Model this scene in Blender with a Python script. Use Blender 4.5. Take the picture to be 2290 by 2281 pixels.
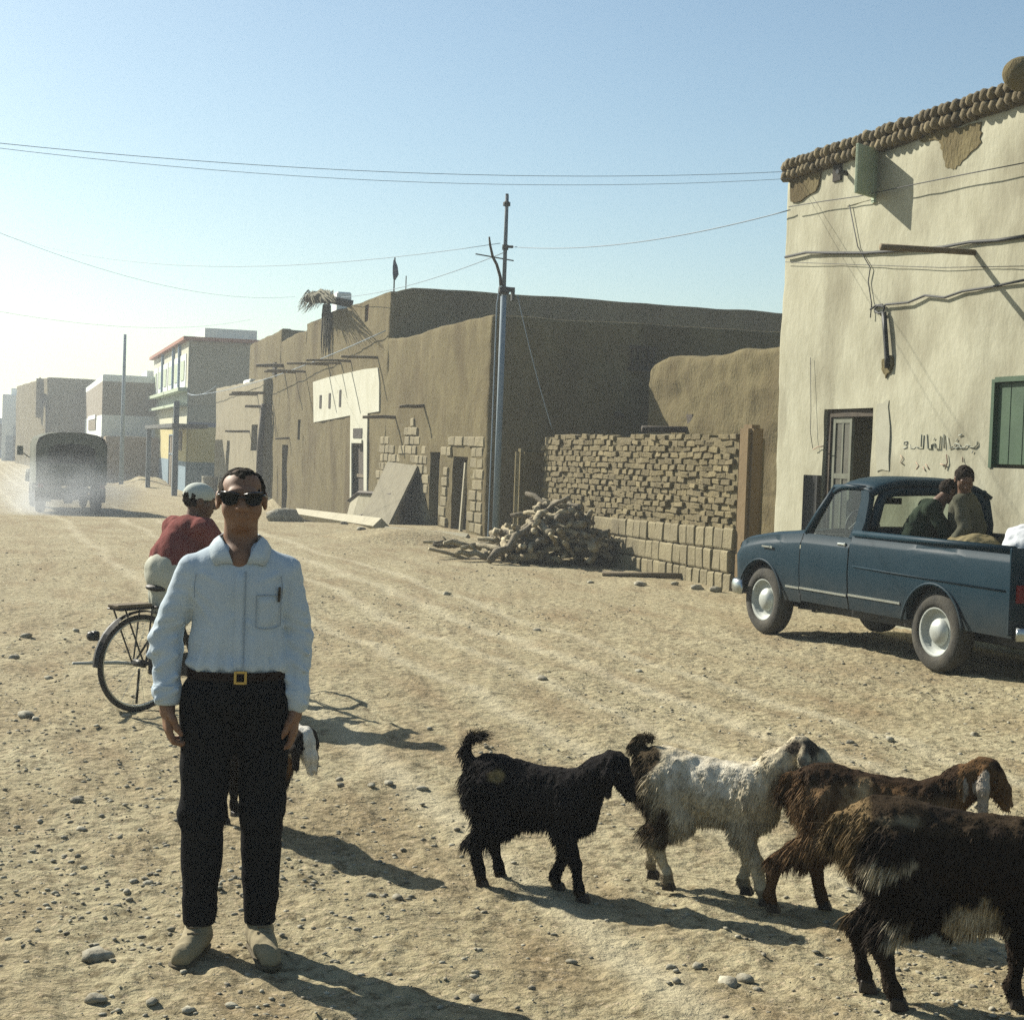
import bpy, bmesh, math, random
import numpy as np
from mathutils import Vector, Matrix, Euler

random.seed(7)
RNG = np.random.default_rng(7)
scene = bpy.context.scene
for o in list(bpy.data.objects):
    bpy.data.objects.remove(o)
COL = scene.collection

# ------------------------------------------------------------------ camera, sky, sun, exposure
CAM_H = 1.72
YAW, PITCH, ROLL = math.radians(17.37), math.radians(2.1), math.radians(2.0)
FPX, IW, IH = 3500.0, 2290.0, 2281.0
cf = Vector((math.sin(YAW) * math.cos(PITCH), math.cos(YAW) * math.cos(PITCH), -math.sin(PITCH)))
r0 = Vector((math.cos(YAW), -math.sin(YAW), 0))
u0 = r0.cross(cf)
cr = r0 * math.cos(ROLL) + u0 * math.sin(ROLL)
cu = u0 * math.cos(ROLL) - r0 * math.sin(ROLL)
CAM = Vector((0, 0, CAM_H))
cam_data = bpy.data.cameras.new('camera')
cam = bpy.data.objects.new('camera', cam_data)
COL.objects.link(cam)
cam.matrix_world = Matrix(((cr.x, cu.x, -cf.x, CAM.x), (cr.y, cu.y, -cf.y, CAM.y), (cr.z, cu.z, -cf.z, CAM.z), (0, 0, 0, 1)))
cam_data.sensor_fit = 'HORIZONTAL'
cam_data.sensor_width = 36.0
cam_data.lens = 36.0 * FPX / IW
cam_data.clip_start = 0.05
cam_data.clip_end = 3000
scene.camera = cam

SUN_EL = math.radians(34.0)
SUN_H = Vector((-0.568, 0.823, 0)).normalized()          # horizontal direction towards the sun
SUN_AZ = math.atan2(SUN_H.x, SUN_H.y)                     # clockwise from +Y
SUN_DIR = Vector((SUN_H.x * math.cos(SUN_EL), SUN_H.y * math.cos(SUN_EL), math.sin(SUN_EL)))

world = bpy.data.worlds.new('World')
scene.world = world
world.use_nodes = True
wn = world.node_tree
bg = wn.nodes['Background']
sky = wn.nodes.new('ShaderNodeTexSky')
sky.sky_type = 'NISHITA'
sky.sun_disc = False
sky.sun_elevation = SUN_EL
sky.sun_rotation = SUN_AZ
sky.altitude = 0
sky.air_density = 1.0
sky.dust_density = 0.95
sky.ozone_density = 0.3
tint = wn.nodes.new('ShaderNodeMix'); tint.data_type = 'RGBA'; tint.blend_type = 'MULTIPLY'; tint.inputs['Factor'].default_value = 1.0
tint.inputs['B'].default_value = (0.94, 1.05, 1.04, 1)        # the film's cyan cast
wn.links.new(sky.outputs[0], tint.inputs['A'])
wn.links.new(tint.outputs['Result'], bg.inputs[0])
bg.inputs[1].default_value = 0.057

sun_data = bpy.data.lights.new('sun', 'SUN')
sun_data.energy = 5.0
sun_data.angle = math.radians(0.55)
sun_data.color = (1.0, 0.93, 0.80)
sun = bpy.data.objects.new('sun', sun_data)
COL.objects.link(sun)
sun.rotation_euler = (-SUN_DIR).to_track_quat('-Z', 'Y').to_euler()
sun.location = (-20, 30, 40)

vs = scene.view_settings
vs.view_transform = 'Standard'
vs.look = 'None'
vs.exposure = 1.05
vs.gamma = 1.0
vs.use_curve_mapping = False
scene.render.engine = 'CYCLES'
cy = scene.cycles
cy.use_denoising = False
cy.max_bounces = 6
cy.diffuse_bounces = 3
cy.glossy_bounces = 2
cy.transmission_bounces = 4
cy.volume_bounces = 0
cy.transparent_max_bounces = 8
cy.sample_clamp_indirect = 6.0
cy.volume_step_rate = 2.0

# ------------------------------------------------------------------ pixel helpers (photograph pixels -> world)
def ray(px, py):
    return (cf * FPX + cr * (px - IW / 2) - cu * (py - IH / 2)).normalized()

def sstep(t):
    t = np.clip(t, 0.0, 1.0)
    return t * t * (3 - 2 * t)

def zg(x, y):
    """height of the street: level near the camera, dropping slowly beyond the corner house"""
    return -0.75 * sstep((y - 33.0) / 17.0) - 0.28 * sstep((y - 55.0) / 45.0)

def G(px, py):
    d = ray(px, py); z = 0.0; p = CAM
    for _ in range(12):
        t = (z - CAM.z) / d.z
        p = CAM + d * t
        z = float(zg(p.x, p.y))
    return Vector((p.x, p.y, z))

def onX(px, py, X=9.0):
    d = ray(px, py); t = (X - CAM.x) / d.x
    return CAM + d * t

def onY(px, py, Y):
    d = ray(px, py); t = (Y - CAM.y) / d.y
    return CAM + d * t

# ------------------------------------------------------------------ value noise in numpy
def _hash(ix, iy, iz, seed):
    h = (ix.astype(np.int64) * 374761393 + iy.astype(np.int64) * 668265263 + iz.astype(np.int64) * 2147483647 + seed * 974711)
    h = (h ^ (h >> 13)) * 1274126177
    h = h ^ (h >> 16)
    return (h & 0xFFFFFF) / float(0xFFFFFF)

def vnoise(x, y, z, seed=0):
    x, y, z = [np.asarray(a, dtype=np.float64) for a in (x, y, z)]
    ix, iy, iz = np.floor(x), np.floor(y), np.floor(z)
    fx, fy, fz = x - ix, y - iy, z - iz
    fx, fy, fz = [f * f * (3 - 2 * f) for f in (fx, fy, fz)]
    r = 0
    for dx in (0, 1):
        for dy in (0, 1):
            for dz in (0, 1):
                w = (fx if dx else 1 - fx) * (fy if dy else 1 - fy) * (fz if dz else 1 - fz)
                r = r + w * _hash(ix + dx, iy + dy, iz + dz, seed)
    return r * 2 - 1

def fbm(x, y, z, octv=3, seed=0, gain=0.5):
    r, a = 0, 1.0
    x, y, z = [np.asarray(q, dtype=np.float64) for q in (x, y, z)]
    for k in range(octv):
        r = r + a * vnoise(x, y, z, seed + k * 17)
        x, y, z = x * 2.03 + 3.1, y * 2.03 + 1.7, z * 2.03 + 5.3
        a *= gain
    return r

# ------------------------------------------------------------------ objects
def tag(o, label=None, cat=None, group=None, kind=None):
    if label: o['label'] = label
    if cat: o['category'] = cat
    if group: o['group'] = group
    if kind: o['kind'] = kind
    return o

def empty(name, loc=(0, 0, 0), rz=0.0, label=None, cat=None, group=None, parent=None):
    o = bpy.data.objects.new(name, None)
    o.empty_display_size = 0.2
    COL.objects.link(o)
    o.location = loc
    o.rotation_euler = (0, 0, rz)
    if parent: o.parent = parent
    return tag(o, label, cat, group)

def link_mesh(name, me, mat=None, parent=None, smooth=False, loc=None, rot=None):
    if mat is not None and len(me.materials) == 0:
        me.materials.append(mat)
    if smooth:
        me.shade_smooth()
    o = bpy.data.objects.new(name, me)
    COL.objects.link(o)
    if parent: o.parent = parent
    if loc is not None: o.location = loc
    if rot is not None: o.rotation_euler = rot
    if parent and WORLD_COORDS[0]:
        o.matrix_parent_inverse = wm(parent).inverted()
    return o

WORLD_COORDS = [False]      # True while meshes are written in world coordinates
def wm(o):
    b = Matrix.LocRotScale(o.location, o.rotation_euler, o.scale)
    return wm(o.parent) @ o.matrix_parent_inverse @ b if o.parent else b

def copy_tree(o, parent=None):
    c = o.copy()
    COL.objects.link(c)
    if parent is not None: c.parent = parent
    for ch in list(o.children):
        copy_tree(ch, c)
    return c

class MB:
    """collects shapes into one mesh"""
    def __init__(s):
        s.v = []; s.f = []
    def raw(s, vs_, fs_):
        b = len(s.v)
        s.v += [tuple(p) for p in vs_]
        s.f += [tuple(i + b for i in f) for f in fs_]
        return s
    def box(s, c, d, rot=None, taper=1.0):
        hx, hy, hz = d[0] / 2, d[1] / 2, d[2] / 2
        pts = [Vector((x * (taper if z > 0 else 1), y * (taper if z > 0 else 1), z)) for z in (-hz, hz) for (x, y) in ((-hx, -hy), (hx, -hy), (hx, hy), (-hx, hy))]
        if rot is not None:
            m = rot if isinstance(rot, Matrix) else Euler(rot).to_matrix()
            pts = [m @ p for p in pts]
        c = Vector(c)
        return s.raw([p + c for p in pts], [(3, 2, 1, 0), (4, 5, 6, 7), (0, 1, 5, 4), (1, 2, 6, 5), (2, 3, 7, 6), (3, 0, 4, 7)])
    def bbox(s, x0, x1, y0, y1, z0, z1):
        return s.box(((x0 + x1) / 2, (y0 + y1) / 2, (z0 + z1) / 2), (abs(x1 - x0), abs(y1 - y0), abs(z1 - z0)))
    def tube(s, pts, rad, n=8, cap=True, flat=1.0):
        pts = [Vector(p) for p in pts]
        if not hasattr(rad, '__len__'): rad = [rad] * len(pts)
        b = len(s.v); ref = None
        for i, p in enumerate(pts):
            if i == 0: t = pts[1] - pts[0]
            elif i == len(pts) - 1: t = pts[-1] - pts[-2]
            else: t = (pts[i + 1] - pts[i]).normalized() + (pts[i] - pts[i - 1]).normalized()
            t = t.normalized() if t.length > 1e-9 else Vector((0, 0, 1))
            if ref is None:
                ref = Vector((0, 0, 1)) if abs(t.z) < 0.9 else Vector((1, 0, 0))
            a = ref - t * ref.dot(t)
            a = a.normalized() if a.length > 1e-6 else t.orthogonal().normalized()
            ref = a
            c = t.cross(a)
            for k in range(n):
                w = 2 * math.pi * k / n
                s.v.append(tuple(p + (a * math.cos(w) + c * math.sin(w) * flat) * rad[i]))
        for i in range(len(pts) - 1):
            for k in range(n):
                k2 = (k + 1) % n
                s.f.append((b + i * n + k, b + i * n + k2, b + (i + 1) * n + k2, b + (i + 1) * n + k))
        if cap:
            s.f.append(tuple(b + k for k in reversed(range(n))))
            e = b + (len(pts) - 1) * n
            s.f.append(tuple(e + k for k in range(n)))
        return s
    def lathe(s, prof, n=24, axis='z', c=(0, 0, 0), closed=False):
        """prof: list of (r, h)"""
        b = len(s.v); c = Vector(c); m = len(prof)
        for (r, h) in prof:
            for k in range(n):
                w = 2 * math.pi * k / n
                p = (r * math.cos(w), r * math.sin(w), h)
                if axis == 'y': p = (p[0], p[2], p[1])
                if axis == 'x': p = (p[2], p[0], p[1])
                s.v.append(tuple(Vector(p) + c))
        for i in range(m - 1 + (1 if closed else 0)):
            j = (i + 1) % m
            for k in range(n):
                k2 = (k + 1) % n
                s.f.append((b + i * n + k, b + i * n + k2, b + j * n + k2, b + j * n + k))
        return s
    def prism(s, poly, axis, h0, h1):
        """poly: 2D outline; axis: the extrusion axis x|y|z"""
        def P(a, c_, h):
            return {'z': (a, c_, h), 'y': (a, h, c_), 'x': (h, a, c_)}[axis]
        n = len(poly); b = len(s.v)
        for h in (h0, h1):
            s.v += [P(a, c_, h) for (a, c_) in poly]
        for k in range(n):
            k2 = (k + 1) % n
            s.f.append((b + k, b + k2, b + n + k2, b + n + k))
        s.f.append(tuple(b + k for k in reversed(range(n))))
        s.f.append(tuple(b + n + k for k in range(n)))
        return s
    def mesh(s, name='mesh'):
        me = bpy.data.meshes.new(name)
        me.from_pydata(s.v, [], s.f)
        me.validate()
        return me
    def build(s, name, mat, parent=None, smooth=False, bevel=0.0, fix=True, loc=None, rot=None, seg=1):
        me = s.mesh(name)
        if fix or bevel > 0:
            bm = bmesh.new(); bm.from_mesh(me)
            if fix: bmesh.ops.recalc_face_normals(bm, faces=bm.faces)
            if bevel > 0:
                ed = [e for e in bm.edges if len(e.link_faces) == 2 and e.calc_face_angle(0) > 0.6]
                bmesh.ops.bevel(bm, geom=ed, offset=bevel, segments=seg, affect='EDGES', clamp_overlap=True)
            bm.to_mesh(me); bm.free()
        return link_mesh(name, me, mat, parent, smooth, loc, rot)

def np_mesh(name, V, Fq):
    me = bpy.data.meshes.new(name)
    V = np.asarray(V, dtype=np.float32); Fq = np.asarray(Fq, dtype=np.int32)
    k = Fq.shape[1]
    me.vertices.add(len(V)); me.vertices.foreach_set('co', V.ravel())
    me.loops.add(Fq.size); me.loops.foreach_set('vertex_index', Fq.ravel())
    me.polygons.add(len(Fq)); me.polygons.foreach_set('loop_start', np.arange(0, Fq.size, k, dtype=np.int32))
    me.update(calc_edges=True)
    me.validate()
    return me

# ------------------------------------------------------------------ signed-distance bodies (one continuous surface)
class SDF:
    def __init__(s, lo, hi, res):
        s.lo = np.array(lo, float); s.res = res
        s.n = np.ceil((np.array(hi) - s.lo) / res).astype(int) + 1
        s.d = np.full(s.n, 0.5, dtype=np.float32)
        s.ax = [s.lo[i] + np.arange(s.n[i]) * res for i in range(3)]
    def _blk(s, a, b):
        i0 = np.clip(np.floor((np.array(a) - s.lo) / s.res).astype(int), 0, s.n - 1)
        i1 = np.clip(np.ceil((np.array(b) - s.lo) / s.res).astype(int) + 1, 1, s.n)
        sl = tuple(slice(i0[k], max(i1[k], i0[k] + 1)) for k in range(3))
        X, Y, Z = np.meshgrid(s.ax[0][sl[0]], s.ax[1][sl[1]], s.ax[2][sl[2]], indexing='ij')
        return sl, X, Y, Z
    def _un(s, sl, d, k, sub=False):
        c = s.d[sl]
        if sub:
            h = np.clip(0.5 - 0.5 * (c + d) / max(k, 1e-6), 0, 1)
            s.d[sl] = c * (1 - h) - d * h + k * h * (1 - h)
        else:
            h = np.clip(0.5 + 0.5 * (c - d) / max(k, 1e-6), 0, 1)
            s.d[sl] = c * (1 - h) + d * h - k * h * (1 - h)
    def cap(s, a, b, ra, rb, k=0.02, sy=1.0, sx=1.0, sub=False):
        """tapered capsule; sx, sy stretch its section along x / y"""
        a = np.array(a, float); b = np.array(b, float); R = max(ra, rb) * max(1, sx, sy) + 2 * k + 3 * s.res + 0.02
        sl, X, Y, Z = s._blk(np.minimum(a, b) - R, np.maximum(a, b) + R)
        ab = b - a; L2 = (ab * ab).sum() + 1e-12
        t = np.clip(((X - a[0]) * ab[0] + (Y - a[1]) * ab[1] + (Z - a[2]) * ab[2]) / L2, 0, 1)
        dx = (X - a[0] - t * ab[0]) / sx; dy = (Y - a[1] - t * ab[1]) / sy; dz = Z - a[2] - t * ab[2]
        d = (np.sqrt(dx * dx + dy * dy + dz * dz) - (ra + (rb - ra) * t)) * min(1.0, sx, sy)
        s._un(sl, d, k, sub); return s
    def ell(s, c, r, k=0.02, rot=None, sub=False):
        c = np.array(c, float); r = np.array(r, float); R = r.max() + 2 * k + 3 * s.res + 0.01
        sl, X, Y, Z = s._blk(c - R, c + R)
        P = np.stack([X - c[0], Y - c[1], Z - c[2]], -1)
        if rot is not None:
            m = np.array(Euler(rot).to_matrix())
            P = P @ m
        q = np.sqrt(((P / r) ** 2).sum(-1)) + 1e-9
        g = np.sqrt(((P / (r * r)) ** 2).sum(-1)) + 1e-9
        d = q * (q - 1) / g
        s._un(sl, d, k, sub); return s
    def chain(s, pts, rads, k=0.02, sy=1.0, sx=1.0):
        for i in range(len(pts) - 1):
            s.cap(pts[i], pts[i + 1], rads[i], rads[i + 1], k, sy, sx)
        return s
    def wrinkle(s, amp, fx, fy, fz, seed=0, fn=None):
        m = np.abs(s.d) < 0.06
        I = np.nonzero(m)
        P = [s.ax[k][I[k]] for k in range(3)]
        w = fbm(P[0] * fx, P[1] * fy, P[2] * fz, 2, seed) * amp
        if fn is not None: w = w * fn(P[0], P[1], P[2])
        s.d[I] += w.astype(np.float32); return s
    def cutz(s, z, above=True):
        Z = s.ax[2][None, None, :]
        s.d = np.maximum(s.d, (Z - z) if above else (z - Z)).astype(np.float32); return s
    def mesh(s, name):
        d = s.d; n = s.n
        d[0], d[-1], d[:, 0], d[:, -1], d[:, :, 0], d[:, :, -1] = [np.maximum(q, 0.01) for q in (d[0], d[-1], d[:, 0], d[:, -1], d[:, :, 0], d[:, :, -1])]
        ins = d < 0
        cnt = np.zeros(n - 1, np.int8)
        for a in (0, 1):
            for b in (0, 1):
                for c in (0, 1):
                    cnt += ins[a:n[0] - 1 + a, b:n[1] - 1 + b, c:n[2] - 1 + c]
        cell = np.nonzero((cnt > 0) & (cnt < 8))
        idx = -np.ones(n - 1, np.int64)
        idx[cell] = np.arange(len(cell[0]))
        acc = np.zeros((len(cell[0]), 3)); w = np.zeros(len(cell[0]))
        C = np.stack(cell, -1)
        for ax in range(3):
            o1, o2 = [q for q in range(3) if q != ax]
            for a in (0, 1):
                for b in (0, 1):
                    p0 = C.copy(); p0[:, o1] += a; p0[:, o2] += b
                    p1 = p0.copy(); p1[:, ax] += 1
                    v0 = d[p0[:, 0], p0[:, 1], p0[:, 2]]; v1 = d[p1[:, 0], p1[:, 1], p1[:, 2]]
                    m = (v0 < 0) != (v1 < 0)
                    t = v0[m] / (v0[m] - v1[m])
                    q = p0[m].astype(float); q[:, ax] += t
                    acc[m] += q; w[m] += 1
        V = s.lo + acc / w[:, None] * s.res
        F = []
        for ax in range(3):
            o1, o2 = [(1, 2), (2, 0), (0, 1)][ax]
            sl0 = [slice(None)] * 3; sl1 = [slice(None)] * 3
            sl0[ax] = slice(0, n[ax] - 1); sl1[ax] = slice(1, n[ax])
            A = ins[tuple(sl0)]; B = ins[tuple(sl1)]
            for flip in (False, True):
                m = (~A & B) if flip else (A & ~B)
                I = np.stack(np.nonzero(m), -1)
                ok = (I[:, o1] > 0) & (I[:, o2] > 0) & (I[:, o1] < n[o1] - 1) & (I[:, o2] < n[o2] - 1)
                I = I[ok]
                def at(da, db):
                    q = I.copy(); q[:, o1] -= da; q[:, o2] -= db
                    return idx[q[:, 0], q[:, 1], q[:, 2]]
                quad = np.stack([at(1, 1), at(0, 1), at(0, 0), at(1, 0)], -1)
                if flip: quad = quad[:, ::-1]
                F.append(quad)
        F = np.concatenate(F)
        F = F[(F >= 0).all(1)]
        return np_mesh(name, V, F)
    def build(s, name, mat, parent=None, colour=None):
        me = s.mesh(name)
        if colour is not None:
            paint(me, colour)
        return link_mesh(name, me, mat, parent, True)

def paint(me, fn):
    n = len(me.vertices)
    co = np.empty(n * 3, np.float32); me.vertices.foreach_get('co', co); co = co.reshape(-1, 3)
    c = fn(co)
    at = me.color_attributes.new('coat', 'FLOAT_COLOR', 'POINT')
    a = np.ones((n, 4), np.float32); a[:, :3] = c
    at.data.foreach_set('color', a.ravel())

# ------------------------------------------------------------------ materials
MATS = {}
ALB = (0.65, 0.71, 0.74)
def alb(c): return tuple(a * b for a, b in zip(c, ALB))
def material(name, c1, c2=None, scale=6.0, rough=0.9, metal=0.0, bump=0.0, bscale=40.0, spec=0.3, detail=6.0, bands=None, c3=None, s3=0.8, attr=None, coords='Object', stretch=(1, 1, 1), bdist=0.02, vary=0.0):
    if name in MATS: return MATS[name]
    c1 = alb(c1); c2 = alb(c2) if c2 else None; c3 = alb(c3) if c3 else None
    m = bpy.data.materials.new(name); m.use_nodes = True
    nt = m.node_tree; N = nt.nodes; L = nt.links
    b = N['Principled BSDF']
    b.inputs['Roughness'].default_value = rough
    b.inputs['Metallic'].default_value = metal
    if 'Specular IOR Level' in b.inputs: b.inputs['Specular IOR Level'].default_value = spec
    tc = N.new('ShaderNodeTexCoord'); mp = N.new('ShaderNodeMapping')
    mp.inputs['Scale'].default_value = stretch
    if coords == 'World':
        ge = N.new('ShaderNodeNewGeometry'); L.new(ge.outputs['Position'], mp.inputs[0])
    else:
        L.new(tc.outputs[coords], mp.inputs[0])
    col = None
    if attr:
        at = N.new('ShaderNodeAttribute'); at.attribute_name = attr
        nz = N.new('ShaderNodeTexNoise'); nz.inputs['Scale'].default_value = scale; nz.inputs['Detail'].default_value = detail
        L.new(mp.outputs[0], nz.inputs['Vector'])
        mr = N.new('ShaderNodeMapRange'); mr.inputs[1].default_value = 0.3; mr.inputs[2].default_value = 0.7
        mr.inputs[3].default_value = 0.72; mr.inputs[4].default_value = 1.25
        L.new(nz.outputs[0], mr.inputs[0])
        mx = N.new('ShaderNodeVectorMath'); mx.operation = 'SCALE'
        L.new(at.outputs['Color'], mx.inputs[0]); L.new(mr.outputs[0], mx.inputs['Scale'])
        L.new(mx.outputs[0], b.inputs['Base Color'])
    elif c2 is None:
        b.inputs['Base Color'].default_value = (*c1, 1)
    else:
        nz = N.new('ShaderNodeTexNoise'); nz.inputs['Scale'].default_value = scale; nz.inputs['Detail'].default_value = detail; nz.inputs['Roughness'].default_value = 0.65
        L.new(mp.outputs[0], nz.inputs['Vector'])
        rp = N.new('ShaderNodeMapRange'); rp.inputs[1].default_value = 0.33; rp.inputs[2].default_value = 0.68
        L.new(nz.outputs[0], rp.inputs[0])
        mx = N.new('ShaderNodeMix'); mx.data_type = 'RGBA'
        mx.inputs['A'].default_value = (*c1, 1); mx.inputs['B'].default_value = (*c2, 1)
        L.new(rp.outputs[0], mx.inputs['Factor'])
        col = mx.outputs['Result']
        if c3 is not None:
            n3 = N.new('ShaderNodeTexNoise'); n3.inputs['Scale'].default_value = s3; n3.inputs['Detail'].default_value = 5.0
            L.new(mp.outputs[0], n3.inputs['Vector'])
            r3 = N.new('ShaderNodeMapRange'); r3.inputs[1].default_value = 0.5; r3.inputs[2].default_value = 0.68
            L.new(n3.outputs[0], r3.inputs[0])
            m3 = N.new('ShaderNodeMix'); m3.data_type = 'RGBA'
            L.new(col, m3.inputs['A']); m3.inputs['B'].default_value = (*c3, 1)
            L.new(r3.outputs[0], m3.inputs['Factor'])
            col = m3.outputs['Result']
        if vary > 0:
            oi = N.new('ShaderNodeObjectInfo'); vr = N.new('ShaderNodeMapRange'); vr.inputs[3].default_value = 1 - vary; vr.inputs[4].default_value = 1 + vary
            L.new(oi.outputs['Random'], vr.inputs[0]); vm = N.new('ShaderNodeVectorMath'); vm.operation = 'SCALE'
            L.new(col, vm.inputs[0]); L.new(vr.outputs[0], vm.inputs['Scale']); col = vm.outputs[0]
        L.new(col, b.inputs['Base Color'])
    if bump > 0:
        nb = N.new('ShaderNodeTexNoise'); nb.inputs['Scale'].default_value = bscale; nb.inputs['Detail'].default_value = 8.0; nb.inputs['Roughness'].default_value = 0.6
        L.new(mp.outputs[0], nb.inputs['Vector'])
        bp = N.new('ShaderNodeBump'); bp.inputs['Strength'].default_value = bump; bp.inputs['Distance'].default_value = bdist
        L.new(nb.outputs[0], bp.inputs['Height'])
        L.new(bp.outputs[0], b.inputs['Normal'])
    MATS[name] = m
    return m

def glass(name, tint=(0.75, 0.8, 0.8), alpha=0.25, rough=0.05):
    if name in MATS: return MATS[name]
    m = bpy.data.materials.new(name); m.use_nodes = True
    nt = m.node_tree; N = nt.nodes; L = nt.links
    out = N['Material Output']; N.remove(N['Principled BSDF'])
    tr = N.new('ShaderNodeBsdfTransparent'); tr.inputs[0].default_value = (*tint, 1)
    gl = N.new('ShaderNodeBsdfGlossy'); gl.inputs[1].default_value = rough
    mx = N.new('ShaderNodeMixShader'); mx.inputs[0].default_value = 0.07
    L.new(tr.outputs[0], mx.inputs[1]); L.new(gl.outputs[0], mx.inputs[2])
    L.new(mx.outputs[0], out.inputs[0])
    MATS[name] = m
    return m

M = {}
M['mud'] = material('mud_plaster', (0.150, 0.112, 0.054), (0.222, 0.173, 0.086), 3.4, 0.97, bump=1.0, bscale=20.0, bdist=0.03, c3=(0.125, 0.09, 0.042), s3=0.7, coords='World', spec=.1, stretch=(1, 1, .55), detail=9)
M['mud_pale'] = material('mud_pale', (0.23, 0.185, 0.105), (0.31, 0.25, 0.15), 2.0, 0.95, bump=0.5, bscale=10.0, bdist=0.04, coords='World')
M['mud_brown'] = material('mud_brown', (0.185, 0.118, 0.054), (0.225, 0.147, 0.07), 2.5, 0.95, bump=0.4, bscale=12.0, bdist=0.03, coords='World')
M['mud_brick'] = material('mud_brick', (0.165, 0.122, 0.058), (0.26, 0.198, 0.098), 5.0, 0.95, bump=0.7, bscale=25.0, bdist=0.03, coords='World', vary=.22)
M['stone'] = material('pale_stone', (0.22, 0.17, 0.092), (0.33, 0.265, 0.15), 3.0, 0.92, bump=0.6, bscale=22.0, bdist=0.03, coords='World', vary=.16)
M['cream'] = material('cream_limewash', (0.42, 0.375, 0.262), (0.53, 0.48, 0.35), 3.2, 0.93, bump=0.35, bscale=14.0, bdist=0.025, c3=(0.31, 0.27, 0.185), s3=1.3, coords='World', stretch=(1, 1, .6), spec=.15, detail=9)
M['white'] = material('whitewash', (0.82, 0.80, 0.73), (0.92, 0.90, 0.84), 2.0, 0.9, bump=0.3, bscale=12, coords='World')
M['plaster'] = material('white_plaster', (0.56, 0.51, 0.38), (0.66, 0.61, 0.48), 1.6, 0.9, bump=0.3, bscale=14, coords='World')
M['wood'] = material('weathered_wood', (0.15, 0.105, 0.06), (0.23, 0.17, 0.10), 4.0, 0.85, bump=0.4, bscale=30, stretch=(1, 1, 1))
M['wood_dark'] = material('dark_wood', (0.045, 0.032, 0.02), (0.085, 0.06, 0.036), 5.0, 0.8, bump=0.3, bscale=30)
M['wood_pale'] = material('pale_wood', (0.33, 0.28, 0.18), (0.46, 0.395, 0.27), 4.0, 0.85, bump=0.3, bscale=30)
M['log'] = material('dry_firewood', (0.24, 0.18, 0.10), (0.50, 0.405, 0.26), 5.0, 0.9, bump=0.6, bscale=18, bdist=0.03, vary=.35)
M['log_grey'] = material('grey_firewood', (0.11, 0.085, 0.055), (0.28, 0.22, 0.14), 5.0, 0.9, bump=0.6, bscale=18, bdist=0.03, vary=.35)
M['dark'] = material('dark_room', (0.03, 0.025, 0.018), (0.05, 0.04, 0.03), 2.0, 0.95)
M['metal_blue'] = material('pale_blue_paint', (0.20, 0.255, 0.30), (0.28, 0.33, 0.365), 3.0, 0.8, 0.0)
M['metal_dark'] = material('dark_iron', (0.04, 0.04, 0.042), (0.075, 0.07, 0.062), 8.0, 0.55, 0.6)
M['wire'] = material('grey_wire', (0.24, 0.30, 0.36), None, rough=0.6)
M['cable'] = material('black_cable', (0.05, 0.05, 0.05), None, rough=0.7)
M['green'] = material('green_paint', (0.035, 0.075, 0.035), (0.055, 0.105, 0.05), 3.0, 0.6, bump=0.1, bscale=20)
M['green_pale'] = material('faded_green_paint', (0.44, 0.49, 0.33), (0.54, 0.58, 0.41), 6.0, 0.7, bump=0.15, bscale=30)
M['rubber'] = material('tyre_rubber', (0.035, 0.032, 0.028), (0.085, 0.072, 0.052), 7.0, 0.9, bump=0.3, bscale=60)
M['chrome'] = material('dusty_chrome', (0.55, 0.54, 0.50), (0.66, 0.65, 0.61), 8.0, 0.28, 0.9)
M['hub'] = material('grey_hub_paint', (0.40, 0.40, 0.35), (0.52, 0.51, 0.45), 8.0, 0.6, 0.0)
M['stones'] = material('street_stones', (0.17, 0.135, 0.09), (0.56, 0.49, 0.36), 11.0, 0.9, bump=0.4, bscale=40, coords='World')
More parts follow.
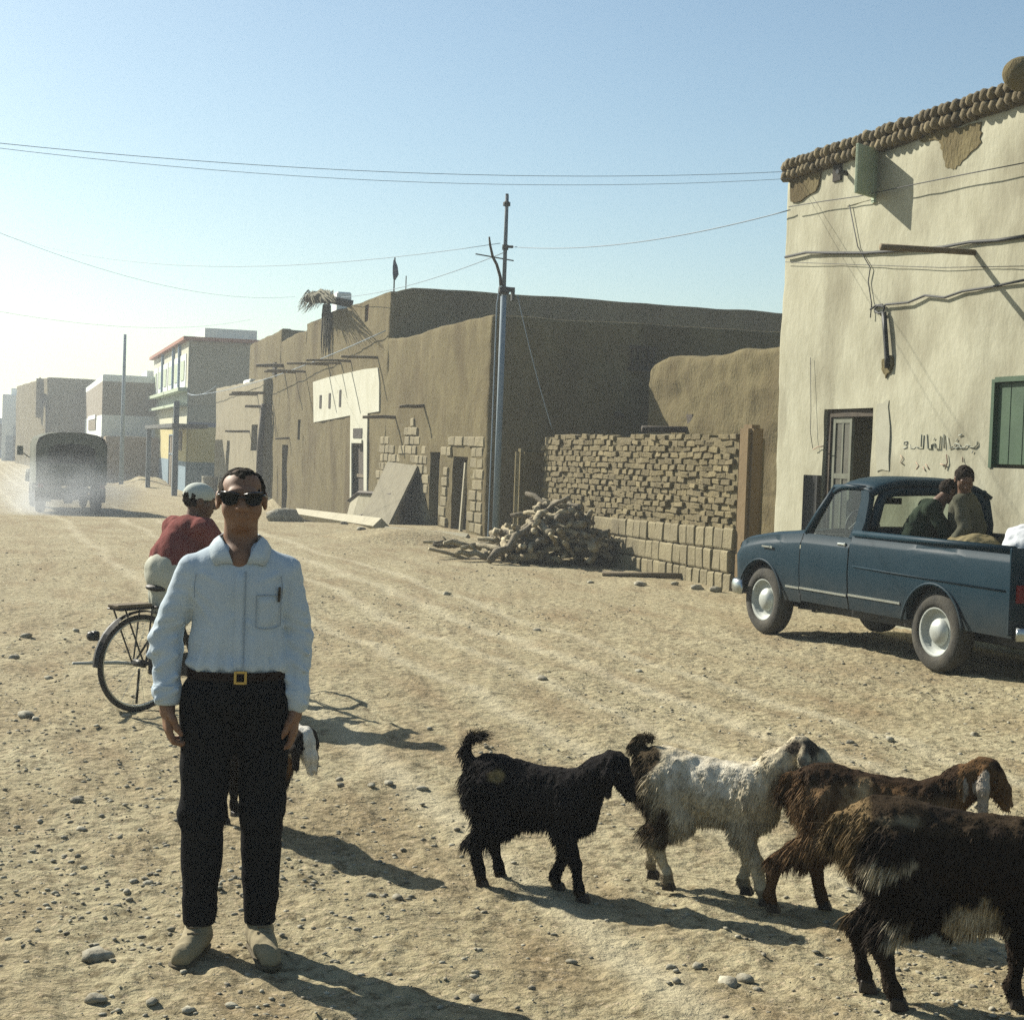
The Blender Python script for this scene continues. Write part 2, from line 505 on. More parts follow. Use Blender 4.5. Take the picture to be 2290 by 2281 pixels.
# ------------------------------------------------------------------ the setting: ground
def ground_material():
    m = bpy.data.materials.new('dusty_earth'); m.use_nodes = True
    nt = m.node_tree; N = nt.nodes; L = nt.links; b = N['Principled BSDF']
    b.inputs['Roughness'].default_value = 0.97
    b.inputs['Specular IOR Level'].default_value = 0.15
    ge = N.new('ShaderNodeNewGeometry')
    def noise_(scale, detail=6.0, rough=0.6, stretch=None):
        n = N.new('ShaderNodeTexNoise'); n.inputs['Scale'].default_value = scale; n.inputs['Detail'].default_value = detail; n.inputs['Roughness'].default_value = rough
        if stretch:
            mp = N.new('ShaderNodeMapping'); mp.inputs['Scale'].default_value = stretch
            L.new(ge.outputs['Position'], mp.inputs[0]); L.new(mp.outputs[0], n.inputs['Vector'])
        else:
            L.new(ge.outputs['Position'], n.inputs['Vector'])
        return n
    def ramp(src, a, c):
        r = N.new('ShaderNodeMapRange'); r.inputs[1].default_value = a; r.inputs[2].default_value = c
        L.new(src, r.inputs[0]); return r.outputs[0]
    def mix(f, A, B):
        x = N.new('ShaderNodeMix'); x.data_type = 'RGBA'; L.new(f, x.inputs['Factor'])
        for s_, v in (('A', A), ('B', B)):
            if isinstance(v, tuple): x.inputs[s_].default_value = (*alb(v), 1)
            else: L.new(v, x.inputs[s_])
        return x.outputs['Result']
    c = mix(ramp(noise_(0.55, 5).outputs[0], 0.35, 0.65), (0.41, 0.325, 0.185), (0.51, 0.42, 0.255))
    c = mix(ramp(noise_(2.6, 6, 0.65, (0.8, 0.25, 1)).outputs[0], 0.46, 0.68), c, (0.32, 0.225, 0.12))
    c = mix(ramp(noise_(14.0, 5, 0.7).outputs[0], 0.47, 0.64), c, (0.185, 0.140, 0.074))
    c = mix(ramp(noise_(38.0, 3, 0.7).outputs[0], 0.56, 0.68), c, (0.55, 0.415, 0.265))
    # pale wheel tracks pressed into the dust
    sp = N.new('ShaderNodeSeparateXYZ'); L.new(ge.outputs['Position'], sp.inputs[0])
    wob = noise_(0.35, 3)
    def math_(op, a, b_):
        q = N.new('ShaderNodeMath'); q.operation = op
        for i_, v in enumerate((a, b_)):
            if v is None: continue
            if isinstance(v, (int, float)): q.inputs[i_].default_value = v
            else: L.new(v, q.inputs[i_])
        return q.outputs[0]
    t_ = math_('ADD', math_('ADD', sp.outputs[0], math_('MULTIPLY', sp.outputs[1], 0.042)), math_('MULTIPLY', wob.outputs[0], 0.7))
    tot = None
    for a_, w_ in ((2.55, .16), (3.85, .17), (4.6, .14), (5.3, .2), (6.0, .16)):
        d_ = math_('ABSOLUTE', math_('SUBTRACT', t_, a_), None)
        r_ = N.new('ShaderNodeMapRange'); r_.interpolation_type = 'SMOOTHSTEP'; r_.inputs[1].default_value = w_; r_.inputs[2].default_value = 0.0; L.new(d_, r_.inputs[0])
        tot = r_.outputs[0] if tot is None else math_('MAXIMUM', tot, r_.outputs[0])
    c = mix(math_('MULTIPLY', tot, math_('MULTIPLY', noise_(1.3, 4).outputs[0], 1.1)), c, (0.60, 0.50, 0.33))
    L.new(c, b.inputs['Base Color'])
    bp = N.new('ShaderNodeBump'); bp.inputs['Strength'].default_value = 1.0; bp.inputs['Distance'].default_value = 0.05
    nb = noise_(13.0, 9, 0.62); L.new(nb.outputs[0], bp.inputs['Height'])
    L.new(bp.outputs[0], b.inputs['Normal'])
    return m
M['ground'] = ground_material()

def ground_relief(x, y):
    r = np.hypot(x, y)
    near = 1 - sstep((r - 14) / 18)
    h = 0.03 * fbm(x * 0.35, y * 0.35, 0 * x, 2, 5) * sstep((r - 1) / 3)
    h = h + near * (0.016 * fbm(x * 2.2, y * 1.4, 0 * x, 3, 11) + 0.016 * np.maximum(-.2, fbm(x * 9, y * 9, 0 * x, 3, 23, .6)) + 0.010 * np.maximum(0, fbm(x * 24, y * 24, 0 * x, 2, 29) - .25))
    # wheel ruts along the street
    for (a, w, d) in ((3.1, 0.16, 0.02), (4.5, 0.16, 0.02), (5.4, 0.2, 0.015)):
        xr = x - a + 0.12 * (y - 9) * 0.35
        h = h - near * d * np.exp(-(xr / w) ** 2) * (0.6 + 0.4 * vnoise(y * 0.9, x * 0 + a, 0 * x, 3))
    return h

def build_ground():
    rows = list(np.geomspace(0.6, 3.4, 16))
    r = 3.4
    while r < 17: rows.append(r * 1.0075); r = rows[-1]
    while r < 700: rows.append(r * 1.04); r = rows[-1]
    rows = np.array(rows)
    dense = np.radians(np.linspace(-24, 24, 400))
    rest = np.radians(np.linspace(24, 336, 80))[1:-1]
    ang = np.concatenate([dense, rest])
    A, R = np.meshgrid(ang, rows)
    X = R * np.sin(A + YAW); Y = R * np.cos(A + YAW)
    Z = zg(X, Y) + ground_relief(X, Y)
    V = np.stack([X, Y, Z], -1).reshape(-1, 3)
    nr, na = len(rows), len(ang)
    i, j = np.meshgrid(np.arange(nr - 1), np.arange(na), indexing='ij')
    j2 = (j + 1) % na
    Fq = np.stack([i * na + j, (i + 1) * na + j, (i + 1) * na + j2, i * na + j2], -1).reshape(-1, 4)
    me = np_mesh('ground', V, Fq[:, ::-1])
    bm = bmesh.new(); bm.from_mesh(me); bm.verts.ensure_lookup_table()
    c = bm.verts.new((0, 0, 0)); bm.verts.ensure_lookup_table()
    for k in range(na):
        bm.faces.new((bm.verts[k], c, bm.verts[(k + 1) % na]))
    bmesh.ops.recalc_face_normals(bm, faces=bm.faces)
    if sum(f.normal.z for f in list(bm.faces)[:4000]) < 0:
        bmesh.ops.reverse_faces(bm, faces=bm.faces)
    bm.to_mesh(me); bm.free()
    o = link_mesh('ground', me, M['ground'], None, True)
    tag(o, kind='structure')
    return o
build_ground()

# ------------------------------------------------------------------ stones
def stone_mesh(seed, flat=0.6, sub=1):
    bm = bmesh.new()
    bmesh.ops.create_icosphere(bm, subdivisions=sub, radius=1.0)
    rr = random.Random(seed)
    ph = [rr.uniform(0, 10) for _ in range(3)]
    for v in bm.verts:
        n = float(fbm(v.co.x * 1.3 + ph[0], v.co.y * 1.3 + ph[1], v.co.z * 1.3 + ph[2], 2, seed))
        v.co *= 1 + 0.38 * n
        v.co.z *= flat
    me = bpy.data.meshes.new('stone'); bm.to_mesh(me); bm.free()
    return me

def gravel():
    tmpl = []
    for s_ in range(6):
        me = stone_mesh(40 + s_, 0.55, 1)
        co = np.array([v.co[:] for v in me.vertices]); fa = np.array([p.vertices[:] for p in me.polygons])
        tmpl.append((co, fa)); bpy.data.meshes.remove(me)
    n = 38000
    r = 3.6 * (32 / 3.6) ** (RNG.random(n) ** 0.85)
    a = np.radians(RNG.uniform(-22, 22, n)) + YAW
    x, y = r * np.sin(a), r * np.cos(a)
    keep = (x < 8.8) & (RNG.random(n) < 1.3 - r / 22) & (RNG.random(n) < 0.5 + fbm(x * 0.5, y * 0.5, 0 * x, 2, 77))
    x, y, r = x[keep], y[keep], r[keep]; n = len(x)
    sz = 0.003 + 0.014 * RNG.random(n) ** 3.5 + 0.0003 * r
    z = zg(x, y) + ground_relief(x, y) + sz * 0.15
    V, Fs, b = [], [], 0
    for k in range(n):
        co, fa = tmpl[k % 6]
        w = RNG.uniform(0, 6.28); c_, s_ = math.cos(w), math.sin(w)
        q = co * (sz[k] * np.array([1, RNG.uniform(0.6, 1), RNG.uniform(0.5, 1)]))
        V.append(np.stack([q[:, 0] * c_ - q[:, 1] * s_ + x[k], q[:, 0] * s_ + q[:, 1] * c_ + y[k], q[:, 2] + z[k]], -1))
        Fs.append(fa + b); b += len(co)
    me = np_mesh('gravel', np.concatenate(V), np.concatenate(Fs))
    o = link_mesh('gravel', me, M['stones'], None, False)
    tag(o, 'fine loose gravel scattered over the dusty street', 'gravel', kind='stuff')
gravel()

STONE_VAR = [stone_mesh(100 + k, 0.62, 2) for k in range(5)]
for me in STONE_VAR:
    me.materials.append(M['stones']); me.shade_smooth()
def stone(px, py, size, label, k=0, group='loose stones on the street', rz=0.0, squash=1.0, z=None):
    p = G(px, py)
    gz = float(zg(p.x, p.y) + ground_relief(np.array(p.x), np.array(p.y))) if z is None else z
    o = bpy.data.objects.new('stone', STONE_VAR[k % 5]); COL.objects.link(o)
    o.location = (p.x, p.y, gz + size * 0.22)
    o.scale = (size, size * 0.75, size * 0.8 * squash)
    o.rotation_euler = (0, 0, rz)
    tag(o, label, 'stone', group)
    return o
# ------------------------------------------------------------------ walls of earth and stone
K = 1.18530
def z2(x, y, X=9.0): return onX(450 + 0.36383 * x, 600 + 0.36383 * y, X)
def z3(x, y, X=9.0): return onX(1000 + 0.39501 * x, 600 + 0.39501 * y, X)
def z4(x, y, X=9.0): return onX(1700 + 0.31184 * x, 100 + 0.31184 * y, X)
def z5(x, y, X=9.0): return onX(1600 + 0.38983 * x, 800 + 0.38983 * y, X)
def z1(x, y, X=8.3): return onX(0.31185 * x, 650 + 0.31185 * y, X)
WORLD_COORDS[0] = True

def wall(name, path, top, mat, parent, openings=(), base=-1.3, thick=0.4, seg=0.3, amp=0.03, freq=1.0, rc=0.12, rt=0.08, seed=0, inner=0.9, rough_top=0.03, zmax=None):
    """earth wall along a path (outside on the left of the direction of travel); u = distance along the path.
    top: [(u, z)], openings: (u0, u1, z0, z1, depth)"""
    P = np.array(path, float)
    D = P[1:] - P[:-1]; Ls = np.hypot(D[:, 0], D[:, 1]); cum = np.concatenate([[0], np.cumsum(Ls)]); T = cum[-1]
    must = [0.0, T]
    for o in openings: must += [o[0], o[1]]
    for c in cum[1:-1]: must += [c - rc, c - rc / 2, c, c + rc / 2, c + rc]
    must = sorted(set(round(m_, 4) for m_ in must))
    reg = [u for u in np.arange(0, T, seg) if min(abs(u - m_) for m_ in must) > 0.3 * seg]
    us = np.array(sorted(must + reg))
    def pos(u):
        i = min(max(int(np.searchsorted(cum, u, 'right')) - 1, 0), len(Ls) - 1)
        d = D[i] / Ls[i]; p = P[i] + d * (u - cum[i])
        for j in range(1, len(cum) - 1):
            if abs(u - cum[j]) < rc:
                a = P[j] - D[j - 1] / Ls[j - 1] * rc; b = P[j] + D[j] / Ls[j] * rc
                t = (u - cum[j] + rc) / (2 * rc)
                p = a * (1 - t) ** 2 + P[j] * 2 * t * (1 - t) + b * t * t
                d = D[j - 1] / Ls[j - 1] * (1 - t) + D[j] / Ls[j] * t
                d = d / np.hypot(*d)
        return p, np.array([-d[1], d[0]])
    pn = [pos(u) for u in us]
    Pp = np.array([q[0] for q in pn]); Nn = np.array([q[1] for q in pn])
    tu = np.interp(us, [q[0] for q in top], [q[1] for q in top])
    tu = tu + rough_top * fbm(us * 1.1, us * 0 + seed, us * 0, 3, seed)
    zfix = (max([o[3] for o in openings]) + 0.12) if openings else float(tu.min()) - 0.6
    zm = [base, zfix] + [o[2] for o in openings] + [o[3] for o in openings]
    zm = sorted(set(round(m_, 4) for m_ in zm))
    zr = [z for z in np.arange(base, zfix, seg) if min(abs(z - m_) for m_ in zm) > 0.3 * seg]
    zs = np.array(sorted(zm + zr)); nz = len(zs)
    nt = max(2, int(math.ceil((tu.mean() - zfix) / seg)))
    rows = []                                     # (inset, z array)
    for z in zs: rows.append((0.0, np.full(len(us), z)))
    for k in range(1, nt + 1): rows.append((0.0, zfix + (tu - rt - zfix) * k / nt))
    for a in (30, 60, 90):
        a = math.radians(a); rows.append((rt * (1 - math.cos(a)), tu - rt + rt * math.sin(a)))
    rows.append((thick - rt, tu.copy()))
    rows.append((thick - rt * 0.3, tu - rt * 0.3))
    rows.append((thick, tu - rt))
    rows.append((thick, tu - inner))
    V = np.zeros((len(us), len(rows), 3))
    for j, (ins, z) in enumerate(rows):
        xy = Pp - Nn * ins
        dsp = amp * fbm(xy[:, 0] * freq + seed, xy[:, 1] * freq, z * freq * 1.2, 4, seed, 0.6)
        V[:, j, :2] = xy + Nn * dsp[:, None]; V[:, j, 2] = z
    nu, nr = len(us), len(rows)
    vid = np.arange(nu * nr).reshape(nu, nr)
    faces = []; hole = np.zeros((nu - 1, nr - 1), bool)
    oi = []
    for (a, b, c, d, dep) in openings:
        i0, i1 = int(np.argmin(abs(us - a))), int(np.argmin(abs(us - b)))
        j0, j1 = int(np.argmin(abs(zs - c))), int(np.argmin(abs(zs - d)))
        hole[i0:i1, j0:j1] = True; oi.append((i0, i1, j0, j1, dep))
    for i in range(nu - 1):
        for j in range(nr - 1):
            if not hole[i, j]:
                faces.append((vid[i, j], vid[i, j + 1], vid[i + 1, j + 1], vid[i + 1, j]))
    Vl = V.reshape(-1, 3).tolist()
    for (i0, i1, j0, j1, dep) in oi:
        ringv = [(i, j0) for i in range(i0, i1)] + [(i1, j) for j in range(j0, j1)] + [(i, j1) for i in range(i1, i0, -1)] + [(i0, j) for j in range(j1, j0, -1)]
        b = len(Vl)
        nrm = Nn[(i0 + i1) // 2]
        for (i, j) in ringv:
            q = V[i, j].copy(); q[:2] = Pp[i] - nrm * dep; Vl.append(q.tolist())
        n = len(ringv)
        for k in range(n):
            k2 = (k + 1) % n
            faces.append((vid[ringv[k]], vid[ringv[k2]], b + k2, b + k))
        faces.append(tuple(b + k for k in range(n)))
    me = bpy.data.meshes.new(name)
    me.from_pydata(Vl, [], [tuple(int(q) for q in f) for f in faces])
    me.validate()
    o = link_mesh(name, me, mat, parent, False)
    me.shade_smooth()
    # keep opening edges crisp
    bm = bmesh.new(); bm.from_mesh(me)
    for e in bm.edges:
        if len(e.link_faces) == 2 and e.calc_face_angle(0) > 0.9: e.smooth = False
    bm.to_mesh(me); bm.free()
    return o

def slab(name, pts, z, mat, parent, th=0.25):
    mb = MB(); mb.prism([(p[0], p[1]) for p in pts], 'z', z - th, z)
    return mb.build(name, mat, parent)

def face_door(parent, X, y0, y1, z0, z1, planks=4, mat='wood', frame='wood_dark', fw=0.07, ajar=0.0, label=None, depth=0.0):
    """plank door in a wall facing -X: frame + planks; y0 < y1"""
    fr = MB()
    x0, x1 = X - 0.03, X + 0.09
    fr.bbox(x0, x1, y0, y0 + fw, z0, z1); fr.bbox(x0, x1, y1 - fw, y1, z0, z1); fr.bbox(x0, x1, y0 + fw, y1 - fw, z1 - fw, z1)
    d = fr.build('door', M[frame], parent)
    if label: d['label'] = label
    n = planks; w = (y1 - y0 - 2 * fw) / n
    for k in range(n):
        mb = MB(); j = 0.008 * ((k * 7) % 3)
        mb.bbox(X + 0.015 + j, X + 0.055 + j, y0 + fw + k * w + 0.004, y0 + fw + (k + 1) * w - 0.004, z0 + 0.01, z1 - fw - 0.01)
        mb.build('plank', M[mat], d, bevel=0.004)
    if planks:
        hb = MB(); hb.bbox(X - 0.008, X + 0.02, y0 + fw + 0.02, y1 - fw - 0.02, z0 + (z1 - z0) * 0.62, z0 + (z1 - z0) * 0.62 + 0.09)
        hb.build('crossbar', M[frame], d)
    return d

def spout(parent, p, length=1.0, r=0.05, droop=0.03, name='rain_spout', mat='wood'):
    """wooden spout or roof beam sticking out of a wall that faces -X"""
    mb = MB(); p = Vector(p)
    jr = random.Random(int(p.y * 100))
    pts = [p + Vector((0.25, 0, 0.0))] + [p + Vector((-length * t, jr.uniform(-.02, .02), -droop * t + jr.uniform(-.012, .012))) for t in (0, .35, .7, 1)]
    mb.tube(pts, [r, r * 1.05, r, r * .95, r * .85], 8)
    return mb.build(name, M[mat], parent, smooth=True)

def block_mesh(seed, dx, dy, dz, jit=0.12, bev=0.09):
    rr = random.Random(seed); bm = bmesh.new()
    bmesh.ops.create_cube(bm, size=1.0)
    for v in bm.verts:
        v.co = Vector((v.co.x * dx * (1 + rr.uniform(-jit, jit)), v.co.y * dy * (1 + rr.uniform(-jit, jit)), v.co.z * dz * (1 + rr.uniform(-jit, jit))))
    bmesh.ops.bevel(bm, geom=list(bm.edges), offset=min(dy, dz) * bev, segments=1, affect='EDGES')
    me = bpy.data.meshes.new('block'); bm.to_mesh(me); bm.free()
    return me

# ================================================================== corner mud house
CY0 = 30.6                                   # its near corner on the street line X = 9
B1Y = 40.0
e = empty('mud_house', (9.0, CY0, 0), label='low mud house with stone lower wall and two dark doorways behind the firewood heap', cat='house')
HOUSE1 = e
yq = lambda x, y: z2(x, y).y
sx = 8.0                                     # length of the shaded side wall
def uY(y): return sx + (y - CY0)             # u on the street face
tp = []
for (x, y) in ((1760, 290), (1640, 315), (1500, 352), (1350, 392), (1250, 425), (1195, 432), (1118, 418)):
    q = z2(x, y); tp.append((uY(q.y), q.z))
htop = tp[0][1]
ops = []
D1 = (z2(1470, 1130).y, z2(1412, 1130).y, -0.15, z2(1440, 1130).z)
D2 = (z2(1640, 1160).y, z2(1545, 1160).y, -0.1, z2(1590, 1158).z)
for (a, b, c, d) in (D2, D1):
    ops.append((uY(a), uY(b), c, d, 0.9))
wall('wall', [(9 + sx, CY0), (9, CY0), (9, B1Y + 0.2)], [(0, onY(1868, 748, CY0).z), (4, onY(1490, 727, CY0).z), (7.8, onY(1104, 705, CY0).z)] + tp, M['mud'], e, ops, seg=0.2, amp=0.028, freq=1.3, rc=0.12, rt=0.06, seed=3, rough_top=0.018)
slab('roof', [(9.3, CY0 + .3), (17, CY0 + .3), (17, B1Y), (9.3, B1Y)], htop - 0.75, M['mud'], e)
# doors of the corner house
d = face_door(e, 9.28, D2[0] + .02, D2[1] - .02, 0.0, D2[3], 3, 'wood_dark', 'wood')
d = face_door(e, 9.22, D1[0] + .02, D1[1] - .02, 0.0, D1[3], 2, 'metal_blue', 'wood_dark')
mb = MB(); mb.box((9.05, D2[0] + 0.45, 0.72), (0.06, 0.1, 1.5), (0.0, 0.05, 0)); mb.build('leaning_board', M['wood_pale'], e)
# a small barred window high in the shaded side wall, a water spout hole
mb = MB()
wx = onY(1435, 802, CY0)
for k in range(5): mb.bbox(wx.x - .25 + k * .12, wx.x - .21 + k * .12, CY0 - .06, CY0 + .05, wx.z - .2, wx.z + .2)
mb.bbox(wx.x - .3, wx.x + .32, CY0 - .05, CY0 + .05, wx.z + .2, wx.z + .26); mb.bbox(wx.x - .3, wx.x + .32, CY0 - .05, CY0 + .05, wx.z - .26, wx.z - .2)
mb.build('window_grille', M['wood_dark'], e)
q = onY(1378, 925, CY0); mb = MB(); mb.tube([(q.x, CY0 + .2, q.z), (q.x, CY0 - .35, q.z - .05)], .05, 8); mb.build('rain_spout', M['wood_dark'], e, smooth=True)
# stone courses of the lower wall, each stone its own piece
SVAR = [[block_mesh(500 + 10 * w_ + k, 0.10, (0.38, 0.52, 0.68)[w_], 0.21, 0.1) for k in range(4)] for w_ in range(3)]
for l_ in SVAR:
    for me in l_: me.materials.append(M['stone'])
rr = random.Random(5)
row = 0; z = 0.02; y_hi = z2(1085, 1200).y
while z < 2.7:
    y = CY0 + 0.16 + rr.uniform(0, .1)
    while y < y_hi - 0.2:
        w_ = rr.choice((0, 0, 1, 1, 2)); ln = (0.38, 0.52, 0.68)[w_]
        yc = y + ln / 2
        edge = 2.0 + 0.55 * float(vnoise(yc * 0.7, 0.0, 0.0, 9)) + (0.3 if yc < CY0 + 2.2 else 0)
        clear = all(not (yc + ln / 2 > a - .05 and yc - ln / 2 < b + .05 and z < d + .22) for (a, b, c, d) in (D1, D2))
        if z < edge and clear and rr.random() > 0.06:
            o = bpy.data.objects.new('stone_block', rr.choice(SVAR[w_])); COL.objects.link(o); o.parent = e
            o.matrix_parent_inverse = wm(e).inverted()
            o.location = (9.03 + rr.uniform(-.02, .012), yc, z + .1); o.rotation_euler = (rr.uniform(-.03, .03), rr.uniform(-.03, .03), rr.uniform(-.03, .03))
            o.scale = (1, 0.98, 0.98)
        y += ln + 0.015
    z += 0.225
for (x0, x1, y, L_) in ((1090, 1195, 915, 0.85), (1305, 1370, 848, 0.6)):
    q = z2(x1, y); spout(e, (9.0, q.y, q.z), L_, 0.045)

# ================================================================== tall mud house behind it
T0, T1 = B1Y, z2(655, 400).y
e = empty('mud_house', (9.0, T0, -0.3), label='tall mud house with white plaster patch, slit windows and a narrow door', cat='house')
HOUSE2 = e
sx = 12.0
def uT(y): return sx + (y - T0)
tp = []
for (x, y) in ((1122, 165), (1000, 205), (800, 265), (770, 285), (700, 325), (657, 345)):
    q = z2(x, y); tp.append((uT(q.y), q.z))
t0 = tp[0][1]
side = [(0, onY(1780, 702, T0).z), (6, onY(1338, 671, T0).z), (9.4, onY(1071, 652, T0).z), (10.7, onY(966, 645, T0).z), (11.5, onY(900, 641, T0).z), (11.9, onY(868, 652, T0).z)]
ops = []
SL = []
for (x, ya, yb) in ((742, 780, 862), (798, 768, 862), (863, 748, 852)):
    a, b = z2(x + 7, ya), z2(x - 7, yb); SL.append((a.y, b.y, b.z, a.z))
TR = (z2(1000, 985).y, z2(945, 985).y, z2(970, 1045).z, z2(970, 985).z)
DR = (z2(1002, 1070).y, z2(930, 1070).y, -0.75, z2(970, 1072).z)
RS = (z2(1030, 250).y, z2(1006, 250).y, z2(1018, 328).z, z2(1018, 225).z)
for (a, b, c, d) in [DR] + SL[::-1] + [RS]:
    ops.append((uT(a), uT(b), c, d, 0.45))
wall('wall', [(9 + sx, T0), (9, T0), (9, T1 + .2)], side + tp, M['mud'], e, ops, seg=0.3, amp=0.028, freq=1.2, rc=0.12, rt=0.06, seed=8, rough_top=0.018)
slab('roof', [(9.3, T0 + .3), (21, T0 + .3), (21, T1), (9.3, T1)], t0 - 0.9, M['mud'], e)
# white plaster patch: irregular sheet a few centimetres proud of the mud
poly = [(692, 700), (780, 672), (900, 645), (1000, 622), (1090, 612), (1100, 700), (1098, 880), (1028, 892), (1024, 1060), (1022, 1440), (1004, 1445), (1003, 1066), (928, 1066), (928, 1430), (918, 1430), (922, 905), (820, 925), (696, 948)]
pts = [z2(x, y, 8.99) for (x, y) in poly]
def sheet(name, pts, x0, x1, mat, parent, holes=()):
    mb = MB(); mb.prism([(p.y, p.z) for p in pts], 'x', x0, x1)
    me = mb.mesh(name)
    bm = bmesh.new(); bm.from_mesh(me); bmesh.ops.recalc_face_normals(bm, faces=bm.faces); bmesh.ops.triangulate(bm, faces=[f for f in bm.faces if len(f.verts) > 4]); bm.to_mesh(me); bm.free()
    return link_mesh(name, me, mat, parent)
sheet('plaster_patch', pts, 8.962, 9.0, M['plaster'], e)
for (a, b, c, d) in SL:
    mb = MB(); mb.bbox(8.945, 8.96, a, b, c, d); w = mb.build('window_slit', M['dark'], e)
mb = MB(); mb.bbox(8.945, 8.96, TR[0], TR[1], TR[2], TR[3]); w = mb.build('window', M['dark'], e)
mb = MB(); mb.bbox(8.92, 8.961, TR[0] - .08, TR[1] + .08, TR[2] - .14, TR[2] - .04); mb.build('sill', M['plaster'], w)
face_door(e, 9.1, DR[0] + .02, DR[1] - .02, -0.72, DR[3], 3, 'wood_dark', 'wood')
mb = MB(); mb.bbox(9.08, 9.2, RS[0], RS[1], RS[2], RS[3]); mb.build('shutter', material('faded_red_paint', (0.22, 0.07, 0.05), (0.28, 0.10, 0.07), 5, 0.8), e)
for (x1, y, L_, r) in ((780, 592, 1.3, .04), (862, 585, .9, .035), (918, 572, 1.3, .04), (1085, 548, 1.0, .04)):
    q = z2(x1, y); spout(e, (9.0, q.y, q.z), L_, r)
q = z2(850, 200, 10.2); mb = MB(); mb.bbox(10.0, 10.5, q.y - .6, q.y + .4, q.z - .8, q.z + .25); mb.build('roof_block', M['white'], e, bevel=.05)
# mast with a rolled dark flag, thin rod
q = onY(883, 585, T0 + 1.2); mb = MB(); mb.tube([(q.x, q.y, q.z - 1.9), (q.x, q.y, q.z + .1)], .02, 6); o = mb.build('flag_mast', M['metal_dark'], e)
q2_ = onY(1090, 560, T0 + 3); 
q = onY(881, 605, T0 + 1.2)
mb = MB(); mb.tube([(q.x, q.y, q.z + .28), (q.x + .03, q.y, q.z + .1), (q.x + .05, q.y, q.z - .1), (q.x + .02, q.y, q.z - .25)], [.025, .07, .085, .03], 8, flat=.5)
mb.build('flag', material('dark_blue_cloth', (0.05, 0.07, 0.12), None, rough=.9), e, smooth=True)
q = onY(908, 630, T0 + 1); mb = MB(); mb.tube([(q.x, q.y, q.z - 1), (q.x, q.y, q.z + .15)], .015, 5); mb.build('antenna', M['metal_dark'], e)
# palm-frond spout hanging over the roof edge
def palm():
    t = empty('palm_frond_bundle', z2(770, 300), label='dry palm frond bundle hanging over the roof edge of the tall mud house', cat='palm fronds')
    rr = random.Random(2)
    a = z2(815, 195, 9.0); 
    mb = MB(); mb.tube([(9.6, a.y, a.z - .1), (9.0, a.y + .1, a.z), (8.2, a.y + .5, a.z + .02)], [.12, .12, .1], 8); mb.build('trunk', M['wood_dark'], t, smooth=True)
    mb = MB()
    base = Vector((8.7, a.y + .3, a.z))
    for k in range(150):
        tipx = rr.uniform(590, 830); tip = z2(tipx, 175 + rr.uniform(0, 1) ** .8 * (40 + max(0, 790 - tipx) * .45) , 8.2 + rr.uniform(-.35, .35))
        b0 = base + Vector((rr.uniform(-.5, .3), rr.uniform(-.6, .8), rr.uniform(-.05, .12)))
        mid = (b0 + tip) / 2 + Vector((0, 0, .22))
        mb.tube([b0, mid, tip], [.03, .025, .006], 3, flat=.4)
    mb.build('fronds', material('dry_frond', (0.10, 0.09, 0.05), (0.16, 0.14, 0.08), 5, .9), t)
    mb = MB()
    for k in range(40):
        b0 = Vector((8.9 + rr.uniform(-.12, .05), a.y + .35 + rr.uniform(-.3, .45), a.z - rr.uniform(.0, .5)))
        ln = rr.uniform(.5, 1.6)
        mb.tube([b0, b0 + Vector((rr.uniform(-.06, 0.04), rr.uniform(-.15, .1), -ln * .5)), b0 + Vector((rr.uniform(-.0, .05), rr.uniform(-.25, .1), -ln))], [.035, .03, .006], 3, flat=.5)
    mb.build('hanging_leaves', material('old_frond', (0.075, 0.065, 0.04), (0.12, 0.10, 0.06), 5, .9), t)
palm()

# ================================================================== next mud houses
T2 = z2(495, 400).y
e = empty('mud_house', (9.0, T1, -0.6), label='plain mud house with two slit windows, left of the white plaster patch', cat='house')
def uN(y): return 3.0 + (y - T1 - .2)
tp = []
for (x, y) in ((655, 378), (620, 388), (560, 412), (500, 442)):
    q = z2(x, y); tp.append((max(3.0, uN(q.y)), q.z))
ops = []; SL = []
for (xa, xb) in ((597, 612), (636, 654)):
    a, b = z2(xb, 930), z2(xa, 1055); SL.append((a.y, b.y, b.z, a.z))
DR = (z2(530, 1085).y, z2(502, 1085).y, -0.95, z2(515, 1085).z)
for (a, b, c, d) in SL[::-1] + [DR]: ops.append((uN(a), uN(b), c, d, .5))
wall('wall', [(12, T1 + .2), (9, T1 + .2), (9, T2)], [(0, tp[0][1])] + tp, M['mud'], e, ops, seg=0.4, amp=0.03, seed=12, rc=.05)
slab('roof', [(9.3, T1 + .4), (18, T1 + .4), (18, T2), (9.3, T2)], tp[-1][1] - .9, M['mud'], e)
face_door(e, 9.2, DR[0] + .03, DR[1] - .03, -.93, DR[3], 2, 'wood_dark', 'wood_dark')
for (a, b, c, d) in SL:
    mb = MB(); mb.bbox(9.12, 9.2, a, b, c, d); mb.build('shutter', M['wood_dark'], e)
for (x1, y, L_, r) in ((640, 634, 1.3, .04), (580, 640, 1.1, .04), (540, 1045, .5, .04)):
    q = z2(x1, y); spout(e, (9.0, q.y, q.z), L_, r)

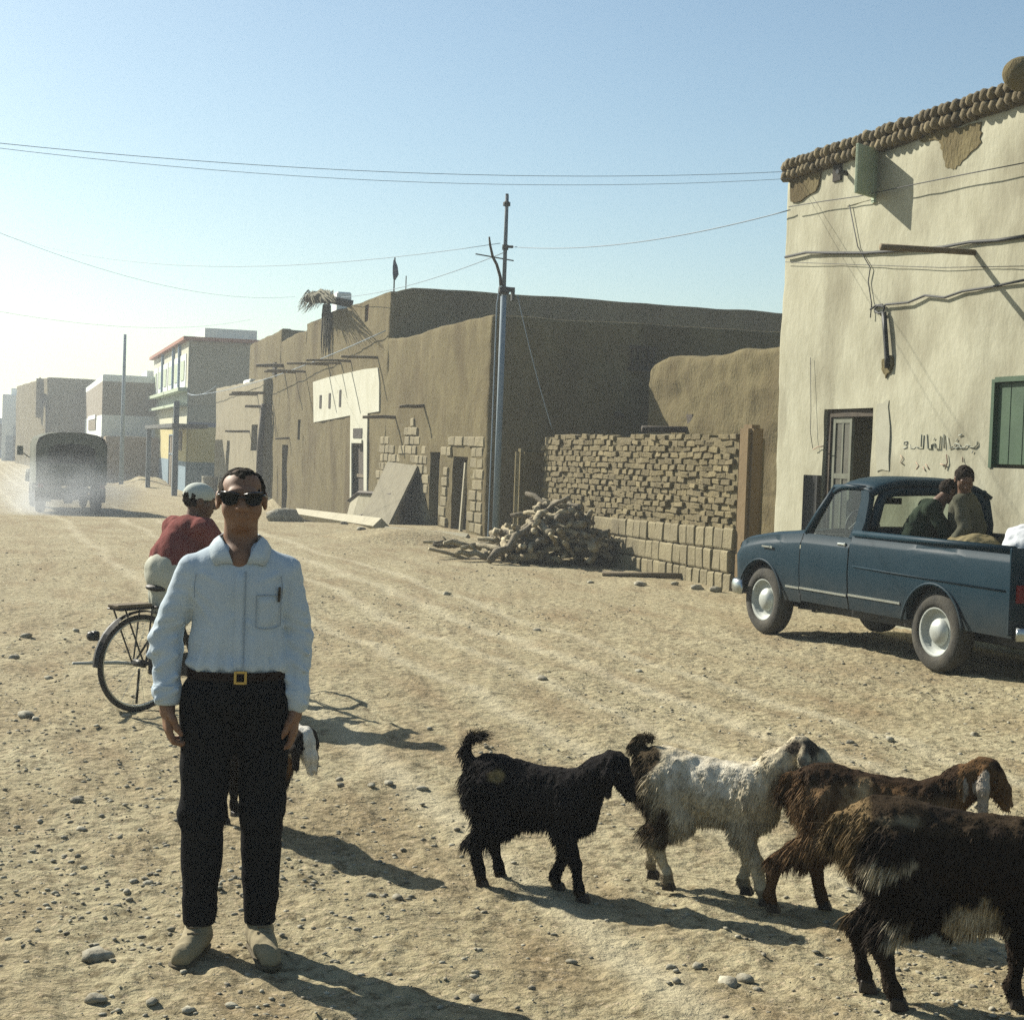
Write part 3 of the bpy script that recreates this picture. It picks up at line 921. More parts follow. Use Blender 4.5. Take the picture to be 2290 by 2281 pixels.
T3 = z2(295, 700).y
e = empty('mud_house', (9.0, T2, -0.7), label='far mud house with a taller square roof room', cat='house')
q = z2(500, 372); tz = q.z
wall('wall', [(17, T2 + .05), (9, T2 + .05), (9, T3)], [(0, tz), (8, tz), (8 + z2(352, 442).y - T2, z2(352, 442).z), (8 + T3 - T2, z2(300, 470).z)], M['mud'], e,
     [(8 + z2(440, 900).y - T2, 8 + z2(395, 900).y - T2, -0.95, z2(420, 960).z, .7)], seg=0.5, amp=0.03, seed=15, rc=.1)
slab('roof', [(9.3, T2 + .4), (17, T2 + .4), (17, T3), (9.3, T3)], tz - 1.2, M['mud'], e)
face_door(e, 9.3, z2(440, 900).y + .05, z2(395, 900).y - .05, -.95, z2(420, 962).z, 3, 'wood_dark', 'wood')
q = z2(456, 605); mb = MB(); mb.bbox(8.93, 9.02, q.y - .3, q.y + .3, q.z - .3, q.z + .15); mb.build('window', M['dark'], e)
for (x1, y, L_, r) in ((505, 600, 1.0, .07), (430, 850, 1.0, .06)):
    q = z2(x1, y); spout(e, (9.0, q.y, q.z), L_, r)
# a palm trunk post standing against it
q = z2(432, 835); mb = MB(); mb.tube([(8.6, q.y, -1), (8.62, q.y + .1, q.z * .5), (8.7, q.y, q.z)], [.13, .12, .1], 8)
tag(mb.build('wooden_post', M['wood_dark'], None, smooth=True), 'dark wooden post standing against the far mud house', 'post')

T4 = z2(92, 800).y
e = empty('mud_house', (8.7, T3, -0.85), label='lowest mud house at the end of the row with beams over its doors', cat='house')
tl = z2(92, 742, 8.7); tr_ = z2(285, 700, 8.7)
T3b = z2(300, 800, 8.7).y; T4 = tl.y
ops = []
oplist = []
for (xa, xb, ya, yb) in ((305, 347, 960, 1120), (150, 172, 1060, 1300)):
    a, b = z2(xb, ya, 8.7), z2(xa, yb, 8.7); oplist.append((a.y, b.y, max(b.z, -1.0), a.z)); ops.append((2 + a.y - T3b, 2 + b.y - T3b, max(b.z, -1.0), a.z, .6))
T3c = z2(380, 800, 8.7).y
sh = T3b - T3c
ops = [(o[0] + sh, o[1] + sh, o[2], o[3], o[4]) for o in ops]
wall('wall', [(10.7, T3c), (8.7, T3c), (8.7, T4), (12, T4)], [(0, tr_.z), (2 + sh, tr_.z), (2 + T4 - T3c, tl.z), (20, tl.z)], M['mud_pale'], e, ops, seg=0.5, amp=0.03, seed=18, rc=.2)
slab('roof', [(9.0, T3c + .3), (12, T3c + .3), (12, T4 - .3), (9.0, T4 - .3)], tl.z - .8, M['mud'], e)
face_door(e, 9.0, oplist[1][0] + .05, oplist[1][1] - .05, -1, oplist[1][3], 2, 'metal_blue', 'wood_dark')
for (x1, y, L_, r) in ((380, 768, 1.2, .055), (345, 778, 1.1, .05), (300, 1003, 1.0, .05)):
    q = z2(x1, y, 8.7); spout(e, (8.7, q.y, q.z), L_, r)
q = z2(265, 712, 8.7); mb = MB(); mb.bbox(8.75, 9.1, q.y - 1.2, q.y + .8, q.z - .3, q.z + .18); mb.build('parapet_block', M['white'], e, bevel=.05)

# ================================================================== house painted in yellow and blue bands
def band_material(name, bands, soft=0.02):
    """paint bands by height: [(z_top, colour)]"""
    m = bpy.data.materials.new(name); m.use_nodes = True
    nt = m.node_tree; N = nt.nodes; L = nt.links; b = N['Principled BSDF']; b.inputs['Roughness'].default_value = .9
    ge = N.new('ShaderNodeNewGeometry'); sp = N.new('ShaderNodeSeparateXYZ'); L.new(ge.outputs['Position'], sp.inputs[0])
    nz = N.new('ShaderNodeTexNoise'); nz.inputs['Scale'].default_value = 1.5; nz.inputs['Detail'].default_value = 6; L.new(ge.outputs['Position'], nz.inputs['Vector'])
    prev = None
    for (zt, c) in bands:
        if prev is None:
            prev = N.new('ShaderNodeRGB'); c = alb(c); prev.outputs[0].default_value = (*c, 1); out = prev.outputs[0]; zl = zt; continue
        mr = N.new('ShaderNodeMapRange'); mr.inputs[1].default_value = zl - soft; mr.inputs[2].default_value = zl + soft
        L.new(sp.outputs[2], mr.inputs[0])
        mx = N.new('ShaderNodeMix'); mx.data_type = 'RGBA'; L.new(mr.outputs[0], mx.inputs['Factor']); L.new(out, mx.inputs['A']); mx.inputs['B'].default_value = (*alb(c), 1)
        out = mx.outputs['Result']; zl = zt
    v = N.new('ShaderNodeMapRange'); v.inputs[3].default_value = .8; v.inputs[4].default_value = 1.15; L.new(nz.outputs[0], v.inputs[0])
    s_ = N.new('ShaderNodeVectorMath'); s_.operation = 'SCALE'; L.new(out, s_.inputs[0]); L.new(v.outputs[0], s_.inputs['Scale'])
    L.new(s_.outputs[0], b.inputs['Base Color'])
    return m
BY = 84.0
BX = onY(418, 1000, BY).x
e = empty('painted_house', (BX, BY, -1.0), label='two storey house painted yellow and blue below with a red roof edge', cat='house')
cz = lambda y: z1(1340, y, BX).z
Bl = z1(1105, 700, BX).y
topz = cz(368)
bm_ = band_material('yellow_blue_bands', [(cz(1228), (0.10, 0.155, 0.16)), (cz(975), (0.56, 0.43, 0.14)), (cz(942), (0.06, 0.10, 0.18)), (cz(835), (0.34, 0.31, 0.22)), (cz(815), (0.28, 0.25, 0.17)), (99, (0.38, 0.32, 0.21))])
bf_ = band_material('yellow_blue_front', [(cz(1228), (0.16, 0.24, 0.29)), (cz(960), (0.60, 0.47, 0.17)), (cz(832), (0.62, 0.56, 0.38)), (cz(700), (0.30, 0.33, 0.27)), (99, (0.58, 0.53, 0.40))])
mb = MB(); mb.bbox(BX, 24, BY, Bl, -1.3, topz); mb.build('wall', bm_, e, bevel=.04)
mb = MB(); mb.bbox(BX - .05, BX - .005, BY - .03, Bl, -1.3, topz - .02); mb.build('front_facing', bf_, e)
mb = MB(); mb.bbox(BX - .35, BX + .2, BY - .3, Bl + .2, topz, topz + .18); mb.bbox(BX + .2, 24, BY - .3, BY + .2, topz, topz + .18)
mb.build('roof_edge', material('red_paint', (0.34, 0.12, 0.07), (0.40, 0.16, 0.10), 3, .9), e)
bl = material('blue_paint', (0.16, 0.25, 0.38), (0.2, 0.3, 0.42), 3, .8)
ny = 6; st = (Bl - BY - 1.0) / ny
for k in range(ny):
    mb = MB(); y0 = BY + .6 + k * st
    mb.bbox(BX - .09, BX - .055, y0 + .3, y0 + st - .3, cz(690), cz(455)); w = mb.build('window', M['white'], e)
    mb = MB(); mb.bbox(BX - .13, BX - .095, y0 + .9, y0 + st - .9, cz(640), cz(500)); mb.build('shutter', M['green_pale'], w)
for k in (1, 2, 4):
    mb = MB(); y0 = BY + .6 + k * st
    mb.bbox(BX - .2, BX - .06, y0 - .12, y0 + .12, cz(700), topz); mb.build('pilaster', bl, e)
mb = MB(); mb.bbox(BX - .55, BX - .06, BY, Bl, cz(725), cz(700)); mb.build('balcony', M['green_pale'], e)
mb = MB(); mb.bbox(BX - .5, BX - .06, BY, Bl, cz(828), cz(808)); mb.build('ledge', M['green_pale'], e)
# porch
pz = cz(990); px_ = BX - 1.5
ya, yb = z1(1262, 980, px_).y, z1(1065, 980, px_).y
mb = MB(); mb.bbox(px_ - .2, BX - .06, ya - .3, yb, pz - .05, pz + .14); mb.build('porch_roof', M['metal_dark'], e)
for yy in (ya, yb - .5):
    mb = MB(); mb.bbox(px_ - .12, px_ + .12, yy - .14, yy + .14, -1.2, pz - .05 if yy > ya else cz(830)); mb.build('porch_post', material('dark_blue_paint', (0.055, 0.08, 0.10), (0.08, 0.105, 0.12), 3, .8), e)
face_door(e, BX - .1, BY + 7, BY + 9.5, -1.0, cz(1030), 3, 'wood', 'metal_blue')
mb = MB(); mb.bbox(BX - .12, BX - .055, BY + 2.2, BY + 3.6, cz(1150), cz(1010)); mb.build('window', M['wood'], e)
q0, q1 = onY(0.31185 * 1470, 650 + .31185 * 268, BY + 4), onY(0.31185 * 1842, 650 + .31185 * 355, BY + 4)
mb = MB(); mb.bbox(q0.x, q1.x, BY + 4, BY + 9, q1.z - .8, q0.z); rb = mb.build('roof_parapet', M['white'], e)
for k in range(5):
    xx = q0.x + .45 + k * (q1.x - q0.x - .9) / 4
    mb = MB(); mb.lathe([(0.0, BY + 3.97), (.17, BY + 3.97), (.17, BY + 4.05)], 8, 'y', (xx, 0, q0.z - .75)); mb.build('vent_hole', M['dark'], rb)

# ================================================================== brown and white house further on
GY = 105.0
GX = onY(226, 1000, GY).x
g1 = lambda x, y: onX(0.31185 * x, 650 + 0.31185 * y, GX)
e = empty('brown_house', (GX, GY, -1.0), label='brown house with white lower storey and pale parapet far down the street', cat='house')
gz = lambda y: onY(226, 650 + .31185 * y, GY).z
gm = band_material('brown_white_bands', [(gz(1045), (0.20, 0.155, 0.10)), (gz(890), (0.88, 0.86, 0.78)), (gz(648), (0.24, 0.185, 0.12)), (99, (0.86, 0.85, 0.78))])
Gl = g1(500, 800).y
mb = MB(); mb.bbox(GX, 26, GY, Gl, -1.4, gz(600)); mb.build('wall', gm, e, bevel=.05)
mb = MB(); mb.bbox(GX + 3, 24, GY + 3, GY + 8, gz(600), gz(600) + .5); mb.build('roof_room', M['white'], e)
q = g1(690, 920); mb = MB(); mb.bbox(GX - .06, GX + .02, q.y, g1(640, 920).y, g1(660, 1000).z, q.z); w = mb.build('window', M['wood'], e)
mb = MB(); mb.bbox(GX - .1, GX - .05, q.y - .3, g1(640, 920).y + .3, q.z, q.z + .3); mb.build('lintel', M['white'], w)
mb = MB(); mb.bbox(GX + 1, GX + 1.4, GY + .0, GY + .02, 0, 0.1)
# low brown yard wall before it
p0, p1 = G(0.31185 * 770, 650 + .31185 * 1390), G(0.31185 * 1085, 650 + .31185 * 1340)
wy = 101.0
a, b = onY(0.31185 * 760, 1000, wy), onY(0.31185 * 1085, 1000, wy)
e2 = empty('yard_wall', (a.x, wy, -1.0), label='low brown yard wall in front of the brown and white house', cat='wall')
wall('wall', [(b.x + 2, wy), (a.x, wy), (a.x, wy + 3.5)], [(0, onY(300, 650 + .31185 * 1050, wy).z), (99, onY(240, 650 + .31185 * 1045, wy).z)], M['mud_brown'], e2, seg=.8, amp=.05, seed=31)

HYY = 135.0
HX = onY(0.31185 * 330, 1000, HYY).x
hq = lambda x, y: onY(0.31185 * x, 650 + .31185 * y, HYY)
e = empty('brown_house', (HX, HYY, -1.0), label='tan house with a small roof knob, far down the street behind the truck', cat='house')
wall('wall', [(HX + 14, HYY), (HX, HYY), (hq(160, 700).x - .6, HYY + 28)], [(0, hq(330, 622).z), (99, hq(330, 622).z)], M['mud'], e, base=-1.5, seg=1.0, amp=.06, seed=33)
wall('yard_wall', [(GX - .2, Gl), (HX - .1, HYY - .5)], [(0, g1(500, 790).z), (99, hq(330, 795).z)], M['mud_pale'], e, base=-1.5, seg=1.0, amp=.06, seed=35)
mb = MB(); mb.bbox(hq(262, 700).x, hq(315, 700).x, HYY + 3, HYY + 5, 3, hq(300, 596).z); mb.build('roof_turret', M['mud'], e, bevel=.3, seg=3)
LY = 175.0
lq = lambda x, y: onY(0.31185 * x, 650 + .31185 * y, LY)
e = empty('white_house', (lq(20, 1200).x, LY, -1.0), label='bright white house at the far left end of the street', cat='house')
mb = MB(); mb.bbox(lq(20, 700).x, lq(175, 700).x, LY, LY + 8, -1.5, lq(60, 745).z); mb.build('wall', M['white'], e, bevel=.05)
mb = MB(); mb.bbox(lq(80, 700).x, lq(170, 700).x, LY + 2, LY + 7, 3, lq(60, 695).z); mb.build('roof_room', M['white'], e, bevel=.05)
for (x, zf) in ((40, 1120), (95, 1050)):
    q = lq(x, zf); mb = MB(); mb.bbox(q.x, q.x + 1.4, LY - .06, LY + .05, q.z - 3, q.z + 1.2); mb.build('window', M['metal_blue'], e)
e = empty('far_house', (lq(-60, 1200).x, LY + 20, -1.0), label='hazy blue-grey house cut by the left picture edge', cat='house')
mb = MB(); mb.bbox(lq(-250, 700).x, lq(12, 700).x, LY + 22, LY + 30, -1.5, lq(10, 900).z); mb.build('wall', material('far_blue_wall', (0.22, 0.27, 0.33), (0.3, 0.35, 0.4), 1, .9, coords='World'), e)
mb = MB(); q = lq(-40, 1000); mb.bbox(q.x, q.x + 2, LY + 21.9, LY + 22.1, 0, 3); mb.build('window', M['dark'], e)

# ================================================================== rounded mud hut behind the brick wall
RX = 12.0
ra, rb_ = z3(1165, 600, RX), z3(1880, 600, RX)
e = empty('mud_hut', (RX, ra.y, 0), label='rough plastered mud hut with rounded corner behind the brick wall', cat='hut')
tops = [(0, z3(1880, 442, RX).z + .05)]
y_end = 19.0
def uR(y): return 2.0 + (y - y_end)
for (x, y) in ((1880, 445), (1700, 455), (1600, 478), (1450, 492), (1300, 500), (1230, 512), (1190, 545), (1168, 590)):
    q = z3(x, y, RX); tops.append((uR(q.y), q.z))
tops.append((uR(ra.y) + 4, z3(1200, 560, RX).z))
wall('wall', [(RX + 2, y_end), (RX, y_end), (RX - .15, ra.y), (RX + 3, ra.y + .3)], tops, M['mud'], e, base=-.3, seg=0.13, amp=0.05, freq=2.6, rc=.3, rt=.12, thick=.7, seed=41, rough_top=.03)
slab('roof', [(RX + .4, y_end + .3), (RX + 4, y_end + .3), (RX + 4, ra.y), (RX + .4, ra.y)], tops[3][1] - .6, M['mud'], e)
q = z3(1400, 912, RX); mb = MB(); mb.tube([(RX + .2, q.y, q.z), (RX - .5, q.y + .1, q.z - .02), (RX - 1.0, q.y + .15, q.z - .03)], .06, 8); mb.build('rain_spout', M['wood_dark'], e, smooth=True)
mb = MB(); mb.bbox(RX - .12, RX + .1, q.y - .14, q.y + .14, q.z - .02, q.z + .28); mb.build('vent', M['wood_dark'], e)

# ================================================================== brick yard wall
WY1, WY0 = z3(550, 1000).y, z3(1660, 1000).y
e = empty('brick_wall', (9.0, WY0, 0), label='low mud brick yard wall on a stone footing beside the firewood', cat='wall')
BW = e
wt = z3(800, 940).z
base_top = lambda y: float(np.interp(y, [WY0, WY1], [z3(1640, 1490).z, z3(760, 1420).z]))
mb = MB(); mb.bbox(9.005, 9.38, WY0 + .05, WY1 - .02, -.2, wt - .05); mb.build('core', M['mud_brick'], e)
BV = [block_mesh(700 + k, 0.15, 0.19, 0.068, 0.16) for k in range(8)]
for me in BV: me.materials.append(M['mud_brick'])
rr = random.Random(17); nb = 0
rows_ = 15
spec_ = []
for r_ in range(rows_):
    n_ = 27; stp = (WY1 - WY0 - .05) / n_
    for k in range(n_):
        yc = WY0 + .05 + (k + .5 + (.5 if r_ % 2 else 0)) * stp
        if yc > WY1 - .06 or (r_ == rows_ - 1 and rr.random() < .3): continue
        zlo = base_top(yc); zz = zlo + (wt - zlo) * (r_ + .5) / rows_
        spec_.append((yc, Vector((9.05 + rr.uniform(-.024, .022), yc + rr.uniform(-.03, .03), zz + rr.uniform(-.008, .008))),
                      Euler((rr.uniform(-.09, .09), rr.uniform(-.12, .12), rr.uniform(-.12, .12))),
                      Vector((1, stp / .19 * rr.uniform(.78, .98), (wt - zlo) / rows_ / .068 * rr.uniform(.74, .96))), rr.choice(BV)))
spec_.sort(key=lambda q: q[0])
for (yc, lo_, ro_, sc_, me) in spec_[:300]:              # the bricks that show largest, each its own piece
    o = bpy.data.objects.new('brick', me); COL.objects.link(o); o.parent = e; o.matrix_parent_inverse = wm(e).inverted()
    o.location = lo_; o.rotation_euler = ro_; o.scale = sc_
mb = MB()
for (yc, lo_, ro_, sc_, me) in spec_[300:]:
    mm = Matrix.LocRotScale(lo_, ro_, sc_); mb.raw([mm @ v.co for v in me.vertices], [tuple(p.vertices) for p in me.polygons])
tag(mb.build('far_bricks', M['mud_brick'], e, fix=False), kind='stuff')
FV = [block_mesh(760 + k, 0.16, 0.30, 0.16, 0.05) for k in range(6)]
for me in FV: me.materials.append(M['stone'])
for r_ in range(3):
    n_ = 34 - r_ * 3; stp = (WY1 - WY0) / n_
    for k in range(n_):
        yc = WY0 + (k + .5 + (.3 if r_ == 1 else 0)) * stp
        hb = base_top(yc) + .12
        zz = -.08 + hb * (r_ + .5) / 3
        o = bpy.data.objects.new('stone_block', rr.choice(FV)); COL.objects.link(o); o.parent = e; o.matrix_parent_inverse = wm(e).inverted()
        o.location = (9.0 + rr.uniform(-.012, .012), yc, zz); o.rotation_euler = (rr.uniform(-.05, .05), rr.uniform(-.05, .05), rr.uniform(-.05, .05))
        o.scale = (1, stp / .30 * rr.uniform(.93, .99), hb / 3 / .16 * rr.uniform(.93, .99))
mb = MB(); mb.bbox(8.985, 9.2, WY0 - .3, WY0 + .04, -.2, z3(1720, 885).z); mb.build('end_pillar', M['mud_brown'], e, bevel=.05, seg=2)  # shaded end face; warm light bounced off the ground is put into its brown
# short return wall at its far end, in shade
sa = z3(400, 1010, 8.62); 
mb = MB(); mb.bbox(8.62, 9.2, WY1 + .15, WY1 + .6, -.2, onY(1170, 1003, WY1 + .15).z); mb.build('return_wall', M['mud'], e, bevel=.06, seg=2)
# rubble in the gap towards the cream house
for k in range(26):
    s_ = rr.uniform(.09, .17); me = STONE_VAR[k % 5]
    o = bpy.data.objects.new('rubble_stone', me); COL.objects.link(o); o.parent = e; o.matrix_parent_inverse = wm(e).inverted()
    o.location = (9.75 + rr.uniform(-.3, .25), 17.95 + rr.uniform(-.3, .35), .1 + k * .042); o.scale = (s_ * 1.3, s_ * 1.3, s_)
# ================================================================== cream two-storey house on the right
CX0 = 9.0
CYL = 17.8
e = empty('cream_house', (9.0, CYL, 0), label='two storey cream house with rope-like brick roof edge behind the pickup', cat='house')
CREAM = e
def uC(y): return 5 + (y - 3.0)
ctop = 5.22
dA, dB = z5(903, 290).y, z5(618, 300).y
dT = z5(760, 292).z
gA, gB = 11.4, z5(1585, 300).y
gT, gBot = z5(1600, 125).z, z5(1600, 632).z
ops = [(uC(gA), uC(gB), gBot, gT, .18), (uC(dA), uC(dB), -0.05, dT, 1.0)]
wall('wall', [(14, 3.0), (9.0, 3.0), (9.0, CYL), (15, CYL)], [(0, ctop), (99, ctop)], M['cream'], e, ops, base=-.4, seg=.22, amp=.02, freq=.8, rc=.07, rt=.05, seed=51, rough_top=.015)
slab('roof', [(9.3, 3.2), (14, 3.2), (14, CYL - .3), (9.3, CYL - .3)], ctop - .5, M['mud'], e)
# roof edge: two courses of slanted bricks
CV = [block_mesh(810 + k, 0.14, 0.098, 0.125, 0.18, .3) for k in range(6)]
cb = material('roof_brick', (0.10, 0.072, 0.036), (0.26, 0.195, 0.105), 7.0, .95, bump=.6, bscale=30, coords='World', vary=.35)
for me in CV: me.materials.append(cb); me.shade_smooth()
rr = random.Random(4)
for r_ in range(2):
    y = CYL - .1; k = 0
    while y > (12.75 if r_ == 1 else 7.5):
        o = bpy.data.objects.new('brick', CV[k % 6]); COL.objects.link(o); o.parent = e; o.matrix_parent_inverse = wm(e).inverted()
        o.location = (8.96 - .02 * r_ + rr.uniform(-.015, .015), y, ctop + .045 + r_ * .115 + rr.uniform(-.01, .01)); o.rotation_euler = (.55 + rr.uniform(-.12, .12), rr.uniform(-.1, .1), rr.uniform(-.1, .1))
        y -= .125; k += 1
mb = MB(); mb.bbox(9.0, 9.35, 7.4, CYL - .05, ctop - .02, ctop + .09); mb.bbox(9.0, 9.33, 12.8, CYL - .07, ctop + .09, ctop + .2); mb.build('roof_edge_core', cb, e)
q = onX(2278, 165, 8.75); s_ = SDF((8.3, q.y - .6, ctop - .2), (9.4, q.y + .6, q.z + .5), .03)
s_.cap((9.2, q.y - .5, ctop), (8.95, q.y - .2, q.z - .1), .2, .17, .05).ell((8.8, q.y, q.z), (.2, .17, .16), .06); s_.build('roof_knob', M['mud'], e)
# door: dark opening, far leaf with panes standing in it
fr = MB(); fr.bbox(9.06, 9.16, dB - .09, dB - .01, 0, dT - .01); fr.bbox(9.06, 9.16, dA + .01, dA + .05, 0, dT - .01); fr.bbox(9.06, 9.16, dA + .05, dB - .09, dT - .09, dT - .01)
dr = fr.build('door', M['wood_dark'], e)
lm = (dA + dB) / 2 + .02
lf = MB()
lf.bbox(9.08, 9.12, lm, lm + .05, .02, dT - .1); lf.bbox(9.08, 9.12, dB - .17, dB - .1, .02, dT - .1)
for zz in (.02, .75, 1.55, dT - .16): lf.bbox(9.082, 9.118, lm + .05, dB - .17, zz, zz + .06)
lf.bbox(9.085, 9.115, lm + .05, dB - .17, .08, .75)
lf.bbox(9.085, 9.115, (lm + dB - .12) / 2 - .015, (lm + dB - .12) / 2 + .015, .81, dT - .16)
leaf = lf.build('door_leaf', material('pale_door_paint', (0.13, 0.13, 0.09), (0.19, 0.185, 0.13), 5, .7), dr)
mb = MB(); mb.bbox(9.095, 9.1, lm + .05, dB - .17, .81, dT - .16); mb.build('pane', material('dusty_pane', (0.07, 0.065, 0.05), (0.12, 0.11, 0.085), 4, .25), dr)
mb = MB(); mb.bbox(8.9, 9.2, dA - .1, dB + .1, -.3, 0.0); mb.build('door_step', M['stone'], e, bevel=.02)
# green shutters
for (a, b) in ((gA + .02, (gA + gB) / 2 - .01), ((gA + gB) / 2 + .01, gB - .05)):
    mb = MB(); mb.bbox(9.05, 9.08, a, b, gBot + .03, gT - .03); sh_ = mb.build('shutter', M['green'], e)
    n_ = 4; w_ = (b - a) / n_
    for k in range(n_):
        mb = MB(); mb.bbox(9.03, 9.049, a + k * w_ + .004, a + (k + 1) * w_ - .004, gBot + .035, gT - .035); mb.build('plank', M['green'], sh_, bevel=.004)
mb = MB(); mb.bbox(8.985, 9.05, gB - .05, gB, gBot, gT); mb.bbox(8.985, 9.05, gA, gB - .05, gT - .03, gT + .02); mb.build('window_frame', M['green'], e)
# upper window with its shutter swung out
h0 = z4(828, 1105); tb = h0.z; tt = z4(828, 760).z
hp = Vector((9.0, h0.y, 0)); tipv = Vector((8.62, h0.y - .22, 0))
mb = MB(); dv = (tipv - hp); ln = dv.length; ang = math.atan2(dv.y, dv.x)
sh_ = MB().box((0, 0, 0), (ln, .035, tt - tb)).build('shutter', M['green_pale'], e, bevel=.006)
sh_.location = ((hp.x + tipv.x) / 2, (hp.y + tipv.y) / 2, (tt + tb) / 2); sh_.rotation_euler = (0, 0, ang)
for dx in (-.13, 0, .13):
    b_ = MB().box((0, 0, 0), (.014, .05, tt - tb - .08)).build('batten', M['green_pale'], sh_)
    b_.matrix_parent_inverse = Matrix.Identity(4); b_.location = (dx, 0, 0)
mb = MB(); mb.bbox(8.985, 9.02, h0.y + .03, h0.y + .62, tb, tt); w = mb.build('window', M['cream'], e)
mb = MB(); mb.bbox(8.96, 8.99, h0.y - .03, h0.y + .03, tb - .05, tt + .05); mb.build('window_post', M['green_pale'], w)
q = z4(562, 900); mb = MB(); mb.bbox(8.975, 9.01, q.y - .09, q.y + .09, q.z - .13, q.z + .13); mb.build('vent_slot', M['dark'], e)
q = z4(620, 925); mb = MB(); mb.tube([(9.02, q.y, q.z), (8.85, q.y - .05, q.z)], .03, 6); mb.build('hook', M['metal_dark'], e)
# thin ragged patches in mud and grey tones set on the limewash
def patch(name, pts, mat, x0=8.984, seed=0):
    rr = random.Random(seed); P2 = []
    n = len(pts)
    for k in range(n):
        a, b = pts[k], pts[(k + 1) % n]
        for t in (0, .25, .5, .75):
            P2.append(Vector((0, a.y + (b.y - a.y) * t + rr.uniform(-.02, .02), a.z + (b.z - a.z) * t + rr.uniform(-.02, .02))))
    return sheet(name, P2, x0, 9.03, mat, e)
patch('wall_patch', [z4(x, y) for (x, y) in ((1130, 690), (1300, 600), (1590, 570), (1590, 700), (1450, 840), (1400, 900), (1340, 880), (1310, 760), (1290, 690))], M['mud'], seed=1)
patch('wall_patch', [z4(x, y) for (x, y) in ((225, 960), (440, 905), (430, 1000), (370, 1080), (225, 1140))], M['mud'], seed=2)
patch('wall_patch', [z5(x, y) for (x, y) in ((930, 270), (1000, 240), (1008, 400), (1000, 640), (930, 660), (925, 400))], material('grey_render', (0.36, 0.325, 0.235), (0.45, 0.41, 0.305), 3, .9, coords='World'), seed=3)
patch('wall_patch', [z5(x, y) for (x, y) in ((965, 0), (1020, -10), (1015, 70), (985, 110), (962, 70))], M['mud'], seed=4)
# long wooden rod standing out of the wall
q = z4(1540, 1490); tipq = onX(1961, 608, 7.95)
mb = MB(); mb.tube([(9.15, q.y, q.z), (8.5, q.y, q.z - .01), (7.95, q.y + .02, q.z - .02)], [.03, .03, .035], 8); mb.build('wooden_rod', M['wood'], e, smooth=True)
# cables along the wall
def cable(name, pts, r, mat, parent=None, label=None, cat='cable', group=None, sag=0.0, n=1):
    mb = MB(); mb.tube(pts, r, 5); o = mb.build(name, mat, parent, smooth=True)
    if label: tag(o, label, cat, group)
    return o
def wallpts(lst, f, X=8.968): return [f(x, y, X) for (x, y) in lst]
cable('cable', wallpts([(180, 1525), (330, 1492), (560, 1495), (760, 1495), (1050, 1475), (1300, 1455), (1500, 1418), (1700, 1405), (1890, 1375)], z4), .017, M['cable'], e)
cable('cable', wallpts([(790, 1900), (830, 1870), (880, 1880), (900, 1865), (1060, 1850), (1180, 1800), (1320, 1815), (1450, 1770), (1650, 1740), (1890, 1690)], z4), .013, M['cable'], e)
cable('cable', wallpts([(205, 1165), (450, 1125), (700, 1090), (1100, 1005), (1500, 925), (1890, 850)], z4, 8.9), .006, M['cable'], e)
cable('cable', wallpts([(180, 1560), (700, 1580), (1300, 1600), (1890, 1590)], z4), .004, M['cable'], e)
cable('cable', wallpts([(640, 1150), (700, 1450), (790, 1600), (775, 1700), (800, 1860), (790, 1960)], z4), .007, M['cable'], e)
cable('conduit', wallpts([(968, -260), (975, -150), (985, 0), (985, 60)], z5), .03, M['metal_dark'], e)
cable('cable', wallpts([(545, 0), (548, 300), (545, 430), (558, 520)], z5), .004, M['cable'], e)
cable('junction_loop', wallpts([(820, 1900), (845, 1870), (875, 1865), (890, 1890), (880, 1920), (850, 1930), (825, 1910)], z4), .012, M['cable'], e)
# writing on the limewash: a line of grey-blue joined strokes, red strokes beneath
def strokes(name, polys, mat, r=.009):
    mb = MB()
    for pl in polys:
        pts = [z5(x, y, 8.99) for (x, y) in pl]
        mb.tube(pts, r, 5, flat=.4)
    return mb.build(name, mat, e, smooth=True)
ink = material('faded_blue_paint', (0.30, 0.30, 0.25), (0.46, 0.42, 0.31), 5, .9)
strokes('wall_writing', [
    [(1500, 480), (1502, 500), (1485, 515), (1462, 512)], [(1462, 512), (1440, 500), (1432, 515), (1405, 518), (1398, 498), (1375, 492), (1365, 510), (1380, 520), (1400, 512)],
    [(1365, 510), (1340, 520), (1330, 455)], [(1310, 440), (1312, 520)], [(1290, 450), (1286, 520), (1262, 522)], [(1262, 522), (1256, 490), (1238, 500), (1240, 522), (1218, 522), (1212, 440)],
    [(1196, 445), (1192, 520), (1170, 522)], [(1182, 440), (1180, 510)], [(1170, 522), (1150, 510), (1140, 522), (1120, 520), (1116, 500)], [(1104, 485), (1086, 480), (1078, 495), (1095, 500), (1104, 490), (1098, 515), (1078, 520)],
    [(1478, 535), (1470, 545)], [(1380, 475), (1388, 468)], [(1250, 470), (1258, 462)], [(1415, 440), (1395, 448)]], ink)
strokes('wall_writing', [
    [(1060, 560), (1075, 575), (1058, 600), (1078, 612)], [(1150, 600), (1165, 620), (1150, 640)], [(1205, 610), (1225, 640)], [(1190, 625), (1205, 650)], [(1325, 555), (1330, 600), (1318, 640)], [(1290, 610), (1320, 618)],
    [(560, 528), (585, 512), (618, 508)], [(1415, 570), (1420, 600)]], material('faded_red_ink', (0.38, 0.22, 0.16), (0.44, 0.34, 0.23), 6, .9), .008)

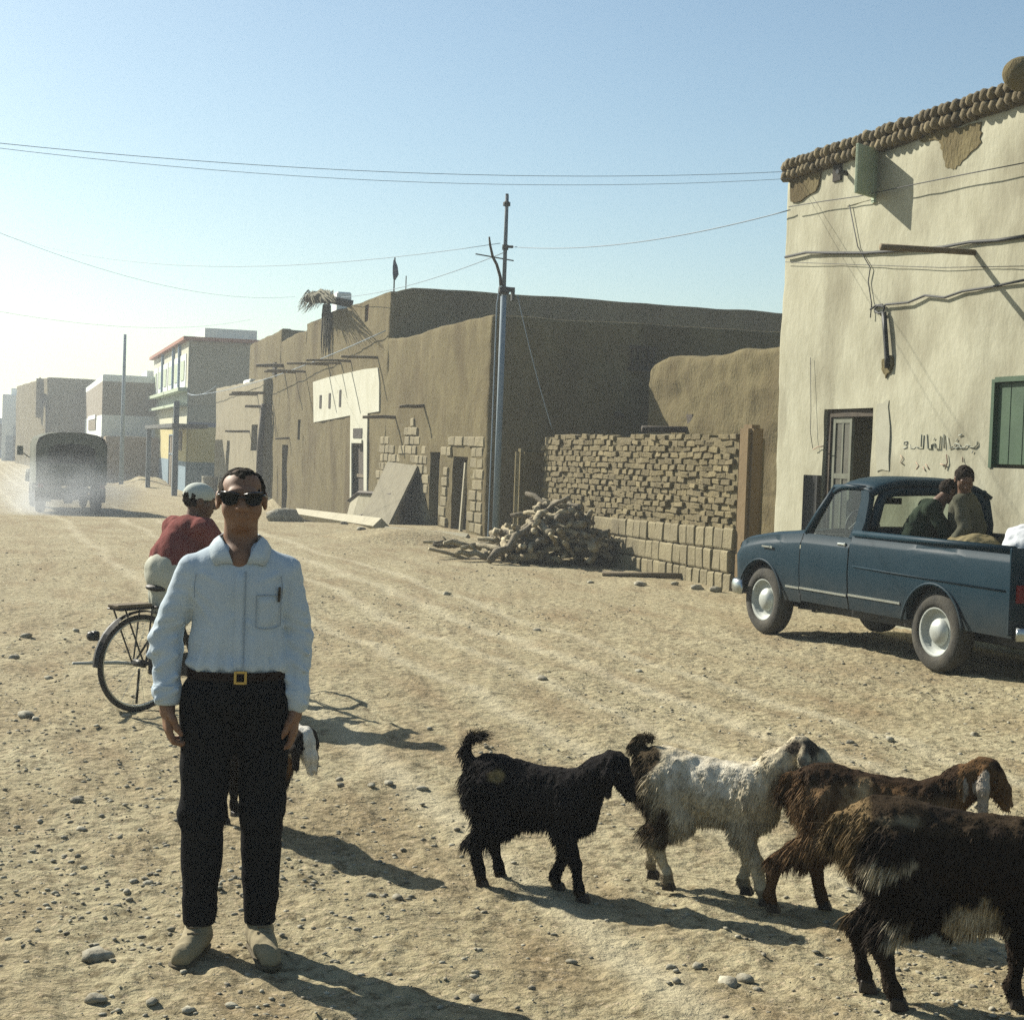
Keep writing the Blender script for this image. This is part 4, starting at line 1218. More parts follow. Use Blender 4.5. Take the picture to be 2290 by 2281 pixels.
# ------------------------------------------------------------------ things against the cream house
sh_ = MB(); P_ = []
a = z5(455, 670, 8.6); b = z5(555, 720, 8.85)
yy0 = a.y
for k in range(9):
    t = k / 8; w = -.9 + 1.7 * t
    P_.append((8.72 + .22 * math.cos(w * 1.2) - .1, yy0 - .12 + .25 * math.sin(w)))
outer = P_ + [(x + .02, y) for (x, y) in reversed(P_)]
sh_.prism(outer, 'z', 0, a.z)
tag(sh_.build('metal_sheet', M['metal_dark'], None, smooth=False), 'dark curved metal sheet standing upright left of the cream house door', 'sheet')

# ================================================================== utility pole and wires
pb = onY(1109, 1133, 27.7)
PX_, PY_ = onY(1118, 900, 27.7).x, 27.7
e = empty('utility_pole', (PX_, PY_, 0), label='blue-grey metal utility pole by the corner of the low mud house', cat='pole')
ztop = onY(1136, 438, PY_).z; zmid = onY(1130, 645, PY_).z
WORLD_COORDS[0] = False
mb = MB(); mb.tube([(0, 0, -.2), (0, 0, zmid)], [.064, .056], 12); mb.build('lower_pole', M['metal_blue'], e, smooth=True)
mb = MB(); mb.tube([(0, 0, zmid - .2), (0, 0, zmid + .9), (0.0, 0, ztop)], [.04, .038, .034], 10); mb.build('upper_pole', material('grey_pole_paint', (0.12, 0.145, 0.165), (0.17, 0.195, 0.215), 4, .8), e, smooth=True)
mb = MB(); mb.lathe([(.0, zmid + .02), (.1, zmid + .02), (.11, zmid - .08), (.085, zmid - .12)], 12); mb.bbox(.05, .2, -.05, .05, zmid - .06, zmid + .02); mb.bbox(.15, .2, -.05, .05, zmid - .22, zmid - .06); mb.build('collar', M['metal_dark'], e)
mb = MB(); mb.lathe([(0, ztop - .19), (.07, ztop - .19), (.07, ztop - .13), (.03, ztop - .1), (.03, ztop + .03), (0, ztop + .03)], 10); mb.build('cap', M['metal_dark'], e)
zc = onY(1131, 552, PY_).z
mb = MB(); mb.lathe([(0, zc - .06), (.06, zc - .06), (.06, zc + .03), (0, zc + .03)], 10); mb.tube([(0, 0, zc), (.14, -.04, zc)], .025, 6); mb.build('insulator', M['metal_dark'], e)
zb = onY(1115, 575, PY_).z
mb = MB(); mb.tube([(-.55, .05, zb + .03), (.17, 0, zb - .05)], .012, 6); mb.build('crossarm', M['metal_dark'], e)
p = [onY(x, y, PY_) - Vector((PX_, PY_, 0)) for (x, y) in ((1120, 640), (1119, 620), (1111, 592), (1102, 575), (1096, 548), (1094, 530))]
mb = MB(); mb.tube(p, [.03, .03, .028, .026, .022, .016], 7); mb.build('bent_branch', M['wood_dark'], e, smooth=True)
mb = MB(); mb.tube([(-.14, 0, 0), (-.12, .02, zmid - .3), (-.08, 0, zmid)], .012, 5); mb.build('drop_wire', M['wire'], e)
WORLD_COORDS[0] = True
P0 = Vector((PX_, PY_, 0))
fp = G(262, 1100)
fy = 96.0; fq = onY(273, 1000, fy)
mb = MB(); mb.tube([(fq.x, fy, -1.2), (fq.x, fy, onY(278, 748, fy).z)], [.14, .09], 8); tag(mb.build('utility_pole', M['metal_blue'], None, smooth=True), 'thin distant pole rising before the brown and white house', 'pole')

def span(a, b, sag, n=24):
    return [a.lerp(b, t / n) - Vector((0, 0, sag * 4 * (t / n) * (1 - t / n))) for t in range(n + 1)]
def wire(a, b, sag, label, r=.009):
    mb = MB(); mb.tube(span(a, b, sag), r, 5); tag(mb.build('wire', M['wire'], None, smooth=True), label, 'wire', 'overhead wires')
cc = onX(1768, 386, 8.95)
wire(onY(-500, 262, 16), onX(1766, 384, 8.9), .24, 'upper overhead wire running from the left edge to the cream house', .0035)
wire(onY(-500, 262, 17), onX(1766, 400, 8.9), .3, 'second overhead wire just under the topmost one', .003)
wire(Vector((PX_ + .14, PY_ - .04, zc)), onX(1767, 470, 8.95), .18, 'wire from the utility pole to the corner of the cream house', .008)
wire(Vector((PX_, PY_, zc - .1)), onX(690, 664, 8.95), .3, 'wire sloping down from the utility pole along the mud houses', .008)
wire(Vector((PX_ - .1, PY_, zb + .25)), onY(-60, 500, 60), .9, 'faint wire sagging leftward from the utility pole', .006)
wire(onY(-40, 505, 34), onX(660, 664, 8.9), .5, 'wire sloping across the sky at the left to the palm fronds', .004)
wire(onY(-40, 690, 40), onX(560, 715, 8.8), .4, 'lowest faint wire over the far houses', .004)
wire(onX(862, 740, 8.9), onX(420, 885, 8.2), .35, 'thin wire along the fronts of the mud houses', .014)
wire(onY(420, 880, 83.6), onY(484, 862, 77.2), .25, 'short wire slung between painted house and mud house', .02)
wire(onX(1157, 660, 8.6), onX(1235, 960, 9.4), .1, 'slack blue wire dropping from pole to shaded wall', .007)
WORLD_COORDS[0] = False

# ================================================================== firewood heap
rr = random.Random(21)
LOGV = []
for k in range(14):
    mb = MB(); L_ = 1.0; pts = []; rad = []
    bend = [rr.uniform(-.05, .05) for _ in range(6)]
    for i in range(6):
        t = i / 5 - .5
        pts.append((t * L_, bend[i] * (1 if i not in (0, 5) else .4), bend[5 - i] * .7)); rad.append(.055 * (1 + rr.uniform(-.22, .22)) * (1.1 - .3 * abs(t)))
    mb.tube(pts, rad, 7)
    if k % 3 == 0:
        mb.tube([pts[2], (pts[2][0] + .1, .12, .05), (pts[2][0] + .22, .2, .06)], [.035, .03, .018], 6)
    me = mb.mesh('log')
    bm = bmesh.new(); bm.from_mesh(me); bmesh.ops.recalc_face_normals(bm, faces=bm.faces); bm.to_mesh(me); bm.free()
    me.materials.append(M['log'] if k % 4 else M['log_grey']); me.shade_smooth(); LOGV.append(me)
hc = Vector((8.05, 23.6, 0))                  # heap centre
right = Vector((cr.x, cr.y, 0)).normalized(); fwd = Vector((cf.x, cf.y, 0)).normalized()
def add_log(p, ln, yaw, pitch, k, rscale=1.0, label=None):
    o = bpy.data.objects.new('firewood_log', LOGV[k % len(LOGV)]); COL.objects.link(o)
    o.location = p; o.scale = (ln, rscale, rscale); o.rotation_euler = (rr.uniform(0, 6.28), pitch, yaw)
    tag(o, label or 'crooked dry log in the firewood heap before the brick wall', 'log', 'logs of the firewood heap')
for k in range(190):
    # a mound: layers inside a dome
    while True:
        a, b = rr.uniform(-1, 1), rr.uniform(-1, 1)
        if a * a + b * b < 1: break
    hmax = .92 * (1 - (a * .9 + .1) ** 2 * .9) * (1 - .75 * b * b)
    if a < -.35: hmax *= .55
    z = .06 + max(0, hmax) * rr.random() ** .55
    p = hc + right * (a * .95 + .05) + fwd * (b * .75) + Vector((0, 0, z))
    add_log(p, rr.uniform(.45, 1.05), math.pi / 2 - YAW + rr.choice((rr.uniform(-.5, .5), rr.uniform(-1.5, 1.5), rr.uniform(.6, 1.2))), rr.uniform(-.35, .45), k, rr.uniform(.5, 1.05))
for k in range(15):
    p = hc + right * rr.uniform(-1.9, -.75) + fwd * rr.uniform(-.7, .5) + Vector((0, 0, rr.uniform(.05, .3)))
    add_log(p, rr.uniform(.35, .8), rr.uniform(0, 3.1), rr.uniform(-.25, .25), k + 5, rr.uniform(.35, .75))
add_log(hc + right * -.62 + fwd * -.75 + Vector((0, 0, .33)), 1.15, math.pi / 2 - YAW + 2.4, .55, 4, 1.1, 'long pale log leaning on the front of the firewood heap')

# ================================================================== boards leaning on the corner house, planks on the ground
WORLD_COORDS[0] = True
A = z2(1345, 1215); Bq = G(450 + .36383 * 1152, 600 + .36383 * 1575)
far = 3.2
def board(name, q, th, mat, label, slats=0, frame=None):
    """q: four corners (near top, near bottom, far bottom, far top)"""
    q = [Vector(v) for v in q]; n = (q[1] - q[0]).cross(q[3] - q[0]).normalized()
    mb = MB(); mb.raw(q + [v + n * th for v in q], [(0, 1, 2, 3), (7, 6, 5, 4), (0, 4, 5, 1), (1, 5, 6, 2), (2, 6, 7, 3), (3, 7, 4, 0)])
    if frame is None:
        return tag(mb.build(name, mat, None), label, 'board')
    e = tag(empty(name, q[1]), label, 'board')
    mb.build('panel', mat, e)
    n = -n if n.x > 0 else n
    for i in range(4):
        a, b = q[i], q[(i + 1) % 4]; m_ = MB(); m_.tube([a + n * .03, b + n * .03], .05, 4); m_.build('rail', frame, e)
    for k in range(slats):
        t = (k + 1) / (slats + 1); m_ = MB(); m_.tube([q[0].lerp(q[1], t) + n * .03, q[3].lerp(q[2], t) + n * .03], .04, 4); m_.build('rail', frame, e)
    return e
zA = A.z
board('wooden_board', [(8.93, A.y, zA), (Bq.x, Bq.y, Bq.z), (Bq.x, Bq.y + far, Bq.z - .05), (8.93, A.y + far, zA + .05)], .06, material('grey_board', (0.17, 0.14, 0.085), (0.24, 0.20, 0.125), 4, .9, bump=.3, bscale=25), 'big pale wooden panel leaning steeply against the low mud house')
def sl(x, y): return 450 + .36383 * x, 600 + .36383 * y
n1 = onX(*sl(1180, 1388), 8.55); n2 = G(*sl(912, 1560)); f2 = G(*sl(785, 1528)); f1 = onX(*sl(975, 1378), 8.6)
board('bed_frame', [n1, n2, f2, f1], .05, M['wood_pale'], 'pale framed panel lying at a low slant beside the big leaning panel', 2, M['wood_dark'])
mb = MB()
a, b = G(*sl(585, 1530)), G(*sl(1105, 1615)); mb.tube([a + Vector((0, 0, .14)), b + Vector((0, 0, .1))], .17, 4); tag(mb.build('timber_beam', M['wood_pale'], None), 'long pale timber beam lying along the foot of the mud houses', 'beam')
mb = MB(); a, b = G(*sl(1130, 1625)), G(*sl(1640, 1668)); mb.tube([a + Vector((0, 0, .06)), b + Vector((0, 0, .05))], .07, 4); tag(mb.build('timber_beam', M['wood_pale'], None), 'thin pale plank lying before the two dark doorways', 'beam')
mb = MB(); a, b = G(*sl(700, 1440)), G(*sl(830, 1490)); mb.tube([a + Vector((0, 0, .3)), a.lerp(b, .5) + Vector((0, 0, .45)), b + Vector((0, 0, .1))], .05, 6); tag(mb.build('branch', M['wood'], None, smooth=True), 'bent branch lying at the wall of the tall mud house', 'branch')
# sand heaps in the street before the houses
def mound(name, c, rx, ry, h, seed):
    n, m_ = 26, 9; V = []; F_ = []
    for i in range(m_ + 1):
        t = i / m_
        for k in range(n):
            w = 2 * math.pi * k / n
            x = c.x + rx * t * math.cos(w); y = c.y + ry * t * math.sin(w)
            z = float(zg(x, y)) + h * (1 - t * t) ** 2 * (1 + .35 * float(vnoise(x * 1.5, y * 1.5, 0., seed))) - .05 * t
            V.append((x, y, z))
    for i in range(m_):
        for k in range(n):
            F_.append((i * n + k, (i + 1) * n + k, (i + 1) * n + (k + 1) % n, i * n + (k + 1) % n))
    mb = MB(); mb.raw(V, F_); o = mb.build(name, M['ground'], None, smooth=True); tag(o, kind='structure'); return o
mound('sand_mound', G(*sl(1230, 1665)), 2.0, 2.6, .22, 1)
mound('sand_mound', G(*sl(700, 1450)), 1.3, 4.0, .5, 2)
mound('earth_bank', G(*sl(450, 1480)), 1.2, 5.0, .45, 3)
mound('earth_bank', G(330, 1085), 2.2, 9.0, .5, 4)
WORLD_COORDS[0] = False
# boulders, barrel, rubble
stone(*sl(520, 1560), .42, 'dark round boulder at the end of the pale timber beam', 1)
stone(*sl(440, 1520), .22, 'small pale boulder left of the dark round boulder', 2)
for k, (x, y, s_) in enumerate(((980, 1610, .1), (880, 1575, .09), (1180, 1640, .1), (560, 1440, .25), (640, 1425, .22), (470, 1500, .16), (600, 1470, .15), (750, 1420, .2))):
    stone(*sl(x, y), s_, ['rubble lump at the foot of the mud houses'][0], k, 'rubble along the house fronts')
def barrel(px, py, h, r, label):
    p = G(px, py); mb = MB()
    mb.lathe([(0, 0), (r, 0), (r * 1.03, .03), (r, .06), (r, h * .33), (r * 1.05, h * .35), (r, h * .37), (r, h * .64), (r * 1.05, h * .66), (r, h * .68), (r, h - .05), (r * 1.03, h), (r * .9, h - .01), (r * .9, h - .06), (0, h - .06)], 18)
    o = mb.build('oil_drum', material('rusty_drum', (0.24, 0.20, 0.13), (0.33, 0.28, 0.19), 4, .8), None, smooth=True, loc=p); tag(o, label, 'drum')
barrel(468, 1113, .98, .37, 'big round drum standing before the yellow and blue house')
p = G(*sl(455, 1390)); 
# stones lying about the street
lst = [(214, 2135, .055, 'largest rounded stone in the lower left corner of the street'), (760, 1752, .03, 'pale flat stone right of the standing man'), (1212, 1524, .05, 'stone in the street above the black goat'),
       (1690, 1715, .03, 'small dark stone beyond the pale goat'), (760, 1770, .025, 'dark stone beside the pale flat stone'), (830, 1770, .028, 'grey stone right of the two stones by the man')]
for k, (x, y, s_, l_) in enumerate(lst): stone(x, y, s_, l_, k, rz=k)
near = [(170, 1797, .03), (90, 1835, .018), (182, 1855, .022), (300, 1960, .018), (325, 1955, .018), (330, 1965, .02), (285, 1985, .02), (215, 2230, .03), (340, 2240, .02), (520, 2245, .022), (420, 2255, .02), (890, 2000, .025), (830, 1998, .018),
        (1060, 2230, .02), (1280, 2145, .02), (1560, 2170, .022), (1665, 2195, .03), (1500, 2165, .016), (1630, 2205, .035), (1240, 2080, .012), (960, 1640, .02), (700, 1720, .03), (640, 1740, .025), (870, 1765, .025), (945, 1770, .03), (1035, 1690, .02),
        (1200, 1405, .04), (1000, 1330, .05), (1430, 1500, .03), (1820, 1710, .025), (1990, 1660, .035), (1900, 1665, .025), (2180, 1640, .03), (60, 1605, .05), (285, 1610, .03), (80, 1615, .03), (245, 1795, .012), (380, 1660, .02), (110, 1520, .03), (60, 1425, .05), (170, 1410, .04), (30, 1470, .04)]
for k, (x, y, s_) in enumerate(near): stone(x, y, s_ * 1.1, 'small loose stone lying on the dusty street', k, rz=k * 1.3)
for k, (x, y, s_) in enumerate(((1430, 1312, .09), (1560, 1318, .09), (1565, 1290, .16), (1600, 1322, .09), (1510, 1310, .06), (1320, 1305, .05), (1390, 1285, .05))):
    stone(x, y, s_, 'dark lump of rubble at the foot of the brick wall' if k == 2 else 'broken stone lying along the foot of the brick wall', k, 'stones along the brick wall')
p = G(1420, 1290); mb = MB(); mb.tube([p + Vector((-.5, 0, .04)), p + Vector((.55, -.5, .06))], .04, 6); tag(mb.build('branch', M['wood'], None, smooth=True), 'stick lying on the ground right of the firewood heap', 'branch')
# ================================================================== blue pickup
WORLD_COORDS[0] = False
def paint_material(name, c1, c2, dust, rough=.5):
    m = material(name, c1, c2, 2.5, rough, 0.0, spec=.07)
    nt = m.node_tree; N = nt.nodes; L = nt.links; b = N['Principled BSDF']
    b.inputs['Coat Weight'].default_value = .0; b.inputs['Coat Roughness'].default_value = .3
    src = b.inputs['Base Color'].links[0].from_socket
    tc = N.new('ShaderNodeTexCoord'); sp = N.new('ShaderNodeSeparateXYZ'); L.new(tc.outputs['Object'], sp.inputs[0])
    nz = N.new('ShaderNodeTexNoise'); nz.inputs['Scale'].default_value = 5; nz.inputs['Detail'].default_value = 6; L.new(tc.outputs['Object'], nz.inputs['Vector'])
    mr = N.new('ShaderNodeMapRange'); mr.inputs[1].default_value = .75; mr.inputs[2].default_value = .3; mr.inputs[3].default_value = .0; mr.inputs[4].default_value = .4; L.new(sp.outputs[2], mr.inputs[0])
    mu = N.new('ShaderNodeMath'); mu.operation = 'MULTIPLY'; L.new(mr.outputs[0], mu.inputs[0]); L.new(nz.outputs[0], mu.inputs[1])
    mx = N.new('ShaderNodeMix'); mx.data_type = 'RGBA'; L.new(mu.outputs[0], mx.inputs['Factor']); L.new(src, mx.inputs['A']); mx.inputs['B'].default_value = (*dust, 1)
    L.new(mx.outputs['Result'], b.inputs['Base Color'])
    return m
blue = paint_material('pickup_blue_paint', (0.0075, 0.029, 0.044), (0.0115, 0.036, 0.053), (0.15, 0.115, 0.07))
blue_in = material('pickup_inner_paint', (0.03, 0.055, 0.08), (0.06, 0.075, 0.085), 5, .7)
pf = Vector((-.092, .996, 0)).normalized()
pk = empty('pickup_truck', (8.065, 11.495, 0), math.atan2(pf.y, pf.x), 'blue pickup truck with two men and sacks in its open bed', 'pickup')
FA, RW = 2.72, .34
def zlow(x, sill):
    for (c, R_) in ((FA, .40), (0.0, .40)):
        if abs(x - c) < R_: return max(sill, .34 + math.sqrt(R_ * R_ - (x - c) ** 2))
    return sill
def xs_for(a, b, extra=()):
    out = list(np.linspace(a, b, max(3, int(abs(b - a) / .09))))
    for c in (FA, 0.0):
        for k in range(25):
            x = c + .4 * math.cos(math.pi * k / 24)
            if min(a, b) < x < max(a, b): out += [x]
    return sorted(set(round(q, 4) for q in out), reverse=a > b)
def ybulge(z):
    return float(np.interp(z, [.3, .36, .5, .75, .96, .985, 1.0, 1.08], [.715, .735, .768, .785, .775, .765, .748, .738]))
def zbelt(x): return float(np.interp(x, [1.2, 2.0, 2.6, 3.05, 3.2, 3.28], [1.055, 1.05, 1.0, .935, .885, .82]))
def wscale(x): return float(np.interp(x, [2.9, 3.15, 3.25, 3.29], [1, .985, .95, .9]))
def side_panel(x0, x1, sill=.36, top=None, s=1, nz=9):
    """outer skin between x0 and x1 with a return flange along the wheel arch"""
    V, F_ = [], []
    xs = xs_for(x0, x1)
    for x in xs:
        lo = zlow(x, sill); hi = (top if top is not None else zbelt(x)); w = wscale(x)
        col = [(ybulge(lo) * w - .09, lo + .005), (ybulge(lo) * w, lo)]
        zz = [lo + (hi - lo) * t for t in (.03, .15, .3, .5, .7, .85)] + [hi - .085, hi - .065, hi]
        zz = sorted(z for z in zz if z > lo)
        while len(zz) < 9: zz.append(hi)
        for z in zz: 
            zn = z + (1.055 - hi)
            col.append((ybulge(min(zn, 1.08) if z > .8 else z) * w, z))
        for (y, z) in col: V.append((x, s * y, z))
    n = len(V) // len(xs)
    for i in range(len(xs) - 1):
        for j in range(n - 1): F_.append((i * n + j, i * n + j + 1, (i + 1) * n + j + 1, (i + 1) * n + j))
    return V, F_
def skin(name, V, F_, mat, parent, flip=False, smooth=True):
    mb = MB(); mb.raw(V, [tuple(reversed(f)) for f in F_] if flip else F_)
    o = mb.build(name, mat, parent, fix=False)
    o.data.shade_smooth()
    bm = bmesh.new(); bm.from_mesh(o.data)
    bmesh.ops.remove_doubles(bm, verts=bm.verts, dist=.0005)
    for e_ in bm.edges:
        if len(e_.link_faces) == 2 and e_.calc_face_angle(0) > .55: e_.smooth = False
    bm.to_mesh(o.data); bm.free()
    return o
for s in (1, -1):
    V, F_ = side_panel(2.035, 3.27, .38, None, s); skin('front_fender', V, F_, blue, pk, s < 0)
    V, F_ = side_panel(1.245, 2.022, .40, 1.05, s); d = skin('door', V, F_, blue, pk, s < 0)
    mb = MB(); mb.box((1.36, s * .765, .985), (.13, .025, .022)); mb.box((1.31, s * .76, .985), (.03, .04, .03)); mb.build('handle', M['chrome'], d, bevel=.006)
    mb = MB(); mb.bbox(1.25, 2.02, s * .765, s * .778, .515, .535); mb.build('trim_strip', M['chrome'], d)
    V, F_ = side_panel(-.95, 1.225, .40, 1.09, s); bs = skin('bed_side', V, F_, blue, pk, s < 0)
    mb = MB(); mb.bbox(.45, 1.22, s * .765, s * .778, .525, .545); mb.build('trim_strip', M['chrome'], bs)
    mb = MB(); mb.tube([(1.2, s * .742, 1.095), (-.94, s * .742, 1.095)], .03, 8); mb.build('rail', blue, bs, smooth=True)
    mb = MB(); mb.tube([(1.15, s * .785, .80), (.6, s * .789, .79), (-.9, s * .786, .77)], .007, 5); mb.build('swage_line', blue, bs, smooth=True)
    # wheel-arch lips
    for (c, par) in ((0.0, bs),):
        mb = MB(); mb.tube([(c + .405 * math.cos(a), s * .785, .34 + .405 * math.sin(a)) for a in np.linspace(.12, math.pi - .12, 20)], .014, 6); mb.build('arch_lip', blue, par, smooth=True)
    mb = MB(); mb.tube([(FA + .405 * math.cos(a), s * .78, .34 + .405 * math.sin(a)) for a in np.linspace(.15, math.pi - .12, 20)], .013, 6); mb.build('arch_lip', blue, pk, smooth=True)
    mb = MB(); mb.bbox(2.04, 2.27, s * .76, s * .774, .51, .53); mb.build('trim_strip', M['chrome'], pk)
    mb = MB(); mb.bbox(-.94, 1.2, s * .64, s * .66, .56, 1.085); mb.build('bed_inner_side', blue_in, pk)
# hood and cowl
V, F_ = [], []
xs = [2.02, 2.3, 2.6, 2.85, 3.02, 3.12, 3.2, 3.25, 3.275]
for x in xs:
    zb_, w = zbelt(x), wscale(x)
    for (y, dz) in ((.74, 0), (.715, .018), (.66, .03), (.58, .036), (.57, .030), (.4, .048), (.2, .056), (0, .058), (-.2, .056), (-.4, .048), (-.57, .030), (-.58, .036), (-.66, .03), (-.715, .018), (-.74, 0)):
        V.append((x, y * w, zb_ + dz * (1 if x < 3.2 else .6)))
n = 15
for i in range(len(xs) - 1):
    for j in range(n - 1): F_.append((i * n + j, (i + 1) * n + j, (i + 1) * n + j + 1, i * n + j + 1))
skin('hood', V, F_, blue, pk, True)
mb = MB(); mb.prism([(-.66, .46), (.66, .46), (.69, .6), (.66, .82), (-.66, .82), (-.69, .6)], 'x', 3.2, 3.27); mb.build('grille', M['metal_dark'], pk)
for s in (1, -1):
    mb = MB(); mb.lathe([(0, 3.31), (.07, 3.30), (.095, 3.28), (.1, 3.24)], 16, 'x', (0, s * .55, .72)); mb.build('headlight', M['chrome'], pk, smooth=True)
mb = MB(); mb.tube([(3.02, .80, .44), (3.2, .79, .44), (3.33, .68, .44), (3.36, 0, .44), (3.33, -.68, .44), (3.2, -.79, .44), (3.02, -.80, .44)], .075, 10, flat=.35); mb.build('front_bumper', M['chrome'], pk, smooth=True)
# cab: pillars, roof, back panel
for s in (1, -1):
    mb = MB(); mb.tube([(2.0, s * .715, 1.05), (1.86, s * .69, 1.25), (1.67, s * .64, 1.50)], [.042, .034, .034], 8); mb.build('windscreen_pillar', blue, pk, smooth=True)
    mb = MB(); mb.prism([(1.30, 1.04), (1.12, 1.04), (1.07, 1.2), (1.08, 1.42), (1.12, 1.52), (1.26, 1.52), (1.22, 1.4), (1.235, 1.2)], 'y', s * .72 - .03, s * .72 + .03)
    o = mb.build('rear_pillar', blue, pk, bevel=.012)
    for v in o.data.vertices:
        if v.co.z > 1.1: v.co.y -= s * .085 * (v.co.z - 1.05) / .45
    mb = MB(); mb.tube([(1.2, s * .65, 1.505), (1.45, s * .655, 1.515), (1.69, s * .64, 1.50)], .026, 8); mb.build('roof_rail', blue, pk, smooth=True)
    mb = MB(); mb.raw([(1.24, s * .73, 1.05), (1.97, s * .71, 1.05), (1.68, s * .65, 1.49), (1.22, s * .655, 1.49)], [(0, 1, 2, 3)]); mb.build('side_window', glass('cab_glass', (.7, .75, .72)), pk, fix=False)
V, F_ = [], []
nx, ny = 9, 13
for i in range(nx):
    tx = i / (nx - 1); x = 1.05 + tx * .68
    for j in range(ny):
        ty = j / (ny - 1) * 2 - 1
        z = 1.625 - .11 * abs(ty) ** 3.5 - .055 * abs(tx * 2 - 1) ** 4 - (.05 * max(0, tx - .75) * 4 * .5)
        V.append((x, ty * .675, z))
b0 = len(V)
for i in range(nx - 1):
    for j in range(ny - 1): F_.append((i * ny + j, (i + 1) * ny + j, (i + 1) * ny + j + 1, i * ny + j + 1))
ro = skin('roof', V, F_, blue, pk)
m_ = ro.modifiers.new('solid', 'SOLIDIFY'); m_.thickness = .035; m_.offset = -1
# back panel with the wide rear window
mb = MB(); mb.bbox(1.12, 1.17, -.72, .72, .5, 1.14); mb.build('cab_back', blue, pk, bevel=.01)
mb = MB(); mb.tube([(1.13, .62, 1.14), (1.09, .61, 1.2), (1.07, .585, 1.36), (1.08, .54, 1.45), (1.09, .4, 1.485), (1.09, 0, 1.50), (1.09, -.4, 1.485), (1.08, -.54, 1.45), (1.07, -.585, 1.36), (1.09, -.61, 1.2), (1.13, -.62, 1.14)], .045, 8); mb.build('rear_window_frame', blue, pk, smooth=True)
mb = MB(); mb.raw([(1.12, .6, 1.14), (1.12, -.6, 1.14), (1.09, -.57, 1.46), (1.09, .57, 1.46)], [(0, 1, 2, 3)]); mb.build('rear_window', glass('cab_glass'), pk, fix=False)
mb = MB(); mb.raw([(1.97, .68, 1.07), (1.97, -.68, 1.07), (1.69, -.62, 1.50), (1.69, .62, 1.50)], [(0, 1, 2, 3)]); mb.build('windscreen', glass('cab_glass'), pk, fix=False)
# interior
mb = MB(); mb.box((1.33, 0, .82), (.3, 1.25, .12)); mb.box((1.22, 0, 1.0), (.1, 1.25, .32), (0, -.15, 0)); mb.build('seat', material('black_vinyl', (0.02, 0.02, 0.02), (0.04, 0.035, 0.03), 6, .6), pk, bevel=.03)
mb = MB(); mb.box((1.93, 0, .98), (.16, 1.36, .14)); mb.build('dashboard', M['metal_dark'], pk, bevel=.03)
mb = MB(); cw = Vector((1.66, .33, 1.10)); 
mb.tube([cw + Vector((.05 * math.sin(a) * .6, .19 * math.cos(a), .19 * math.sin(a))) for a in np.linspace(0, 2 * math.pi, 25)], .014, 6, cap=False); mb.tube([cw + Vector((0, -.18, 0)), cw, cw + Vector((0, .18, 0))], .012, 5); mb.tube([cw, (1.9, .33, .98)], .02, 6); mb.build('steering_wheel', M['metal_dark'], pk, smooth=True)
mb = MB(); mb.tube([(1.74, 0, 1.48), (1.68, 0, 1.40)], .008, 5); mb.box((1.67, 0, 1.385), (.02, .2, .06)); mb.build('rear_view_mirror', M['metal_dark'], pk)
for s in (.28, -.32):
    mb = MB(); mb.tube([(1.985, s, 1.08), (1.86, s - .12, 1.26)], .006, 5); mb.tube([(1.9, s - .02, 1.2), (1.8, s - .22, 1.35)], .007, 5); mb.build('wiper', M['metal_dark'], pk)
# bed
mb = MB(); mb.bbox(-.94, 1.115, -.64, .64, .52, .56); mb.build('bed_floor', blue_in, pk)
for s in (1, -1):
    mb = MB(); mb.bbox(-.4, .4, s * .64, s * .46, .56, .80); mb.build('wheel_box', blue_in, pk, bevel=.05)
    mb = MB(); mb.bbox(-.965, -.935, s * .79, s * .62, .42, 1.11); mb.build('bed_corner', blue, pk, bevel=.008)
    mb = MB(); mb.box((-.975, s * .70, .75), (.02, .07, .14)); mb.build('tail_light', material('red_lens', (0.25, 0.02, 0.015), None, rough=.3), pk)
mb = MB(); mb.box((-1.13, 0, .575), (.36, 1.2, .035), (0, -.04, 0)); mb.build('tailgate', blue, pk, bevel=.008)
mb = MB(); mb.tube([(-1.02, .76, .44), (-1.05, .6, .44), (-1.05, -.6, .44), (-1.02, -.76, .44)], .055, 8, flat=.4); mb.build('rear_bumper', M['chrome'], pk, smooth=True)
mb = MB(); mb.bbox(-.85, 3.05, -.42, .42, .28, .46); mb.bbox(-.85, 3.1, -.5, -.4, .3, .5); mb.bbox(-.85, 3.1, .4, .5, .3, .5); mb.tube([(0, -.6, .34), (0, .6, .34)], .05, 8); mb.build('chassis', M['metal_dark'], pk)
mb = MB(); mb.bbox(2.22, 3.2, -.62, .62, .46, .80); mb.build('engine_bay', M['metal_dark'], pk)
